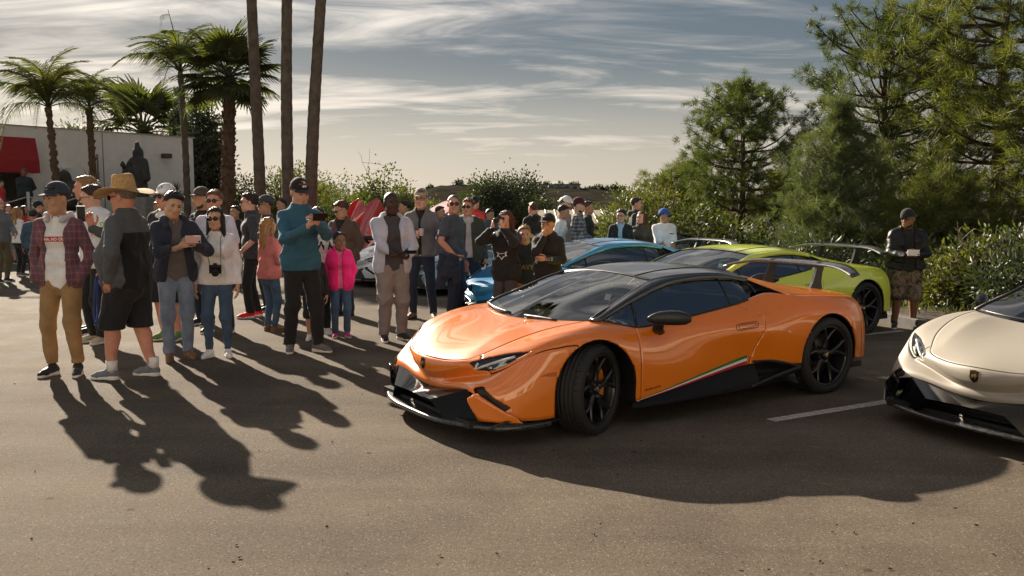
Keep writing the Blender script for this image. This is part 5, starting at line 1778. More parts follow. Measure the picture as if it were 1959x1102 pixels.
asphalt_mat()
g = obj('parking_lot', [(-90, -30, 0), (90, -30, 0), (90, 75, 0), (-90, 75, 0)], [(0, 1, 2, 3)], MATS['asphalt'])
tag(g, kind='structure')
mat('dry_ground', (0.08, 0.065, 0.045), rough=1.0, spec=0, noise=.35, nscale=.05)
g = obj('terrain', [(-2500, -800, -.05), (2500, -800, -.05), (2500, 3500, -.05), (-2500, 3500, -.05)], [(0, 1, 2, 3)], MATS['dry_ground'])
tag(g, kind='structure')

mat('road_paint', (0.60, 0.58, 0.54), rough=.8, nscale=22, col2=(0.25, .225, .19))


def stripe(a, b, w, z=.004):
    a, b = np.array(a), np.array(b); d = (b - a) / np.linalg.norm(b - a); n = np.array([-d[1], d[0]]) * w / 2
    k = 14; rr = np.random.default_rng(int(abs(a[0]) * 100))
    pts = [a + (b - a) * i / k for i in range(k + 1)]
    v = [(*(p + n * rr.uniform(.92, 1.04)), z) for p in pts] + [(*(p - n * rr.uniform(.92, 1.04)), z) for p in pts]
    o = obj('parking_line', v, [(i, i + 1, k + 2 + i, k + 1 + i) for i in range(k)], MATS['road_paint'], smooth=False)
    return tag(o, kind='structure')


stripe(ground_at(1474, 805), ground_at(1860, 742), .105)
stripe(ground_at(1560, 650), ground_at(1728, 633), .10)
stripe(ground_at(1290, 590), ground_at(1470, 568), .10)

# planting bed with a kerb on the right, turning away behind the parked cars
mat('concrete_kerb', (0.10, 0.09, 0.08), rough=.85, noise=.25, nscale=12, bump=.3, bscale=60)
mat('soil', (0.055, 0.040, 0.026), rough=1.0, noise=.5, nscale=6, bump=.6, bscale=18)
kd = np.array(ground_at(1776, 634)) - np.array(ground_at(1674, 627)); kd /= np.linalg.norm(kd)
k0 = np.array(ground_at(1700, 629))
KP = np.vstack([crom([(1.9, 40.0), (2.2, 26.0), (3.3, 19.0), (4.6, 15.0), (5.15, 12.9), k0 + kd * .35], 22), [k0 + kd * q for q in (1.4, 3, 4.6, 6.2, 8, 10, 13, 17)]])
KT = np.gradient(KP, axis=0); KT /= np.linalg.norm(KT, axis=1)[:, None]
KN = np.stack([-KT[:, 1], KT[:, 0]], 1)
kerb = empty('kerb', (0, 0, 0)); tag(kerb, kind='structure')
sec = [(0, 0), (.012, .135), (.03, .15), (.15, .15), (.15, 0)]
for i in range(len(KP) - 1):
    v = []
    for e_, n_ in ((KP[i] * .996 + KP[i + 1] * .004, KN[i]), (KP[i] * .004 + KP[i + 1] * .996, KN[i + 1])):
        v += [(*(e_ + n_ * s_), z_) for (s_, z_) in sec]
    mb = MB(); mb.add(v, [(j, j + 1, 5 + j + 1, 5 + j) for j in range(4)] + [(4, 3, 2, 1, 0), (5, 6, 7, 8, 9)])
    mb.build('kerb_stone', MATS['concrete_kerb'], kerb)
far_edge = np.stack([np.interp(np.linspace(0, 1, len(KP)), [0, .4, 1], [30, 40, 45]), np.interp(np.linspace(0, 1, len(KP)), [0, .4, 1], [60, 30, -2])], 1)
rows = []
for t_ in np.r_[0, np.linspace(.02, 1, 24) ** 1.4]:
    b_ = KP + KN * .15; p_ = b_ * (1 - t_) + far_edge * t_
    rows.append(np.c_[p_, .12 + .22 * min(1, t_ * 8) + .04 * np.sin(p_[:, 0] * 1.7 + p_[:, 1]) * min(1, t_ * 20)])
v, f = grid_vf(np.array(rows)); tag(obj('planting_bed', v, f, MATS['soil']), kind='structure')


# ------------------------------------------------------------------ foliage
def leaf_mat(name, c, c2, trans=.45, gloss=.05, nscale=2.5):
    if name in MATS: return MATS[name]
    m = bpy.data.materials.new(name); MATS[name] = m; m.use_nodes = True
    t = m.node_tree; t.nodes.clear(); L = t.links.new
    out = N(t, 'ShaderNodeOutputMaterial')
    tc = N(t, 'ShaderNodeTexCoord'); n = N(t, 'ShaderNodeTexNoise', i_Scale=nscale, i_Detail=6.0, i_Roughness=.75); L(tc.outputs['Object'], n.inputs['Vector'])
    mr = N(t, 'ShaderNodeMapRange', i_1=.33, i_2=.67); L(n.outputs['Fac'], mr.inputs[0])
    mx = N(t, 'ShaderNodeMix', data_type='RGBA'); mx.inputs['A'].default_value = (*c, 1); mx.inputs['B'].default_value = (*c2, 1); L(mr.outputs[0], mx.inputs['Factor'])
    d = N(t, 'ShaderNodeBsdfDiffuse'); L(mx.outputs['Result'], d.inputs[0])
    tr = N(t, 'ShaderNodeBsdfTranslucent')
    br = N(t, 'ShaderNodeVectorMath', operation='MULTIPLY'); br.inputs[1].default_value = (1.5, 1.5, .6); L(mx.outputs['Result'], br.inputs[0]); L(br.outputs[0], tr.inputs[0])
    gl = N(t, 'ShaderNodeBsdfGlossy', i_Roughness=.5); gl.inputs[0].default_value = (1, 1, 1, 1)
    m1 = N(t, 'ShaderNodeMixShader', i_0=trans); L(d.outputs[0], m1.inputs[1]); L(tr.outputs[0], m1.inputs[2])
    m2 = N(t, 'ShaderNodeMixShader', i_0=gloss); L(m1.outputs[0], m2.inputs[1]); L(gl.outputs[0], m2.inputs[2])
    L(m2.outputs[0], out.inputs[0])
    return m


leaf_mat('pine_needle', (0.026, 0.046, 0.013), (0.092, 0.115, 0.030), .45, .03, 2.2)
leaf_mat('pine_dark', (0.024, 0.042, 0.013), (0.085, 0.105, 0.030), .45, .03, 2.2)
leaf_mat('pine_soft', (0.050, 0.074, 0.034), (0.110, 0.132, 0.058), .45, .03, 2.2)
leaf_mat('pine_olive', (0.042, 0.062, 0.016), (0.140, 0.152, 0.038), .48, .03, 2.0)
leaf_mat('leaf_glossy', (0.030, 0.050, 0.013), (0.090, 0.105, 0.024), .42, .06, 3.0)
leaf_mat('leaf_yellow', (0.038, 0.054, 0.012), (0.125, 0.122, 0.022), .42, .05, 3.0)
leaf_mat('leaf_dark', (0.022, 0.038, 0.014), (0.050, 0.066, 0.020), .3, .08, 3.0)
leaf_mat('palm_leaf', (0.040, 0.058, 0.018), (0.090, 0.100, 0.028), .45, .05, 2.0)
leaf_mat('agave_leaf', (0.07, 0.045, 0.04), (0.11, 0.07, 0.05), .2, .06, 2.0)
mat('bark', (0.075, 0.052, 0.036), rough=.95, noise=.4, nscale=9, bump=.8, bscale=24)
mat('bark_pale', (0.22, 0.18, 0.135), rough=.9, noise=.3, nscale=12, bump=.4, bscale=40)
mat('palm_trunk', (0.115, 0.092, 0.070), rough=.95, noise=.35, nscale=5, bump=.9, bscale=16)
mat('palm_trunk_red', (0.11, 0.068, 0.042), rough=.95, noise=.4, nscale=7, bump=.9, bscale=20)


def leaves_mesh(name, C, D, L, W, m, rng, curl=.25, taper=True):
    """Pointed leaves: positions C, directions D, lengths L, widths W -> one mesh of two-triangle folded blades."""
    n = len(C)
    D = D / (np.linalg.norm(D, axis=1)[:, None] + 1e-9)
    R = rng.normal(size=(n, 3)); S = np.cross(D, R); S /= np.linalg.norm(S, axis=1)[:, None] + 1e-9
    U = np.cross(S, D)
    L = np.broadcast_to(np.asarray(L, float), (n,))[:, None]; W = np.broadcast_to(np.asarray(W, float), (n,))[:, None]
    a = C; b = C + D * L * .5 + S * W * .5 + U * L * curl * .12; c = C + D * L - U * L * curl * .3; d = C + D * L * .5 - S * W * .5 + U * L * curl * .12
    V = np.stack([a, b, c, d], 1).reshape(-1, 3)
    F = (np.arange(n)[:, None] * 4 + np.array([0, 1, 2, 3])).astype(np.int32)
    return make_mesh(name, V, F, m, None, False)


def needles(name, T, TD, per, ln, w, m, rng, spread=.9):
    """Needle tufts: tuft centres T pointing along TD."""
    n = len(T); k = n * per
    D = np.repeat(TD, per, 0) + rng.normal(size=(k, 3)) * spread * .62
    D /= np.linalg.norm(D, axis=1)[:, None] + 1e-9
    D[:, 2] -= .12
    C = np.repeat(T, per, 0) + rng.normal(size=(k, 3)) * ln * .16
    Ln = ln * rng.uniform(.65, 1.15, k)[:, None]
    R = rng.normal(size=(k, 3)); S = np.cross(D, R); S /= np.linalg.norm(S, axis=1)[:, None] + 1e-9
    V = np.stack([C - S * w * .5, C + S * w * .5, C + D * Ln], 1).reshape(-1, 3)
    F = np.arange(k * 3, dtype=np.int32).reshape(-1, 3)
    return make_mesh(name, V, F, m, None, False)


def pine(label, px, depth, top_py, prof, m, seed, tufts=900, per=20, ln=.17, w=.011, base=.12, whorls=13, up=.45, gap=.35, trunk_r=.11, start=.12, group=None, lean=0.0, dens=1.0, bark='bark', asym=0.0, puff=1.0):
    """prof: list of (height fraction, crown radius in metres)."""
    rng = np.random.default_rng(seed)
    x = at_depth(px, 388, depth)[0]; H = at_depth(px, top_py, depth)[2] - base
    root = empty('pine_tree', (x, depth, base)); tag(root, label, 'tree', group)
    mb = MB(); zz = np.linspace(0, 1, 9)
    ctr = np.c_[lean * zz**1.5 + .04 * np.sin(zz * 7 + seed), .04 * np.cos(zz * 5 + seed), zz * H]
    mb.tube(ctr, trunk_r * (1 - zz) ** .8 + .012, 9)
    hs = [q[0] for q in prof]; rs = [q[1] for q in prof]
    T, TD = [], []
    per_wh = max(5, int(7 * dens))
    limbs = MB()
    for i in range(whorls):
        h = start + (1 - start) * (i + rng.uniform(-.25, .25)) / whorls
        h = min(.985, max(start * .8, h)); rad = np.interp(h, hs, rs)
        for j in range(per_wh):
            a = 2 * PI * (j + rng.uniform(-.35, .35)) / per_wh + i * .9
            r = rad * rng.uniform(.62, 1.12) * (1 + asym * math.cos(a - PI))
            p0 = np.array([np.interp(h, zz, ctr[:, 0]), np.interp(h, zz, ctr[:, 1]), h * H])
            d = np.array([math.cos(a), math.sin(a), 0])
            rise = up * r * rng.uniform(.5, 1.3)
            p1 = p0 + d * r * .5 + [0, 0, rise * .22]; p2 = p0 + d * r + [0, 0, rise]
            c = crom([p0, p1, p2], 7)
            limbs.tube(c, np.linspace(.030, .008, 7) * (trunk_r / .11) ** .7, 4, cap=False)
            npf = max(2, int(round(2 + 4.0 * r / max(rs) * dens)))
            for q_ in range(npf):
                t_ = gap + (1 - gap) * (q_ + rng.uniform(.2, 1.0)) / npf
                sp = (.17 + .10 * r / max(rs)) * rng.uniform(.75, 1.25) * puff * min(1, max(.22, rad / .45))
                pc = c[min(6, int(t_ * 6.99))] + rng.normal(size=3) * [sp, sp, sp * .5] * .9 * (1.25 - .5 * t_)
                for _ in range(max(3, int(tufts / (whorls * per_wh * 3.6) * rng.uniform(.6, 1.4) * min(1, max(.3, rad / .4))))):
                    o = rng.normal(size=3) * [1, 1, .7]; o /= np.linalg.norm(o) + 1e-6
                    rad_ = sp * rng.uniform(.15, 1.0)
                    T.append(pc + o * rad_); TD.append(o * .9 + d * .35 + np.array([0, 0, .55]))
    for _ in range(int(tufts * .03)): T.append(ctr[-1] + rng.normal(size=3) * [.10, .10, .15]); TD.append(np.array([0, 0, 1.0]))
    T, TD = np.array(T), np.array(TD); TD /= np.linalg.norm(TD, axis=1)[:, None]
    tr = mb.build('trunk', MATS[bark], root, smooth=True)
    limbs.build('limbs', MATS[bark], tr, smooth=True)['kind'] = 'stuff'
    link('crown', needles('crown', T, TD, per, ln, w, m, rng), root)
    return root


def shrub(label, x, y, z, rx, ry, h, m, seed, n=2600, leaf=.09, width=.4, twigs=14, group=None, name='shrub', clump=70, bare=0, cat='shrub', stem=.25, bark='bark', top=1.0):
    rng = np.random.default_rng(seed)
    root = empty(name, (x, y, z)); tag(root, label, cat, group)
    mb = MB(); C, D = [], []
    tips = []
    for i in range(clump):
        a = rng.uniform(0, 2 * PI); u = rng.uniform(0, 1) ** .5; hh = rng.uniform(stem, 1.0)
        env = math.sqrt(max(0.05, 1 - (abs(hh - .5) / .62) ** 2.2))
        tips.append(np.array([math.cos(a) * rx * u * env, math.sin(a) * ry * u * env, h * hh * (1 - .25 * u**2) * top * rng.uniform(.85, 1.12)]))
    tips = np.array(tips)
    for i in range(min(twigs, clump)):
        q = tips[i]; b0 = np.array([q[0] * .12, q[1] * .12, 0])
        mb.tube(crom([b0, b0 * .5 + q * .45 + rng.normal(size=3) * .05 * h, q], 6), np.linspace(.022, .006, 6) * max(.6, h / 1.6), 5, cap=False)
    for i in range(bare):
        a = rng.uniform(0, 2 * PI); q = np.array([math.cos(a) * rx * .9, -abs(math.sin(a)) * ry * 1.05, h * rng.uniform(.4, 1.12)])
        b0 = q * .25; cc = crom([b0, b0 * .4 + q * .6 + rng.normal(size=3) * .08 * h, q], 7)
        mb.tube(cc, np.linspace(.014, .004, 7), 4, cap=False)
        for _ in range(5):
            k = rng.integers(3, 7); e = cc[k] + rng.normal(size=3) * .13 * h; mb.tube([cc[k], (cc[k] + e) / 2 + rng.normal(size=3) * .02, e], [.006, .005, .003], 4, cap=False)
    ci = rng.integers(0, clump, n); sp = min(rx, ry, h) * .21
    off = rng.normal(size=(n, 3)) * sp * [1, 1, .8]
    C = tips[ci] + off
    C[:, 2] = np.abs(C[:, 2])
    D = off / sp + rng.normal(size=(n, 3)) * .5 + [0, 0, .55] + C * [.5 / rx, .5 / ry, 0]
    st = mb.build('stems', MATS[bark], root, smooth=True); st['kind'] = 'stuff'
    link('foliage', leaves_mesh('foliage', C, D, leaf * rng.uniform(.6, 1.25, n), leaf * width * rng.uniform(.7, 1.2, n), m, rng), root)
    return root


def fan_frond(seed, R=.62, pet=.75, n=26, droop=.35):
    rng = np.random.default_rng(seed); mb = MB()
    mb.tube([(0, 0, 0), (pet * .5, 0, .06), (pet, 0, .04)], [.022, .016, .012], 5)
    for i in range(n):
        a = (i - (n - 1) / 2) / n * 4.4
        r = R * (1 - .18 * abs(a) / 2.2) * rng.uniform(.9, 1.06)
        d = np.array([math.cos(a), math.sin(a), 0]); s = np.array([-d[1], d[0], 0]); o = np.array([pet, 0, .04]); w = .036
        k = [0, .35, .68, 1.0]; zz = [0, .02, -.10 * droop, -.55 * droop * rng.uniform(.6, 1.4)]
        wd = [.012, w, w * .75, .004]
        pts = [o + d * r * t + [0, 0, z * R] for t, z in zip(k, zz)]
        v = []
        for p, q in zip(pts, wd): v += [p - s * q, p + [0, 0, .012], p + s * q]
        f = []
        for j in range(3): f += [(j * 3, j * 3 + 1, j * 3 + 4, j * 3 + 3), (j * 3 + 1, j * 3 + 2, j * 3 + 5, j * 3 + 4)]
        mb.add(v, f)
    v, f, _ = mb.arr()
    return make_mesh('frond', v, f, MATS['palm_leaf'], None, False)


def feather_frond(seed, L=1.9, n=46, arch=1.0):
    rng = np.random.default_rng(seed); mb = MB()
    t = np.linspace(0, 1, 12); c = np.c_[L * (t - .18 * t**2.5 * arch), np.zeros(12), L * (.42 * t - .80 * t**2.4 * arch * .8)]
    mb.tube(c, np.linspace(.018, .004, 12), 5)
    for i in range(n):
        u = .14 + .86 * i / n; p = np.array([np.interp(u, t, c[:, k]) for k in range(3)])
        for s in (-1, 1):
            ll = L * .27 * math.sin(min(1, u * 1.35) * PI * .8 + .35) * rng.uniform(.8, 1.15); w = .016
            d = np.array([.45, s * .8, -.15 + rng.normal() * .12]); d /= np.linalg.norm(d)
            q1 = p + d * ll * .5 + [0, 0, .01]; q2 = p + d * ll + [0, 0, -ll * .55 * rng.uniform(.6, 1.3)]
            e = np.array([1.0, 0, 0.25]) * w * .5
            mb.add([p - e, p + e, q1 + e, q1 - e, q2], [(0, 1, 2, 3), (3, 2, 4)])
    v, f, _ = mb.arr()
    return make_mesh('frond', v, f, MATS['palm_leaf'], None, False)


FAN = [fan_frond(i) for i in range(3)]
FEA = [feather_frond(i, arch=(1.0, 1.25, 1.5)[i], n=60) for i in range(3)]


def palm(label, px, depth, crown_py, kind, seed, base=0, r=.16, lean=(0, 0), size=1.0, n=30, spear=False, skirt=0, group=None, bark='palm_trunk', boots=0, name='palm_tree'):
    rng = np.random.default_rng(seed)
    x = at_depth(px, 388, depth)[0]; H = at_depth(px, crown_py, depth)[2] - base
    root = empty(name, (x, depth, base)); tag(root, label, 'palm', group)
    zz = np.linspace(0, 1, 40)
    c = np.c_[lean[0] * zz + .06 * np.sin(zz * 3 + seed), lean[1] * zz, zz * H]
    rad = r * (1.22 - .35 * zz) + .012 * np.sin(zz * H * 26) * (1 if not boots else 2.0)
    mb = MB(); mb.tube(c, rad, 14)
    tr = mb.build('trunk', MATS[bark], root, smooth=True)
    if boots:
        b2 = MB()
        for k in range(boots):
            h = rng.uniform(.02, .99); a = rng.uniform(0, 2 * PI); p = np.array([np.interp(h, zz, c[:, 0]), 0, h * H]); d = np.array([math.cos(a), math.sin(a), 0])
            rr = np.interp(h, zz, rad)
            b2.add([p + d * rr * .9 + np.cross(d, [0, 0, 1]) * .05, p + d * rr * .9 - np.cross(d, [0, 0, 1]) * .05, p + d * (rr + .055) + [0, 0, .10], p + d * rr * .95 + [0, 0, .14]], [(0, 1, 2), (0, 2, 3), (1, 3, 2)])
        b2.build('leaf_bases', MATS[bark], tr)['kind'] = 'stuff'
    for i in range(n):
        a = i * 2.399 + rng.uniform(-.2, .2); e = 1.25 - 2.0 * (i / n) ** .9 + rng.uniform(-.12, .12)
        if kind == 'feather': e = 1.25 - 1.25 * (i / n) + rng.uniform(-.1, .1)
        o = link('frond', (FAN if kind == 'fan' else FEA)[i % 3], root, tuple(c[-1]), (0, -e, a))
        o.rotation_mode = 'XYZ'; sc = size * rng.uniform(.85, 1.12); o.scale = (sc, sc, sc)
    if spear:
        b2 = MB(); b2.tube(crom([(c[-1][0], 0, H), (c[-1][0] - .10, 0, H + spear * .5), (c[-1][0] - .32, 0, H + spear)], 10), np.linspace(.035, .008, 10), 6); b2.build('spear_leaf', MATS['palm_leaf'], root, smooth=True)
        o = link('frond', FEA[2], root, (c[-1][0] - .25, 0, H + spear * .92), (0, .1, PI - .4)); o.scale = (.28 * size,) * 3
    return root


def trunk_only(label, px_b, px_t, depth, py_t, r0, r1, seed, group=None):
    """Tall palm whose crown is above the picture; the crown is built too."""
    rng = np.random.default_rng(seed)
    b = np.array(at_depth(px_b, 388, depth)); b[2] = 0
    t = np.array(at_depth(px_t, py_t, depth))
    d = (t - b); top = b + d * 1.9
    root = empty('palm_tree', tuple(b)); tag(root, label, 'palm', group)
    zz = np.linspace(0, 1, 90); c = np.outer(zz, top - b); H = top[2]
    c[:, 0] += .05 * np.sin(zz * 6 + seed)
    rad = np.interp(zz, [0, .07, .5, 1], [r0 * 1.25, r0, (r0 + r1) / 2, r1]) + .006 * np.sin(zz * H * 24)
    mb = MB(); mb.tube(c, rad, 14); mb.build('trunk', MATS['palm_trunk'], root, smooth=True)
    for i in range(26):
        a = i * 2.399; e = 1.25 - 2.1 * (i / 26)
        o = link('frond', FAN[i % 3], root, tuple(c[-1]), (0, -e, a)); o.scale = (1.2,) * 3
    return root


# three tall bare trunks
trunk_only('leftmost of three tall bare palm trunks, leaning left', 495, 484, 25, 0, .165, .125, 1, 'tall palms in the middle')
trunk_only('middle of three tall bare palm trunks, nearly upright', 546, 552, 24, 0, .165, .125, 2, 'tall palms in the middle')
trunk_only('rightmost of three tall bare palm trunks, leaning right', 588, 614, 24, 0, .175, .12, 3, 'tall palms in the middle')
palm('fan palm with a full round head and shaggy reddish trunk', 434, 27, 148, 'fan', 5, r=.185, lean=(.12, 0), size=1.28, n=40, bark='palm_trunk_red', boots=420)
palm('tall feathery palm with one upright spear leaf at building corner', 358, 29, 138, 'feather', 6, r=.105, lean=(-.10, 0), size=1.2, n=17, spear=2.0, boots=0)
palm('feathery palm with drooping fronds nearest the red awning', 109, 27, 205, 'feather', 7, r=.10, lean=(-.08, 0), size=1.25, n=18, boots=60, bark='palm_trunk_red')
palm('short feathery palm with thin upright fronds before white wall', 180, 28, 205, 'feather', 8, r=.105, lean=(.05, 0), size=.85, n=15, boots=80, bark='palm_trunk_red')
palm('bushy fan palm behind the white building roof', 280, 48, 255, 'fan', 9, r=.25, size=2.4, n=34)

shrub('rounded olive tree behind the roof, left of the bushy fan palm', *[at_depth(172, 388, 46)[0], 46], 0, 1.5, 1.5, 6.2, MATS['leaf_glossy'], 31, n=3600, leaf=.24, name='broadleaf_tree', cat='tree', stem=.55)
shrub('pale feathery tree behind the roof, right of the bushy fan palm', *[at_depth(330, 388, 46)[0], 46], 0, 1.0, 1.0, 5.8, MATS['pine_soft'], 32, n=2600, leaf=.22, width=.25, name='broadleaf_tree', cat='tree', stem=.5)
shrub('tall dark evergreen tree beside the white building corner', *[at_depth(392, 388, 38)[0], 38], 0, 1.05, 1.05, 6.1, MATS['leaf_dark'], 33, n=15000, leaf=.17, width=.55, name='evergreen_tree', cat='tree', stem=.12, clump=150, twigs=40)
shrub('slender dark conifer top rising behind the white building corner', *[at_depth(352, 388, 40)[0], 40], 0, .5, .5, 6.9, MATS['leaf_dark'], 34, n=5000, leaf=.17, width=.55, name='evergreen_tree', cat='tree', stem=.3, clump=80)

# hedge and shrubs behind the crowd
HB = [(465, 36, 335, .9, 1), (520, 34, 312, 1.2, 0), (575, 33, 318, 1.1, 1), (640, 34, 340, 1.2, 0), (690, 31, 358, 1.1, 1), (735, 30, 330, .95, 0), (770, 31, 356, .9, 1), (610, 30, 362, 1.2, 1), (660, 28, 372, 1.0, 0), (820, 34, 385, 1.0, 1), (425, 40, 350, 1.0, 0)]
HL = ['shrub between the fan palm and first tall trunk', 'glossy shrub showing between the left and middle tall trunks', 'glossy shrub showing between the middle and right tall trunks', 'loose shrub right of the tall trunks', 'dense low shrub behind the raised red doors', 'tall twiggy shrub standing highest above the raised red doors', 'shrub behind the man holding a white cup', 'low bright shrub behind the man in brown jacket', 'low shrub above the raised red doors', 'low shrub left of the distant hill', 'shrub at the foot of the dark evergreen tree']
for i, (px, d, tp, rr, k) in enumerate(HB):
    x, y, h = at_depth(px, tp, d)
    shrub(HL[i], x, y, 0, rr, .9, h, MATS['leaf_yellow' if k else 'leaf_glossy'], 40 + i, n=4200, leaf=.125, width=.5, group='shrubs behind the crowd', clump=80, stem=.18, bare=4 if i == 5 else 0)
for i, (px, d, tp, rr, lb) in enumerate([(935, 40, 345, 1.3, 'large dark broadleaf tree in front of distant hill, left half'), (985, 41, 342, 1.5, 'large dark broadleaf tree in front of distant hill, right half'), (1030, 39, 385, 1.2, 'low olive tree right of the large dark broadleaf tree'), (1130, 52, 398, 1.0, 'small yellowish tree just above the tan metal roof')]):
    x, y, h = at_depth(px, tp, d); shrub(lb, x, y, 0, rr, rr, h, MATS['leaf_dark' if i < 2 else 'leaf_glossy'], 60 + i, n=7500 if i < 2 else 3200, leaf=.15, width=.55, name='broadleaf_tree', cat='tree', clump=110, stem=.25)

# pines and shrubs on the right
pine('rounded young pine with open crown standing behind the lime car', 1418, 22, 168, [(.0, .5), (.25, 1.3), (.45, 1.62), (.65, 1.5), (.82, 1.2), (.93, .75), (1, .2)], MATS['pine_needle'], 11, tufts=1300, per=26, ln=.20, w=.013, whorls=13, puff=.9, gap=.42, start=.24, trunk_r=.10, up=.45)
pine('tall dark pine with ragged tufts behind the blue-green one', 1685, 20.5, 40, [(.0, .4), (.22, 1.0), (.45, 1.75), (.68, 1.9), (.85, 1.5), (.95, .8), (1, .3)], MATS['pine_dark'], 12, tufts=1350, puff=.8, gap=.55, per=24, ln=.21, w=.014, whorls=15, start=.14, trunk_r=.13, up=.6)
pine('soft blue-green young pine behind the black wing', 1600, 16.5, 205, [(.0, 1.15), (.25, 1.2), (.45, .95), (.62, .66), (.78, .40), (.9, .2), (1, .06)], MATS['pine_soft'], 13, tufts=2200, puff=.8, per=24, ln=.20, w=.008, whorls=20, start=.04, trunk_r=.06, up=.75, gap=.15)
pine('large olive pine filling the upper right corner', 1905, 17.5, -190, [(.0, .8), (.18, 1.5), (.4, 2.1), (.65, 2.2), (.85, 1.7), (1, .5)], MATS['pine_olive'], 14, tufts=1800, puff=.85, gap=.5, per=26, ln=.26, w=.013, whorls=17, start=.10, trunk_r=.15, up=.4)
pine('second olive pine cut by the right picture edge', 2060, 15.5, -60, [(.0, .8), (.2, 1.4), (.5, 1.7), (.8, 1.3), (1, .3)], MATS['pine_olive'], 15, tufts=1500, puff=.95, per=22, ln=.26, w=.013, whorls=14, start=.08, trunk_r=.13)
pine('dark background pine between the two tallest pines', 1780, 24, 60, [(.0, .9), (.3, 1.9), (.6, 1.8), (.85, 1.2), (1, .3)], MATS['pine_dark'], 16, tufts=1200, gap=.5, puff=.85, per=20, ln=.25, w=.016, whorls=15, start=.05, trunk_r=.14)
pine('low feathery pine at the foot of the rounded pine', 1515, 21, 330, [(.0, 1.0), (.3, 1.2), (.6, .9), (.85, .5), (1, .1)], MATS['pine_olive'], 17, tufts=1100, per=20, ln=.2, w=.011, whorls=9, start=.05, trunk_r=.06)
pine('yellowish pine left of the rounded pine', 1310, 25, 320, [(.0, 1.0), (.3, 1.3), (.6, 1.1), (.85, .7), (1, .2)], MATS['pine_olive'], 18, tufts=1200, per=20, ln=.22, w=.014, whorls=10, start=.08, trunk_r=.07)
pine('small pine behind the man in camouflage shorts', 1800, 16, 345, [(.0, .9), (.3, 1.1), (.6, .9), (.85, .5), (1, .1)], MATS['pine_olive'], 19, tufts=1300, per=22, ln=.21, w=.010, whorls=10, start=.04, trunk_r=.06)
RB = [(1205, 19, 365, .8, 'leaf_glossy', 'loose shrub with pale leaves beside the tan metal roof', 3), (1255, 20, 352, 1.0, 'leaf_yellow', 'yellow-leaved shrub behind the man in blue cap', 3), (1330, 18.5, 392, 1.0, 'leaf_glossy', 'twiggy shrub behind the lime car roof', 6), (1240, 27, 338, 1.2, 'leaf_yellow', 'tall yellow shrub at the left end of the pines', 0), (1420, 19, 425, 1.1, 'leaf_glossy', 'low shrub under the rounded pine', 4), (1560, 15.2, 468, .9, 'leaf_dark', 'dark low shrub behind the lime car wing', 2),
      (1850, 12.6, 485, .7, 'leaf_yellow', 'yellow-leaved shrub right of the man in camouflage shorts', 9), (1930, 12.5, 440, .85, 'leaf_glossy', 'broad-leaved shrub at the right picture edge', 12), (1800, 13.6, 505, .7, 'leaf_dark', 'low dark shrub behind the camouflage shorts', 4), (1760, 14.5, 470, .7, 'leaf_glossy', 'shrub with pale stems just behind the man in bomber jacket', 5), (1655, 14.2, 520, .7, 'leaf_dark', 'low dark shrub behind the lime car tail', 3), (1985, 11.6, 480, .8, 'leaf_dark', 'dark shrub just above the windscreen of the beige car', 6)]
for i, (px, d, tp, rr, m_, lb, br) in enumerate(RB):
    x, y, h = at_depth(px, tp, d)
    shrub(lb, x, y, .15 if d < 16 else .05, rr, rr * .8, h - .15, MATS[m_], 80 + i, n=3600, leaf=.10 if d < 15 else .115, width=.42, group='shrubs on the right', clump=62, bare=br, bark='bark_pale', stem=.12, twigs=16)
# leaning bare trunk behind the man in the bomber jacket
x0, y0 = ground_at(1795, 615); y0 = 13.2; x0 = at_depth(1795, 388, 13.2)[0]
mb = MB(); mb.tube(crom([(x0, y0, .1), (x0 - .10, y0, .5), (x0 - .20, y0 + .1, .85), (x0 - .10, y0 + .3, 1.25)], 14), np.linspace(.085, .04, 14), 9)
tag(mb.build('bare_trunk', MATS['bark_pale'], smooth=True), 'pale leaning bare trunk right of the camouflage shorts', 'trunk')
# ground cover in the bed
rng = np.random.default_rng(5)
n = 5000
ki = rng.integers(12, len(KP) - 2, n); s_ = rng.uniform(.25, 3.4, n); t_ = rng.uniform(0, 1, n)
P0 = KP[ki] * t_[:, None] + KP[ki + 1] * (1 - t_)[:, None] + KN[ki] * s_[:, None]
C = np.c_[P0, .14 + .05 * s_]
D = rng.normal(size=(n, 3)) * [.6, .6, .3] + [0, 0, .9]
o = link('ground_cover', leaves_mesh('ground_cover', C, D, rng.uniform(.12, .30, n), .022, MATS['leaf_glossy'], rng)); tag(o, 'strappy green ground cover behind the kerb', 'plants', kind='stuff')

# ------------------------------------------------------------------ white building on the left
mat('white_block', (0.80, 0.77, 0.71), rough=.85, noise=.06, nscale=3)


def block_wall_mat():
    m = MATS['white_block']; t = m.node_tree; L = t.links.new; b = t.nodes['Principled BSDF']
    tc = N(t, 'ShaderNodeTexCoord'); mp = N(t, 'ShaderNodeMapping'); mp.inputs['Rotation'].default_value = (PI / 2, 0, 0); L(tc.outputs['Object'], mp.inputs[0])
    br = N(t, 'ShaderNodeTexBrick', i_Scale=1.0); br.inputs['Brick Width'].default_value = .4; br.inputs['Row Height'].default_value = .2; br.inputs['Mortar Size'].default_value = .008
    L(mp.outputs[0], br.inputs['Vector'])
    bp = N(t, 'ShaderNodeBump', i_Strength=.6, i_Distance=.01); bp.invert = True; L(br.outputs['Fac'], bp.inputs['Height']); L(bp.outputs[0], b.inputs['Normal'])


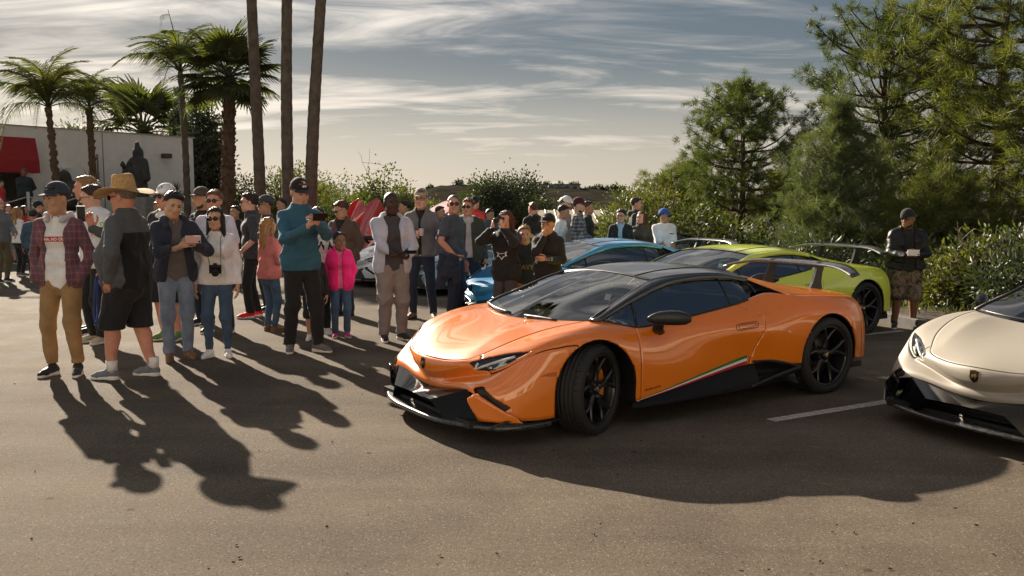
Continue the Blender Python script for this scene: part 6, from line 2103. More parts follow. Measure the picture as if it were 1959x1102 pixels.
block_wall_mat()
mat('awning_red', (0.32, 0.018, 0.022), rough=.75, noise=.15, nscale=4)
mat('dark_interior', (0.012, 0.010, 0.010), rough=.9)
mat('bronze_dark', (0.045, 0.043, 0.037), rough=.6, metal=.2, noise=.4, nscale=6)
mat('grey_metal', (0.18, 0.18, 0.18), rough=.5, metal=.5)
wr = np.array(at_depth(373, 388, 36)[:2]); wl_ = np.array(at_depth(0, 388, 29.7)[:2]); wd = (wl_ - wr) / np.linalg.norm(wl_ - wr)
ang = math.atan2(-wd[1], -wd[0])
bld = empty('building', (wr[0], wr[1], 0), ang); tag(bld, 'low white block building with red awning on the left', 'building')
WH = 4.33
# local: x runs along the wall to the left as negative, front face towards -y
Lw = 24.0
door_x0 = -np.linalg.norm(np.array(at_depth(57, 388, 30.5)[:2]) - wr)
mb = MB()
mb.box((door_x0 / 2, .15, WH / 2), (-door_x0, .3, WH)); mb.box((door_x0 - 2.6, .15, WH - .55), (5.2, .3, 1.1)); mb.box((door_x0 - 5.2 - 5, .15, WH / 2), (10, .3, WH))
mb.box((-.15, 6.3, WH / 2), (.3, 12, WH)); mb.box((-Lw / 2, 12, WH / 2), (Lw, .3, WH))
mb.build('wall', MATS['white_block'], bld)
mb = MB(); mb.box((-Lw / 2, 6.1, WH - .25), (Lw - .7, 11.6, .2)); mb.build('roof', MATS['grey_metal'], bld)
mb = MB(); mb.box((-6.2, .152, WH + .02), (12.6, .36, .05)); mb.box((-Lw / 2 - 6, .152, WH + .021), (10, .36, .05)); mb.build('coping', mat('coping_tan', (.42, .37, .31), rough=.8), bld)
mb = MB(); mb.box((-9.5, 2.0, WH + .22), (3.2, 1.6, .5)); mb.build('roof_unit', MATS['grey_metal'], bld)
mb = MB(); mb.box((-3.9, -.01, WH / 2), (.02, .02, WH)); mb.build('wall_joint', MATS['grey_metal'], bld)
mb = MB(); mb.box((door_x0 - 2.6, 3.0, 1.8), (5.6, .1, 3.6)); mb.build('doorway', MATS['dark_interior'], bld)
aw = MB()
x1, x0_ = door_x0 + .1, door_x0 - 5.4
aw.add([(x0_, -.40, 3.92), (x1, -.40, 3.92), (x1, -.60, 3.15), (x0_, -.60, 3.15), (x0_, -.62, 2.72), (x1, -.62, 2.72), (x1, -.02, 2.72), (x0_, -.02, 2.72)], [(0, 1, 2, 3), (3, 2, 5, 4), (1, 6, 5, 2), (0, 3, 4, 7)])
o = aw.build('awning', MATS['awning_red'], bld); thicken(o, .02, 0)
for (lx, lz, lb) in ((-8.4, 3.3, 'floodlight'), (-1.35, 3.55, 'floodlight')):
    mb = MB(); mb.box((lx, -.18, lz), (.34, .26, .18)); mb.box((lx, -.05, lz), (.10, .12, .10)); mb.build(lb, mat('lamp_brown', (.06, .05, .04), rough=.5), bld, bevel=.02)
mb = MB(); mb.box((door_x0 + 1.3, -.09, 2.95), (.34, .16, .10)); mb.build('wall_lamp', MATS['cup_white'] if 'cup_white' in MATS else MATS['white_block'], bld, bevel=.02)
mb = MB(); mb.box((door_x0 + 1.15, -.04, 2.35), (.14, .08, .14)); mb.build('alarm_box', MATS['dark_interior'], bld)
mb = MB(); mb.box((-4.15, -.05, 2.9), (.04, .05, 1.2)); mb.build('conduit', MATS['grey_metal'], bld)
# raised entrance platform with a rope rail
pf = MB(); pf.box((door_x0 - 2.4, -1.3, .52), (6.0, 2.5, 1.04)); o = pf.build('entrance_platform', mat('platform_concrete', (.3, .28, .25), rough=.9, noise=.2)); o.parent = bld
mb = MB()
for k in range(3):
    mb.tube([(door_x0 + .45 - k * 1.7, -2.45, 1.04), (door_x0 + .45 - k * 1.7, -2.45, 2.05)], .05, 10)
for k in range(2):
    mb.tube(crom([(door_x0 + .45 - k * 1.7, -2.45, 1.9), (door_x0 - .4 - k * 1.7, -2.45, 1.68), (door_x0 - 1.25 - k * 1.7, -2.45, 1.9)], 8), .02, 6)
mb.build('rope_rail', mat('rail_white', (.55, .53, .5), rough=.5), bld, smooth=True)


def wall_pt(px, off):
    """World point on a line parallel to the wall, off metres in front of it, at picture column px."""
    d = (px - 979.5) / FPX
    # solve (wr + wd*t + n*off) with x = d*y
    nn = np.array([-wd[1], wd[0]]);
    if nn[1] > 0: nn = -nn
    p = wr + nn * off; t = (d * p[1] - p[0]) / (wd[0] - d * wd[1])
    return p + wd * t


# statues
def statue(label, px, top, off, kind, seed):
    p = wall_pt(px, off); zt = at_depth(px, top, p[1])[2]
    root = empty('statue', (p[0], p[1], 0), math.radians(-6)); tag(root, label, 'statue')
    if kind == 'standing':
        hgt = 2.25

        def fn(P):
            Q = P.copy(); d = sunion([cone(Q, (0, 0, 0), (0, 0, .9), .40, .30), cone(Q, (0, 0, .9), (0, .02, 1.45), .30, .24), cone(Q, (-.2, 0, 1.40), (.22, 0, 1.40), .17, .17), cone(Q, (.30, 0, 1.30), (.40, -.05, .75), .15, .13), cone(Q, (-.30, -.05, 1.3), (-.40, -.22, .95), .13, .11), cone(Q, (-.40, -.22, .95), (-.42, -.36, 1.28), .09, .075), cone(Q, (-.42, -.36, 1.28), (-.43, -.38, 1.42), .06, .03)], .12)
            hd = sunion([ell(Q, (0, -.04, 1.75), (.15, .17, .20)), ell(Q, (.03, .04, 1.72), (.20, .19, .30)), cone(Q, (0, .02, 1.92), (0, .02, 2.12), .12, .09), cone(Q, (0, 0, 1.45), (0, 0, 1.6), .1, .1)], .05)
            return smin(d, hd, .06) + folds(P * np.array([1.4, 1.4, .5], np.float32), .018, np.random.default_rng(3), 12, 40, 6)
        v, f = surfnet(fn, (-.7, -.6, -.02), (.7, .6, 2.3), .035)
    else:
        hgt = 1.5

        def fn(P):
            d = sunion([ell(P, (0, 0, .25), (.75, .5, .32)), ell(P, (0, .0, .68), (.48, .36, .45)), cone(P, (-.3, 0, .92), (.3, 0, .92), .2, .2), cone(P, (.45, 0, .85), (.5, -.3, .42), .15, .12), cone(P, (-.45, 0, .85), (-.5, -.3, .42), .15, .12), ell(P, (0, -.04, 1.27), (.20, .22, .25)), ell(P, (.2, 0, 1.22), (.05, .05, .12)), ell(P, (-.2, 0, 1.22), (.05, .05, .12))], .08)
            return d + folds(P, .01, np.random.default_rng(4), 10, 30, 5)
        v, f = surfnet(fn, (-.95, -.75, -.05), (.95, .7, 1.6), .035)
    v = np.array(v); sc = .92
    base = zt - v[:, 2].max() * sc
    obj('figure', v * sc + [0, 0, base], f, MATS['bronze_dark'], root)
    mb = MB(); mb.box((0, 0, base / 2), (1.0 if kind == 'standing' else 1.5, .9, base)); mb.build('plinth', MATS['platform_concrete'], root, bevel=.02)


statue('dark standing robed statue with raised hand before white wall', 270, 271, 1.6, 'standing', 1)
statue('dark seated round-headed statue behind boy in plaid shirt', 131, 325, 1.6, 'seated', 2)


def agave(label, px, py, off, n=20, L=.75):
    p = wall_pt(px, off); z = max(.3, at_depth(px, py, p[1])[2] - .5)
    root = empty('spiky_plant', (p[0], p[1], 0)); tag(root, label, 'plant', 'spiky plants along the wall')
    rng = np.random.default_rng(px); mb = MB(); mb.tube([(0, 0, 0), (0, 0, z)], .06, 7); mb.build('stem', MATS['bark'], root)
    for i in range(n):
        a = i * 2.399; e = rng.uniform(.25, 1.35); d = np.array([math.cos(a) * math.cos(e), math.sin(a) * math.cos(e), math.sin(e)]); s = np.cross(d, [0, 0, 1]); s /= np.linalg.norm(s)
        q = np.array([0, 0, z]); b = MB(); k = L * rng.uniform(.8, 1.2)
        b.add([q - s * .02, q + s * .02, q + d * k * .5 + s * .03 + [0, 0, .02], q + d * k * .5 - s * .03 + [0, 0, .02], q + d * k - [0, 0, .06]], [(0, 1, 2, 3), (3, 2, 4)]); b.build('leaf', MATS['agave_leaf'], root)


agave('spiky plant at the foot of the short feathery palm', 181, 335, 1.0)
agave('spiky reddish plant left of the tall feathery palm', 340, 350, .8, 18, .65)

# ------------------------------------------------------------------ hill and far buildings
def hill():
    rng = np.random.default_rng(8)
    xs = np.linspace(-260, 260, 130); ys = np.linspace(230, 560, 46)
    rows = []
    for y in ys:
        r = []
        for x in xs:
            px = 979.5 + x / y * FPX
            ridge = np.interp(x / 420 * FPX + 979.5, [0, 300, 640, 760, 815, 850, 880, 930, 1000, 1060, 1110, 1160, 1200, 1300, 1500, 1959], [388, 388, 385, 378, 362, 352, 351, 356, 352, 354, 356, 360, 364, 372, 380, 385])
            top = (388 - ridge) / FPX * 420 + 1.0
            k = min(1, max(0, (y - 235) / 185)) ** 1.3 * (1 if y < 425 else max(0, 1 - (y - 425) / 140))
            gul = .10 * math.sin(x * .13 + math.sin(y * .03) * 2) + .06 * math.sin(x * .31 + y * .05) + .05 * rng.normal()
            r.append((x, y, max(-.04, top * k * (1 + gul * (1 - k * .6)))))
        rows.append(r)
    v, f = grid_vf(np.array(rows))
    m = mat('hill_scrub', (0.055, 0.046, 0.037), rough=1.0, noise=.45, nscale=.09, col2=(.015, .017, .013), spec=0)
    tag(obj('hill', v, f, m), kind='structure')


hill()
HT_ = [(822, 352), (878, 345), (905, 352), (1043, 348), (1070, 349), (1092, 352), (1100, 351), (1145, 355), (1162, 357), (1175, 356), (1186, 358), (1128, 356), (1190, 360)]
for i, (px, py) in enumerate(HT_):
    x, y, z = at_depth(px, py, 415)
    shrub(f'small dark tree on the distant ridge, number {i + 1} from the left' if False else ['bush on the left hump of the ridge', 'round tree on top of the left ridge', 'tree on the ridge behind the broadleaf tree', 'lone tree left of the hilltop building', 'tree on the middle of the hilltop building', 'tall tree beside the hilltop building', 'bush before the hilltop building', 'dark tree on the right ridge, largest', 'tree on the ridge right of the largest', 'tree near the right end of the ridge', 'last tree at the right end of the ridge', 'bush between the hilltop building and ridge trees', 'bush where the ridge meets the pines'][i], x, y, z - 5.2, 2.2 + (i % 3) * .6, 2, 5.6, MATS['leaf_dark'], 120 + i, n=420, leaf=.9, width=.7, name='far_tree', cat='tree', group='trees on the distant ridge', clump=24, twigs=6, stem=.3)
hb = empty('hilltop_building', at_depth(1055, 362, 405)); tag(hb, 'long low pale building on top of the distant hill', 'building')
mb = MB(); mb.box((0, 0, .4), (26, 8, 3.2)); mb.box((-9, 0, 1.0), (8, 7, 4.0)); mb.build('wall', mat('far_wall', (.36, .33, .29), rough=.9), hb)
mb = MB(); mb.box((0, 0, 2.15), (27, 9, .3)); mb.box((-9, 0, 3.15), (9, 8, .3)); mb.build('roof', mat('far_roof', (.16, .14, .12), rough=.9), hb)
mw = mat('far_window', (.03, .035, .04), rough=.2)
for k in range(7):
    b = MB(); b.box((-11 + k * 3.6, -4.05, .6), (1.7, .12, 1.3)); b.build('window', mw, hb)
# tan metal-roofed building
x, y, z = at_depth(1150, 440, 34)
sb = empty('roofed_building', (x + .6, 34, 0)); tag(sb, 'small tan building with ribbed metal roof behind the crowd', 'building')
rm = mat('metal_roof', (.36, .29, .205), rough=.5, noise=.1, nscale=3)
zr, ze = at_depth(1150, 402, 36)[2], at_depth(1150, 428, 33)[2]
mb = MB(); mb.box((0, 1.6, ze / 2 - .02), (5.6, 3, ze)); mb.build('wall', mat('stucco_tan', (.24, .19, .145), rough=.9, noise=.1), sb)
R0 = MB(); R0.add([(-3.2, -.6, ze), (3.2, -.6, ze), (3.2, 2.4, zr), (-3.2, 2.4, zr), (-3.2, -.6, ze - .12), (3.2, -.6, ze - .12)], [(0, 1, 2, 3), (0, 4, 5, 1)]); o = R0.build('roof', rm, sb); thicken(o, .04)
for k in range(17):
    b = MB(); xx = -3.1 + k * .388; b.tube([(xx, -.6, ze + .02), (xx, 2.4, zr + .02)], .022, 4); b.build('roof_rib', rm, sb)
for k in (-1.2, .9):
    b = MB(); b.box((k, .09, ze * .45), (.9, .06, ze * .8)); b.build('door', mat('door_brown', (.11, .08, .06), rough=.7), sb)

# unseen pale buildings added to throw sunlight back and show in the paintwork
mat('cream_stucco', (0.76, 0.68, 0.56), rough=.9, noise=.08, nscale=.6)
mat('shop_glass', (0.02, 0.024, 0.028), rough=.08)


def fill_building(label, c, length, h, rz, seed):
    rng = np.random.default_rng(seed)
    r = empty('building', (*c, 0), rz); tag(r, label, 'building')
    mb = MB(); mb.box((0, 4, h / 2), (length, 8, h)); mb.build('wall', MATS['cream_stucco'], r)
    mb = MB(); mb.box((0, 3.95, h + .08), (length + .4, 8.3, .16)); mb.build('coping', MATS['coping_tan'], r)
    k = int(length / 5)
    for q in range(k):
        x = -length / 2 + 2.5 + q * 5
        if rng.uniform() < .45: continue
        b = MB(); b.box((x, -.03, 1.5), (2.6, .08, 2.2)); b.build('window', MATS['shop_glass'], r)
    for q in range(0, k, 3):
        b = MB(); x = -length / 2 + 5 + q * 5; b.box((x, -.06, 1.25), (1.1, .14, 2.5)); b.build('door', MATS['door_brown'], r)


fill_building('added unseen cream building behind the viewpoint, bouncing sunlight', (2, -15), 56, 5.2, PI, 3)
fill_building('added unseen cream building to the right, bouncing sunlight', (23, -8), 26, 4.6, -PI / 2, 4)
rng = np.random.default_rng(77); n = 9000
cl = np.c_[rng.uniform(19.5, 21.5, 26), rng.uniform(-16, 5, 26), rng.uniform(.5, 2.6, 26)]
ci = rng.integers(0, 26, n); C = cl[ci] + rng.normal(size=(n, 3)) * [.5, .6, .4]; C[:, 2] = np.abs(C[:, 2])
o = link('far_trees', leaves_mesh('far_trees', C, rng.normal(size=(n, 3)) + [0, 0, .5], rng.uniform(.12, .3, n), .1, MATS['leaf_dark'], rng)); tag(o, 'dark bushes along the right side of the lot', 'bushes', kind='stuff')
# grit and dry leaf bits on the asphalt
rng = np.random.default_rng(21); n = 150
px_, py_ = rng.uniform(-200, 2150, n), 560 + 560 * rng.uniform(0, 1, n) ** .8
G_ = np.array([ground_at(a, b) for a, b in zip(px_, py_)])
C = np.c_[G_, np.full(n, .006)]
o = link('ground_litter', leaves_mesh('ground_litter', C, rng.normal(size=(n, 3)) * [1, 1, .12], rng.uniform(.008, .03, n), .012, mat('litter_brown', (.05, .038, .027), rough=.9, noise=.5, nscale=3), rng)); tag(o, 'grit and dry leaf bits scattered on the asphalt', 'litter', kind='stuff')
place_car(proto, 1.219, 7.721, 212.75, 24.0)
for ch in proto.children:
    if ch.name.startswith('bumper_fin') and sum(v.co.y for v in ch.data.vertices) < 0: swap_mat(ch, MATS['paint_orange'], MATS['black_plastic'])
tag(proto, 'orange sports car with black roof and rear wing', 'car')
BLK = MATS['caliper_black']
lime = paint('paint_lime', (0.70, 0.80, 0.07), rough=.35, flake=.1)
c = clone_car(2.955, 11.198, 212.2, lime, lime, 0, caliper=BLK, glass=MATS['teal_glass'], drop=('flag_stripe', 'door_script')); tag(c, 'lime green sports car with black rear wing', 'car')
blue = paint('paint_blue', (0.03, 0.29, 0.60), rough=.3, flake=.3)
c = clone_car(1.45, 13.24, 205.8, blue, blue, 0, caliper=BLK, drop=('flag_stripe', 'door_script')); tag(c, 'bright blue sports car behind the black hoodies', 'car')
beige = paint('paint_beige', (0.33, 0.295, 0.245), rough=.5, metal=.05, coat=.08, coatr=.25)
c = clone_car(5.25, 7.02, 207.0, beige, beige, 6, caliper=BLK, drop=('flag_stripe', 'door_script')); 
for ch in c.children:
    if ch.name.split('.')[0] == 'bumper_fin': swap_mat(ch, beige, MATS['black_plastic'])
tag(c, 'beige matte sports car cut by the right picture edge', 'car')
aqua = paint('paint_aqua', (0.20, 0.33, 0.40), rough=.3, metal=.4, flake=.2)
c = clone_car(.06, 17.4, 206.0, aqua, aqua, 8, caliper=BLK, rim=MATS['rim_silver'], glass=MATS['teal_glass'], drop=('flag_stripe', 'door_script', 'rear_wing')); tag(c, 'pale blue sports car with silver wheels behind slate tee', 'car')
whitep = paint('paint_white', (0.66, 0.67, 0.68), rough=.35)
c = clone_car(-1.3, 19.0, 206.0, whitep, whitep, 0, caliper=BLK, drop=('flag_stripe', 'door_script', 'rear_wing')); tag(c, 'white sports car behind the pale grey hooded jacket', 'car')
silver = paint('paint_silver', (0.40, 0.41, 0.42), rough=.3, metal=.6)
c = clone_car(2.95, 18.6, 206.0, silver, silver, 0, caliper=BLK, drop=('flag_stripe', 'door_script', 'rear_wing')); tag(c, 'silver sports car with only its roof showing over the blue one', 'car')
redp = paint('paint_red', (0.42, 0.012, 0.018), rough=.3)
c = clone_car(-3.35, 22.6, 206.0, redp, redp, 0, caliper=BLK, drop=('flag_stripe', 'door_script', 'rear_wing')); tag(c, 'red sports car with its doors raised behind the white one', 'car')
for ch in c.children:
    nm = ch.name.split('.')[0]
    if nm == 'door':
        s_ = 1 if sum(v.co.y for v in ch.data.vertices) > 0 else -1
        hx = Vector((.86, .88 * s_, .55)); R4 = Matrix.Translation(hx) @ Matrix.Rotation(math.radians(12) * s_, 4, 'Z') @ Matrix.Rotation(math.radians(62), 4, 'Y') @ Matrix.Translation(-hx)
        ch.matrix_basis = R4
    if nm in ('side_window', 'window_trim'): ch.location.z -= .28
    if nm == 'engine_cover':
        hx = Vector((-.65, 0, 1.05)); ch.matrix_basis = Matrix.Translation(hx) @ Matrix.Rotation(math.radians(38), 4, 'Y') @ Matrix.Translation(-hx)
# ------------------------------------------------------------------ the crowd
W_ = cloth('white', (.74, .73, .69)); WC = cloth('cardigan', (.62, .60, .64)); BK = cloth('black', (.014, .014, .015)); NV = cloth('navy', (.020, .026, .042)); JN = cloth('jeans', (.045, .080, .135), noise=.25)
JL = cloth('jeans_light', (.15, .195, .265), noise=.3); JD = cloth('jeans_dark', (.018, .026, .045)); GY = cloth('grey', (.10, .105, .112)); GL = cloth('grey_light', (.40, .42, .50)); CH = cloth('charcoal', (.048, .048, .054))
TE = cloth('teal', (.028, .098, .150)); KH = cloth('khaki', (.255, .155, .070), noise=.2); PK = cloth('pink', (.78, .012, .13)); PS = cloth('salmon', (.46, .14, .12)); BR = cloth('brown', (.075, .053, .036)); SW = cloth('sweatpants', (.215, .19, .183)); BG = cloth('blue_grey', (.055, .062, .080))
OL = cloth('olive', (.045, .048, .032)); LV = cloth('lavender', (.50, .49, .56)); RD = cloth('red', (.45, .03, .035)); DN = cloth('denim', (.045, .075, .115)); LB = cloth('light_blue', (.28, .40, .50)); TN = cloth('tan', (.33, .26, .18)); BE = cloth('beige', (.55, .46, .37))
SG = cloth('softshell', (.125, .122, .127)); SB = cloth('shoe_black', (.016, .016, .017), rough=.5); SWH = cloth('shoe_white', (.70, .69, .68), rough=.6); SGY = cloth('shoe_grey', (.125, .118, .116)); SBL = cloth('shoe_bluegrey', (.13, .145, .175)); SBR = cloth('shoe_brown', (.16, .075, .032), rough=.45); SRD = cloth('shoe_red', (.62, .020, .025), rough=.6); SPK = cloth('shoe_pink', (.40, .03, .16)); SBE = cloth('shoe_beige', (.42, .36, .28))
GN = mat('print_green', (.10, .52, .03), rough=.7); RB_ = mat('print_red', (.58, .02, .03), rough=.7); WP = mat('print_white', (.75, .74, .72), rough=.7); KP_ = mat('print_black', (.012, .012, .014), rough=.7); GP = mat('print_gold', (.30, .22, .09), rough=.7); LG = mat('print_grey', (.30, .31, .33), rough=.7); PB = mat('print_blue', (.10, .14, .30), rough=.7)
PLR = plaid_mat('plaid_red', (.255, .055, .055), (.075, .085, .125), (.32, .29, .30), 15); PLB = plaid_mat('plaid_black', (.30, .30, .31), (.02, .02, .022), (.5, .5, .5), 15)
bpy.context.view_layer.update()


def two_tone():
    m = cloth('jacket_two_tone', (.095, .10, .108)); t = m.node_tree; L = t.links.new; b = t.nodes['Principled BSDF']
    tc = N(t, 'ShaderNodeTexCoord'); sp = N(t, 'ShaderNodeSeparateXYZ'); L(tc.outputs['Object'], sp.inputs[0])
    # grey front and sleeve, black back panel
    c1 = N(t, 'ShaderNodeMath', operation='GREATER_THAN', i_1=.035); L(sp.outputs['Y'], c1.inputs[0])
    c2 = N(t, 'ShaderNodeMath', operation='LESS_THAN', i_1=1.42); L(sp.outputs['Z'], c2.inputs[0])
    c3 = N(t, 'ShaderNodeMath', operation='LESS_THAN', i_1=.235); ab = N(t, 'ShaderNodeMath', operation='ABSOLUTE'); L(sp.outputs['X'], ab.inputs[0]); L(ab.outputs[0], c3.inputs[0])
    m0 = N(t, 'ShaderNodeMath', operation='MULTIPLY'); L(c1.outputs[0], m0.inputs[0]); L(c2.outputs[0], m0.inputs[1])
    mu = N(t, 'ShaderNodeMath', operation='MULTIPLY'); L(m0.outputs[0], mu.inputs[0]); L(c3.outputs[0], mu.inputs[1])
    mx = N(t, 'ShaderNodeMix', data_type='RGBA'); mx.inputs['A'].default_value = (.092, .098, .105, 1); mx.inputs['B'].default_value = (.014, .014, .015, 1); L(mu.outputs[0], mx.inputs['Factor']); L(mx.outputs['Result'], b.inputs['Base Color'])
    return m


def sh_(m, sole=None, kind=None): return dict(mat=m, sole=sole or MATS['sole_white'], kind=kind)


PH = dict(L=(.085, -.33, 1.25), R=(-.085, -.33, 1.25), lp='hold', rp='hold', ldir=((-.4, -.7, .55), (-.9, -.2, .2)), rdir=((.4, -.7, .55), (.9, -.2, .2)))
FOX = np.array([(-.50, .30), (-.28, .20), (-.10, .17), (.10, .18), (.30, .25), (.54, .36), (.43, .10), (.52, -.05), (.28, -.08), (.17, -.20), (.02, -.38), (-.09, -.19), (-.22, -.10), (-.48, -.12), (-.37, .07)])


def fox(size, line=True):
    """Outline emblem of a pointed animal head, as a closed band."""
    P = FOX * size; Q = P * .70
    n = len(P)
    return np.c_[np.vstack([P, Q]), np.zeros(2 * n)], [(i, (i + 1) % n, n + (i + 1) % n, n + i) for i in range(n)]


UF, WF, NF = (1, 0, 0), (0, 0, 1), (0, 1, 0)     # decals on a chest: right, up, into the body

G1, G2, G3, G4 = 'people in the front row', 'people in the second row', 'people behind the cars', 'people far back on the left'
# --- front row
a = person('boy in red plaid shirt, white printed tee and khaki joggers', G1, 126, fy=717, top=353, face=3, skin='tan', head=(-28, 6, 0), L='pocket', R='pocket', feet=((.12, 0, 14), (-.12, .0, -16)), build=.93,
           top_=dict(mat=W_, hem=.80, sleeve=.4), jacket=dict(mat=PLR, open=.088, hem=.82, hoodmat=cloth('hood_grey', (.42, .40, .40)), extra=.016, flare=.15, name='plaid_shirt'), pants=dict(mat=KH, loose=.022, cuff=.82, len=.115, fold=.012), shoes=sh_(SB, kind='high'), hair=('short', 'dkbrown'), hat=dict(kind='cap', mat=cloth('cap_navy', (.024, .030, .045)), turn=0))
uv, f = rect_uv(.22, .048, 16, 3); decal(a, 'top', uv, f, (0, -.15, 1.285), UF, WF, NF, RB_, 'shirt_band', a.top)
tv, tf = text_vf('INA, NO CRI', .036, bold=.0016); decal(a, 'top', tv * [.92, 1, 1], tf, (0, -.15, 1.283), UF, WF, NF, WP, 'shirt_lettering', a.top, .006)
aa = np.linspace(0, 2 * PI, 20, endpoint=False)
ring = np.vstack([np.c_[.026 * np.cos(aa), .015 * np.sin(aa), 0 * aa], np.c_[.021 * np.cos(aa), .010 * np.sin(aa), 0 * aa]]); hat_decal(a, ring, [(i, (i + 1) % 20, 20 + (i + 1) % 20, 20 + i) for i in range(20)], (0, -.15, .105), (1, 0, 0), (0, 0, 1), (0, 1, 0), LG)

a = person('heavy man in straw hat, grey and black jacket and black shorts', G1, 253, fy=722, top=349, face=-98, skin='red', build=1.22, belly=.10, head=(-6, 4, 0), L=(.27, -.02, .93), lp='relax', R=(-.14, -.42, 1.36), rp='hold', rdir=((.1, -.25, 1), (.6, .6, 0)), feet=((.11, -.14, 6), (-.11, .14, 4)),
           top_=dict(mat=two_tone(), hem=.80, collar=True, loose=.026, fold=.012, name='jacket'), pants=dict(mat=BK, len=.46, loose=.05, cuff=1.5, fold=.014, name='shorts'), shoes=sh_(SBL), sock=(cloth('sock_white', (.7, .7, .69)), .035), hair=('buzz', 'grey'), hat=dict(kind='straw'), glasses='sun', hs=1.04)
phone(a, 'phone with white edge held up by man in straw hat', (-.10, -.50, 1.50), (-10, 0, -62), 'phone_white')
b = MB(); b.tube(crom([(.30, -.10, .96), (.315, -.10, .80), (.31, -.11, .62), (.32, -.125, .52), (.33, -.13, .60), (.325, -.12, .80), (.31, -.11, .95)], 26), .011, 5, flat=.25)
v, f, _ = b.arr(); a.put('lanyard', v, f, cloth('lanyard_blue', (.02, .04, .16)), a.root, torso=True)

a = person('young man in dark glasses and white hoodie, black trousers', G1, 190, fy=655, top=356, face=-35, skin='fair', head=(-40, 8, 0), L='hang', R='pocket', top_=dict(mat=cloth('hoodie_white', (.70, .69, .73)), hem=.86, hood=True, loose=.03, name='hoodie'), pants=dict(mat=BK, loose=.02), shoes=sh_(SBE), hair=('full', 'brown'), glasses='clear')
tv, tf = text_vf('CHAOS+DREAM', .062, bold=.002); decal(a, 'top', tv, tf, (.30, -.16, 1.16), (-.05, .0, -1), (1, .2, 0), (-.55, .85, 0), GN, 'sleeve_lettering', a.top, .006, 1.2)
person('tall blond man in black jacket behind the white hoodie', G2, 178, fy=638, top=338, face=-65, skin='red', head=(-5, 0, 0), L='hang', R='pocket', top_=dict(mat=BK, hem=.84, collar=True, loose=.03, name='jacket'), pants=dict(mat=JD), shoes=sh_(SB), hair=('full', 'blond'), build=1.1)

a = person('smiling man in navy jacket and light jeans holding out a phone', G1, 342, fy=687, top=366, face=22, skin='asian', lean=9, head=(14, 8, 14), smile=1, L=(.20, -.30, 1.28), R=(.03, -.35, 1.27), lp='hold', rp='hold', ldir=((-.4, -.6, .5), (-.8, -.3, .3)), rdir=((.6, -.5, .4), (.8, -.3, .3)), feet=((.10, .05, 18), (-.09, -.07, -4)),
           top_=dict(mat=cloth('tee_taupe', (.105, .095, .09)), hem=.84, sleeve=.4), jacket=dict(mat=NV, open=.065, hem=.83, hood=True, extra=.018, flare=.9, ox=.02), pants=dict(mat=JL, loose=.016, fold=.012), shoes=sh_(SBR, mat('sole_brown', (.18, .12, .07), rough=.8)), hair=('full', 'black'))
phone(a, 'rose gold phone held sideways by man in navy jacket', (.17, -.46, 1.375), (0, 90, -8), 'phone_rose')

a = person('woman with long black hair, sunglasses and white cardigan', G1, 421, fy=682, top=398, face=2, fem=True, skin='asian', head=(0, 3, -2), smile=1, feet=((.10, .0, 22), (-.11, -.03, -14)), build=1.08, top_=dict(mat=cloth('blouse', (.66, .64, .60)), hem=.875, sleeve=.4, loose=.014), jacket=dict(mat=WC, open=.105, hem=.88, extra=.014, flare=.25, name='cardigan'), pants=dict(mat=JN, loose=.008, cuff=.8), shoes=sh_(SWH), hair=('long', 'black'), glasses='sun')
# her camera on its strap
cb = MB(); cb.box((0, 0, 0), (.135, .06, .085)); cb.box((0, -.005, .055), (.055, .05, .035), taper=.7); cb.box((.052, -.01, .0), (.03, .075, .08))
lv, lf = lathe_vf([(.001, .09), (.034, .09), (.040, .085), (.041, .05), (.037, .045), (.037, .0)], 18)
cb.add(np.c_[lv[:, 0], -lv[:, 2] - .028, lv[:, 1]] + [.0, 0, -.008], lf)
v, f, _ = cb.arr(); R_ = rotm(x=.35, z=.25); v = v @ R_.T + [.045, -.22, 1.075]
wv = to_world(a, v); c0 = wv.mean(0)
cam_o = obj('dslr_camera', wv - c0, f, MATS['camera_black'], None, None, False, tuple(c0)); tag(cam_o, 'black camera hanging at the belly of the long-haired woman', 'camera')
st = MB(); st.tube(crom([(-.02, -.20, 1.10), (-.055, -.185, 1.28), (-.07, -.12, 1.42), (-.04, .05, 1.50), (.05, .05, 1.50), (.085, -.11, 1.42), (.10, -.18, 1.28), (.11, -.21, 1.10)], 30), .008, 5, flat=.4)
v, f, _ = st.arr(); wv = to_world(a, v); obj('strap', wv - c0, f, MATS['camera_black'], cam_o)

a = person('man in white cap and sunglasses behind the navy jacket', G2, 328, fy=650, top=355, face=-20, skin='red', head=(-8, 0, 0), top_=dict(mat=cloth('hood_white', (.6, .59, .57)), hem=.84, hood=True), jacket=dict(mat=BK, open=.05, hem=.83, extra=.02), pants=dict(mat=BK, len=.45, loose=.04, name='shorts'), shoes=sh_(cloth('shoe_green', (.10, .18, .05))), hair=('buzz', 'grey'), hat=dict(kind='cap', mat=cloth('cap_white', (.72, .71, .70)), bill=cloth('cap_white', (.72, .71, .70))), glasses='sun', build=1.1)
v, f = fox(.085); hat_decal(a, v, f, (0, -.2, .108), (1, 0, 0), (0, 0, 1), (0, 1, 0), KP_)
a = person('man with sunglasses and short brown hair in pale tee', G2, 419, fy=636, top=365, face=-5, skin='red', head=(6, 0, 0), top_=dict(mat=LV, hem=.86, sleeve=.42, loose=.02), pants=dict(mat=JD), shoes=sh_(SB), hair=('full', 'ltbrown'), glasses='sun', feet=((.16, 0, 12), (-.12, 0, -10)))
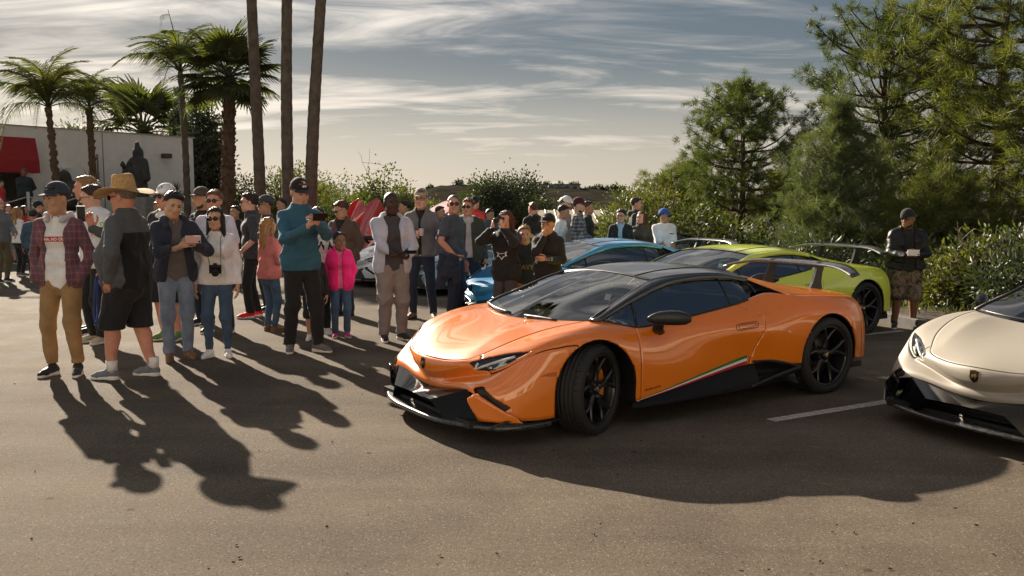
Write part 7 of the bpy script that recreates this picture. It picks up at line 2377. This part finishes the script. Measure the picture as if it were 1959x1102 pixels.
person('bearded man in brown cap behind the pale tee', G2, 394, fy=622, top=361, face=-35, skin='tan', top_=dict(mat=BK, hem=.86), pants=dict(mat=JD), shoes=sh_(SB), hair=('buzz', 'brown'), hat=dict(kind='cap', mat=cloth('cap_brown', (.06, .045, .035)), turn=10), beard='brown')
person('man in profile with sunglasses, charcoal polo and red shoes', G2, 484, fy=607, top=370, face=-68, skin='fair', head=(-6, 0, 0), L=(.23, -.14, .98), R='pocket', lp='fist', top_=dict(mat=cloth('polo_charcoal', (.040, .040, .047)), hem=.86, sleeve=.48, collar=True, loose=.02), pants=dict(mat=BK, loose=.016), shoes=sh_(SRD), hair=('full', 'dkbrown'), glasses='sun', feet=((.09, -.05, 10), (-.09, .08, -8)))
person('man in dark cap and sunglasses behind the charcoal polo', G2, 514, fy=594, top=376, face=-60, skin='tan', top_=dict(mat=CH, hem=.86), pants=dict(mat=JD), shoes=sh_(SB), hair=('buzz', 'brown'), hat=dict(kind='cap', mat=cloth('cap_slate', (.04, .05, .06))), glasses='sun')

a = person('tall man in black B cap and teal pullover filming with phone', G1, 580, fy=672, top=345, face=32, skin='fair', head=(6, 16, 0), L=(.05, -.40, 1.34), R=(-.06, -.36, 1.30), lp='hold', rp='hold', ldir=((-.5, -.7, .4), (-.8, -.3, .3)), rdir=((.3, -.75, .6), (.85, -.2, .1)), feet=((.13, -.10, 28), (-.13, .04, -22)), build=1.0,
           top_=dict(mat=TE, hem=.855, collar=True, loose=.028, fold=.011, name='pullover'), pants=dict(mat=BK, loose=.020, fold=.010), shoes=sh_(SGY), hair=('short', 'ltbrown'), hat=dict(kind='cap', mat=cloth('cap_black', (.012, .012, .014))))
tv, tf = text_vf('B', .062, bold=.005); hat_decal(a, tv * [1.25, 1, 1], tf, (0, -.2, .108), (1, 0, 0), (0, 0, 1), (0, 1, 0), WP)
phone(a, 'black phone held sideways by tall man in teal', (.03, -.53, 1.415), (10, 90, 0), 'phone_black')

person('girl with long fair hair in salmon sweater, seen from behind', G2, 519, fy=634, height=1.50, face=140, fem=True, skin='fair', head=(0, 5, 0), L=(.1, -.22, 1.02), R=(-.1, -.22, 1.02), top_=dict(mat=PS, hem=.84, loose=.025, name='sweater'), pants=dict(mat=JN, cuff=.8), shoes=sh_(SBR, mat('sole_brown', (.18, .12, .07), rough=.8)), hair=('long', 'honey'))
a = person('woman in white hoodie lifting a wine-red phone to her face', G2, 612, fy=640, top=398, face=24, fem=True, skin='fair', head=(-8, 14, 0), L=(.17, -.27, 1.30), R=(-.06, -.22, 1.48), lp='hold', rp='relax', ldir=((0, -.3, 1), (-.4, .8, 0)), rdir=((.3, -.2, 1), (.5, .8, 0)), top_=dict(mat=cloth('hoodie_white', (.70, .69, .73)), hem=.86, hood=True, loose=.032, name='hoodie'), pants=dict(mat=BK, len=.09), shoes=sh_(SWH), hair=('bob', 'dkbrown'))
tv, tf = text_vf('NWK', .16, bold=.006); decal(a, 'top', tv, tf, (0, -.16, 1.26), UF, WF, NF, KP_, 'hoodie_lettering', a.top)
phone(a, 'wine-red phone held upright by woman in white hoodie', (.16, -.36, 1.445), (-8, 0, 0), 'phone_wine')
person('small boy in flat black cap, black jacket and shorts', G1, 602, fy=650, height=1.17, face=10, child=True, skin='tan', head=(12, 4, 0), top_=dict(mat=cloth('tee_blue', (.08, .22, .45)), hem=.82, sleeve=.4), jacket=dict(mat=BK, open=.06, hem=.82, extra=.018), pants=dict(mat=BK, len=.42, loose=.04, cuff=1.3, name='shorts'), shoes=sh_(SWH), hair=('short', 'dkbrown'), hat=dict(kind='cap', mat=cloth('cap_black', (.012, .012, .014)), bill=cloth('cap_bill_grey', (.10, .085, .07)), flat=.05))
a = person('little girl in bright pink fleece jacket and blue jeans', G1, 653, fy=645, top=444, face=14, child=True, fem=True, skin='brown', head=(18, 2, 0), L='pocket', R='pocket', top_=dict(mat=cloth('tee_rose', (.55, .12, .25)), hem=.84, sleeve=.4), jacket=dict(mat=PK, open=.028, hem=.80, extra=.022, collar=True, zip=MATS['print_white']), pants=dict(mat=JN, loose=.012), shoes=sh_(SPK, MATS['sole_white']), hair=('pony', 'black'))
person('man in brown jacket and sunglasses bending his head', G1, 662, fy=603, top=385, face=-28, skin='tan', head=(-22, 14, -6), lean=5, L='pocket', R='pocket', top_=dict(mat=BK, hem=.88, sleeve=.4), jacket=dict(mat=BR, open=.06, hem=.86, extra=.026, collar=True), pants=dict(mat=JD), shoes=sh_(SB, MATS['sole_dark']), hair=('full', 'auburn'), glasses='sun', build=1.15)

a = person('muscular man in pale grey hooded jacket and grey sweatpants', G1, 752, fy=651, top=368, face=20, skin='dark', head=(6, 6, 0), build=1.14, L=(.13, -.30, 1.02), R=(-.02, -.33, 1.05), lp='hold', rp='hold', ldir=((-.7, -.6, .0), (-.4, -.2, .8)), rdir=((.75, -.55, .05), (.3, -.2, .8)), feet=((.11, .03, 20), (-.11, -.02, -8)),
           top_=dict(mat=CH, hem=.82, sleeve=.4, loose=.014), jacket=dict(mat=GL, open=.085, hem=.79, hood=True, extra=.018, flare=.5), pants=dict(mat=SW, loose=.028, cuff=.85, fold=.012), shoes=sh_(SB, MATS['sole_white']), hair=('buzz', 'black'))
phone(a, 'black phone in the hands of man in pale grey jacket', (.12, -.42, 1.09), (60, 90, 0), 'phone_black')
a = person('man in tan cap and glasses, grey softshell, holding white cup', G1, 808, fy=609, top=363, face=-6, skin='fair', head=(-4, 2, 0), R=(-.04, -.26, 1.20), rp='grip', rdir=((.85, -.4, .1), (.3, -.9, 0)), L='pocket', feet=((.16, 0, 16), (-.13, 0, -14)), top_=dict(mat=BK, hem=.9, sleeve=.4), jacket=dict(mat=SG, open=.018, hem=.87, collar=True, extra=.02, zip=MATS['print_black']), pants=dict(mat=JD, loose=.014), shoes=sh_(SBR, MATS['sole_dark']), hair=('short', 'ltbrown'), hat=dict(kind='cap', mat=TN), glasses='clear')
uv, f = rect_uv(.075, .042, 5, 4); hat_decal(a, uv, f, (0, -.2, .112), (1, 0, 0), (0, 0, 1), (0, 1, 0), PB, 'cap_patch')
v, f = lathe_vf([(.001, 0), (.027, 0), (.036, .095), (.038, .097), (.034, .095), (.026, .006)], 20); v = v + [.075, -.345, 1.165]
wv = to_world(a, v); c0 = wv.mean(0); tag(obj('paper_cup', wv - c0, f, MATS['cup_white'], None, None, True, tuple(c0)), 'white paper cup in the hand of man in softshell', 'cup')

a = person('man in slate tee and sunglasses looking back over shoulder', G1, 868, fy=616, top=373, face=66, skin='red', head=(-58, 0, 0), R=(-.24, -.14, .96), rp='fist', L='hang', top_=dict(mat=BG, hem=.87, sleeve=.30, loose=.022, fold=.012), pants=dict(mat=JD, loose=.02), shoes=sh_(SB), hair=('buzz', 'brown'), glasses='sun', build=1.12, smile=1)
# the jacket over his arm
def jk(P): return sunion([cone(P, (-.28, -.12, .92), (-.24, -.05, .72), .08, .10), cone(P, (-.28, .03, .92), (-.27, .05, .56), .06, .075), cone(P, (-.22, -.17, .92), (-.20, -.16, .60), .055, .06)], .05) + folds(P, .022, np.random.default_rng(77), 18, 50)
v, f = surfnet(jk, (-.46, -.32, .48), (-.02, .2, 1.2), .014); wv = to_world(a, v); c0 = wv.mean(0)
tag(obj('jacket', wv - c0, f, NV, None, None, True, tuple(c0)), 'dark navy jacket draped over arm of man in slate tee', 'jacket')
person('man in dark hooded jacket and sunglasses behind slate tee', G2, 896, fy=600, top=380, face=8, skin='red', head=(-20, 0, 0), L='hang', R='hang', top_=dict(mat=cloth('hood_grey', (.42, .40, .40)), hem=.88, hood=True), jacket=dict(mat=OL, open=.045, hem=.80, extra=.026), pants=dict(mat=JD), shoes=sh_(SB), hair=('short', 'ltbrown'), glasses='sun', build=1.1)

a = person('youth in black hoodie taking a picture with a camera', G1, 968, depth=11.0, top=405, face=-28, skin='fair', head=(-4, 4, 0), L=(.085, -.24, 1.56), R=(-.085, -.24, 1.56), lp='grip', rp='grip', ldir=((-.3, -.25, 1), (-.6, .6, 0)), rdir=((.3, -.25, 1), (.6, .6, 0)), top_=dict(mat=BK, hem=.80, hood=True, loose=.035, name='hoodie'), pants=dict(mat=cloth('slacks_grey', (.05, .048, .048)), loose=.016), shoes=sh_(SB), hair=('bob', 'auburn'))
v, f = fox(.17); decal(a, 'top', v, f, (0, -.16, 1.17), UF, WF, NF, WP, 'hoodie_emblem', a.top)
cb = MB(); cb.box((0, 0, 0), (.13, .06, .085)); cb.box((0, -.005, .05), (.05, .05, .03), taper=.7); cb.add(np.c_[lv[:, 0], -lv[:, 2] * 1.1 - .028, lv[:, 1]], lf)
v, f, _ = cb.arr(); v = v + [0, -.19, 1.665]; wv = to_world(a, v); c0 = wv.mean(0); tag(obj('dslr_camera', wv - c0, f, MATS['camera_black'], None, None, False, tuple(c0)), 'black camera held to the eye of youth in hoodie', 'camera')
a = person('fair-haired child in navy sweater with hands behind the head', G2, 1003, depth=11.35, top=432, face=5, child=True, skin='fair', L=(.14, .05, 1.60), R=(-.14, .05, 1.60), elb=(1.4, 1.4), top_=dict(mat=NV, hem=.82, loose=.03, name='sweater'), pants=dict(mat=KH, len=.45, loose=.03, name='shorts'), shoes=sh_(SWH), hair=('short', 'blond'))
tv, tf = text_vf('NAVY', .11, bold=.004); decal(a, 'top', tv, tf, (0, -.16, 1.10), UF, WF, NF, GP, 'sweater_lettering', a.top)
a = person('boy in flat black cap and black hoodie, hand on chin', G1, 1048, depth=10.9, top=411, face=-14, child=False, skin='tan', head=(-6, 4, 0), hs=1.08, R=(-.02, -.18, 1.46), rp='fist', rdir=((.3, -.3, 1), (.3, .9, 0)), L=(.05, -.25, 1.16), lp='relax', top_=dict(mat=BK, hem=.80, hood=True, loose=.03, name='hoodie'), pants=dict(mat=BK, loose=.02), shoes=sh_(SB), hair=('short', 'dkbrown'), hat=dict(kind='cap', mat=cloth('cap_black', (.012, .012, .014)), flat=.05, dip=.004), build=.95)
tv, tf = text_vf('STATE', .06, bold=.003); decal(a, 'top', tv, tf, (.04, -.16, 1.16), UF, WF, NF, LG, 'hoodie_lettering', a.top)

# --- behind the cars
T = dict(pants=dict(mat=JD), shoes=sh_(SB))
person('man with dark hair in blue-grey zip sweater', G3, 937, depth=18, top=400, face=35, skin='olive', head=(10, 10, 0), top_=dict(mat=cloth('sweater_blue', (.045, .075, .10)), hem=.85, collar=True, loose=.025, name='sweater'), hair=('short', 'black'), **T)
person('man in black cap and red top with his back turned', G3, 909, depth=20, top=377, face=160, skin='tan', top_=dict(mat=RD, hem=.85), hair=('short', 'black'), hat=dict(kind='cap', mat=BK), **T)
person('man in black cap and sunglasses in front of red top', G3, 897, depth=18.5, top=389, face=-5, skin='tan', top_=dict(mat=BK, hem=.85), hair=('short', 'black'), hat=dict(kind='cap', mat=BK), glasses='sun', beard='black', **T)
person('red-haired man in black jacket seen from behind', G3, 1020, depth=17, top=387, face=-150, skin='red', top_=dict(mat=BK, hem=.82, hood=True, loose=.03), hair=('short', 'auburn'), **T)
person('dark-haired man in white tee leaning in profile', G3, 1068, depth=16, top=392, face=70, skin='olive', lean=8, head=(0, 8, 0), top_=dict(mat=W_, hem=.85, sleeve=.42), hair=('short', 'black'), **T)
person('man in backward white cap and grey tee', G3, 1080, depth=17, top=377, face=60, skin='fair', head=(0, 6, 0), top_=dict(mat=cloth('tee_grey', (.25, .23, .22)), hem=.85, sleeve=.42), hair=('short', 'brown'), hat=dict(kind='cap', mat=cloth('cap_white', (.72, .71, .70)), turn=180), **T)
person('bearded man in maroon cap and black and white plaid shirt', G3, 1106, depth=16, top=380, face=75, skin='fair', L=(.12, -.25, 1.0), head=(0, 8, 0), top_=dict(mat=PLB, hem=.82, loose=.03, fold=.012, name='plaid_shirt'), hair=('short', 'brown'), hat=dict(kind='cap', mat=cloth('cap_maroon', (.06, .012, .018))), beard='brown', **T)
person('man in dark green jacket behind the plaid shirt', G3, 1124, depth=17.2, top=385, face=80, skin='tan', top_=dict(mat=cloth('jacket_green', (.018, .03, .03)), hem=.82, loose=.03, name='jacket'), hair=('short', 'brown'), **T)
person('man in glasses, black cardigan and light blue shirt', G3, 1187, depth=15.6, top=401, face=-12, skin='fair', head=(-8, 4, 0), top_=dict(mat=LB, hem=.85, collar=True), jacket=dict(mat=cloth('cardigan_black', (.014, .018, .017)), open=.045, hem=.85, extra=.018, name='cardigan'), hair=('full', 'black'), glasses='clear', **T)
person('tall man in dark hoodie facing right behind the cardigan', G3, 1216, depth=17.2, top=378, face=80, skin='fair', top_=dict(mat=cloth('hoodie_dark', (.03, .034, .036)), hem=.84, hood=True, loose=.03, name='hoodie'), hair=('short', 'brown'), **T)
person('woman with long brown hair in olive jacket', G3, 1226, depth=16.2, top=405, face=-25, fem=True, skin='fair', head=(-14, 4, 0), top_=dict(mat=OL, hem=.82, collar=True, loose=.022, name='jacket'), hair=('long', 'auburn'), **T)
a = person('man in blue cap, sunglasses and white tee', G3, 1270, depth=15.6, top=401, face=20, skin='olive', head=(35, 4, 0), build=1.15, L=(.06, -.26, .95), R=(-.06, -.26, .95), top_=dict(mat=W_, hem=.84, sleeve=.45, loose=.028), hair=('buzz', 'black'), hat=dict(kind='cap', mat=cloth('cap_blue', (.03, .08, .32)), flat=.15), glasses='sun', **T)
uv, f = rect_uv(.10, .018, 5, 3); decal(a, 'top', uv, f, (.09, -.16, 1.30), UF, WF, NF, KP_, 'chest_print', a.top)

a = person('man in black bomber jacket, backward cap and camouflage shorts', G1, 1728, fy=628, top=402, face=-12, skin='brown', head=(-42, 2, 0), build=1.2, belly=.03, L=(.085, -.31, 1.12), R=(-.085, -.31, 1.12), lp='hold', rp='hold', ldir=((-.6, -.7, .2), (-.8, -.3, .3)), rdir=((.6, -.7, .2), (.8, -.3, .3)), feet=((.13, .0, 14), (-.13, .0, -16)), top_=dict(mat=BK, hem=.86, sleeve=.4), jacket=dict(mat=mat('bomber_nylon', (.011, .011, .013), rough=.45, spec=.3, bump=.5, bscale=24), open=.075, hem=.90, extra=.03, collar=True, fold=.016), pants=dict(mat=MATS['cloth_camo'], len=.44, loose=.045, cuff=1.4, fold=.012, name='shorts'), shoes=sh_(SB), sock=(BK, .06), hair=('buzz', 'black'), hat=dict(kind='cap', mat=cloth('cap_black', (.012, .012, .014)), turn=180), glasses='sun', beard='black')
phone(a, 'white phone held sideways by man in camouflage shorts', (0, -.425, 1.17), (0, 90, 0), 'phone_white', (.085, .16, .012))

# --- far left
person('man in grey hoodie and olive trousers at left picture edge', G4, 6, fy=540, top=379, face=70, skin='fair', L=(.1, -.3, 1.02), top_=dict(mat=cloth('hoodie_slate', (.13, .14, .148)), hem=.85, hood=True, loose=.035, name='hoodie'), pants=dict(mat=cloth('olive_pants', (.10, .085, .045))), shoes=sh_(SB), hair=('none', 'brown'), beard='brown')
person('woman with long fair hair in white top, seen from behind', G4, 40, fy=528, top=397, face=150, fem=True, skin='fair', top_=dict(mat=W_, hem=.86, sleeve=.5), pants=dict(mat=BK, loose=.006), shoes=sh_(SGY), hair=('long', 'honey'))
person('person in black cap and denim jacket, back turned', G4, 70, fy=540, top=402, face=-160, skin='tan', top_=dict(mat=DN, hem=.84, loose=.025, name='jacket'), pants=dict(mat=BK), shoes=sh_(SB), hair=('short', 'black'), hat=dict(kind='cap', mat=BK, turn=180))
person('man in black cap and black top behind denim jacket', G4, 80, fy=520, top=386, face=120, skin='tan', top_=dict(mat=BK, hem=.84), pants=dict(mat=JD), shoes=sh_(SB), hair=('short', 'black'), hat=dict(kind='cap', mat=BK))
person('woman with dark hair left of the plaid shirt', G4, 101, fy=508, top=396, face=20, fem=True, skin='tan', top_=dict(mat=CH, hem=.86), pants=dict(mat=JN), shoes=sh_(SB), hair=('bob', 'black'))
person('dark-haired woman behind the long fair hair', G4, 52, fy=505, top=394, face=100, fem=True, skin='olive', top_=dict(mat=RD, hem=.86), pants=dict(mat=JN), shoes=sh_(SB), hair=('long', 'dkbrown'))
person('man in shorts far behind the grey hoodie', G4, 22, fy=505, top=392, face=40, skin='fair', top_=dict(mat=GY, hem=.86, sleeve=.45), pants=dict(mat=JL, len=.45, name='shorts'), shoes=sh_(SB), hair=('short', 'brown'))
pp = wall_pt(50, 2.0)
person('man in black suit standing by the dark doorway', G4, 51, depth=pp[1], top=322, z0=1.04, face=10, skin='brown', L='back', R='back', top_=dict(mat=cloth('suit_slate', (.022, .030, .036)), hem=.82, loose=.03, name='jacket'), pants=dict(mat=BK), shoes=sh_(SB), hair=('buzz', 'black'), build=1.15)
pp = wall_pt(6, 2.2)
person('person in red shirt under the awning at picture edge', G4, 6, depth=pp[1], top=345, z0=1.04, face=90, skin='tan', top_=dict(mat=RD, hem=.84, sleeve=.45), pants=dict(mat=BK), shoes=sh_(SB), hair=('short', 'black'))
for (px, d, tp, fc, hr, tm, lb) in ((243, 19, 383, 160, 'dkbrown', CH, 'dark-haired head just left of the straw hat brim'), (303, 20, 386, 30, 'brown', BE, 'brown-haired person glimpsed right of the straw hat'), (452, 17, 394, -20, 'black', BK, 'dark-haired man with hand near mouth beside palm trunk'), (590, 22, 392, 10, 'grey', GY, 'grey-haired person half hidden behind teal pullover'), (775, 17, 384, -70, 'black', BK, 'person half hidden behind the pale grey jacket'), (842, 18, 395, 60, 'black', BK, 'dark-haired head right of the grey softshell'), (225, 21, 390, -30, 'black', GY, 'dark head far behind the white hoodie'), (541, 20, 380, -50, 'black', CH, 'dark-haired man just behind teal pullover shoulder')):
    person(lb, 'half hidden people further back', px, depth=d, top=tp, face=fc, skin='tan', top_=dict(mat=tm, hem=.85), pants=dict(mat=JD), shoes=sh_(SB), hair=('short', hr))
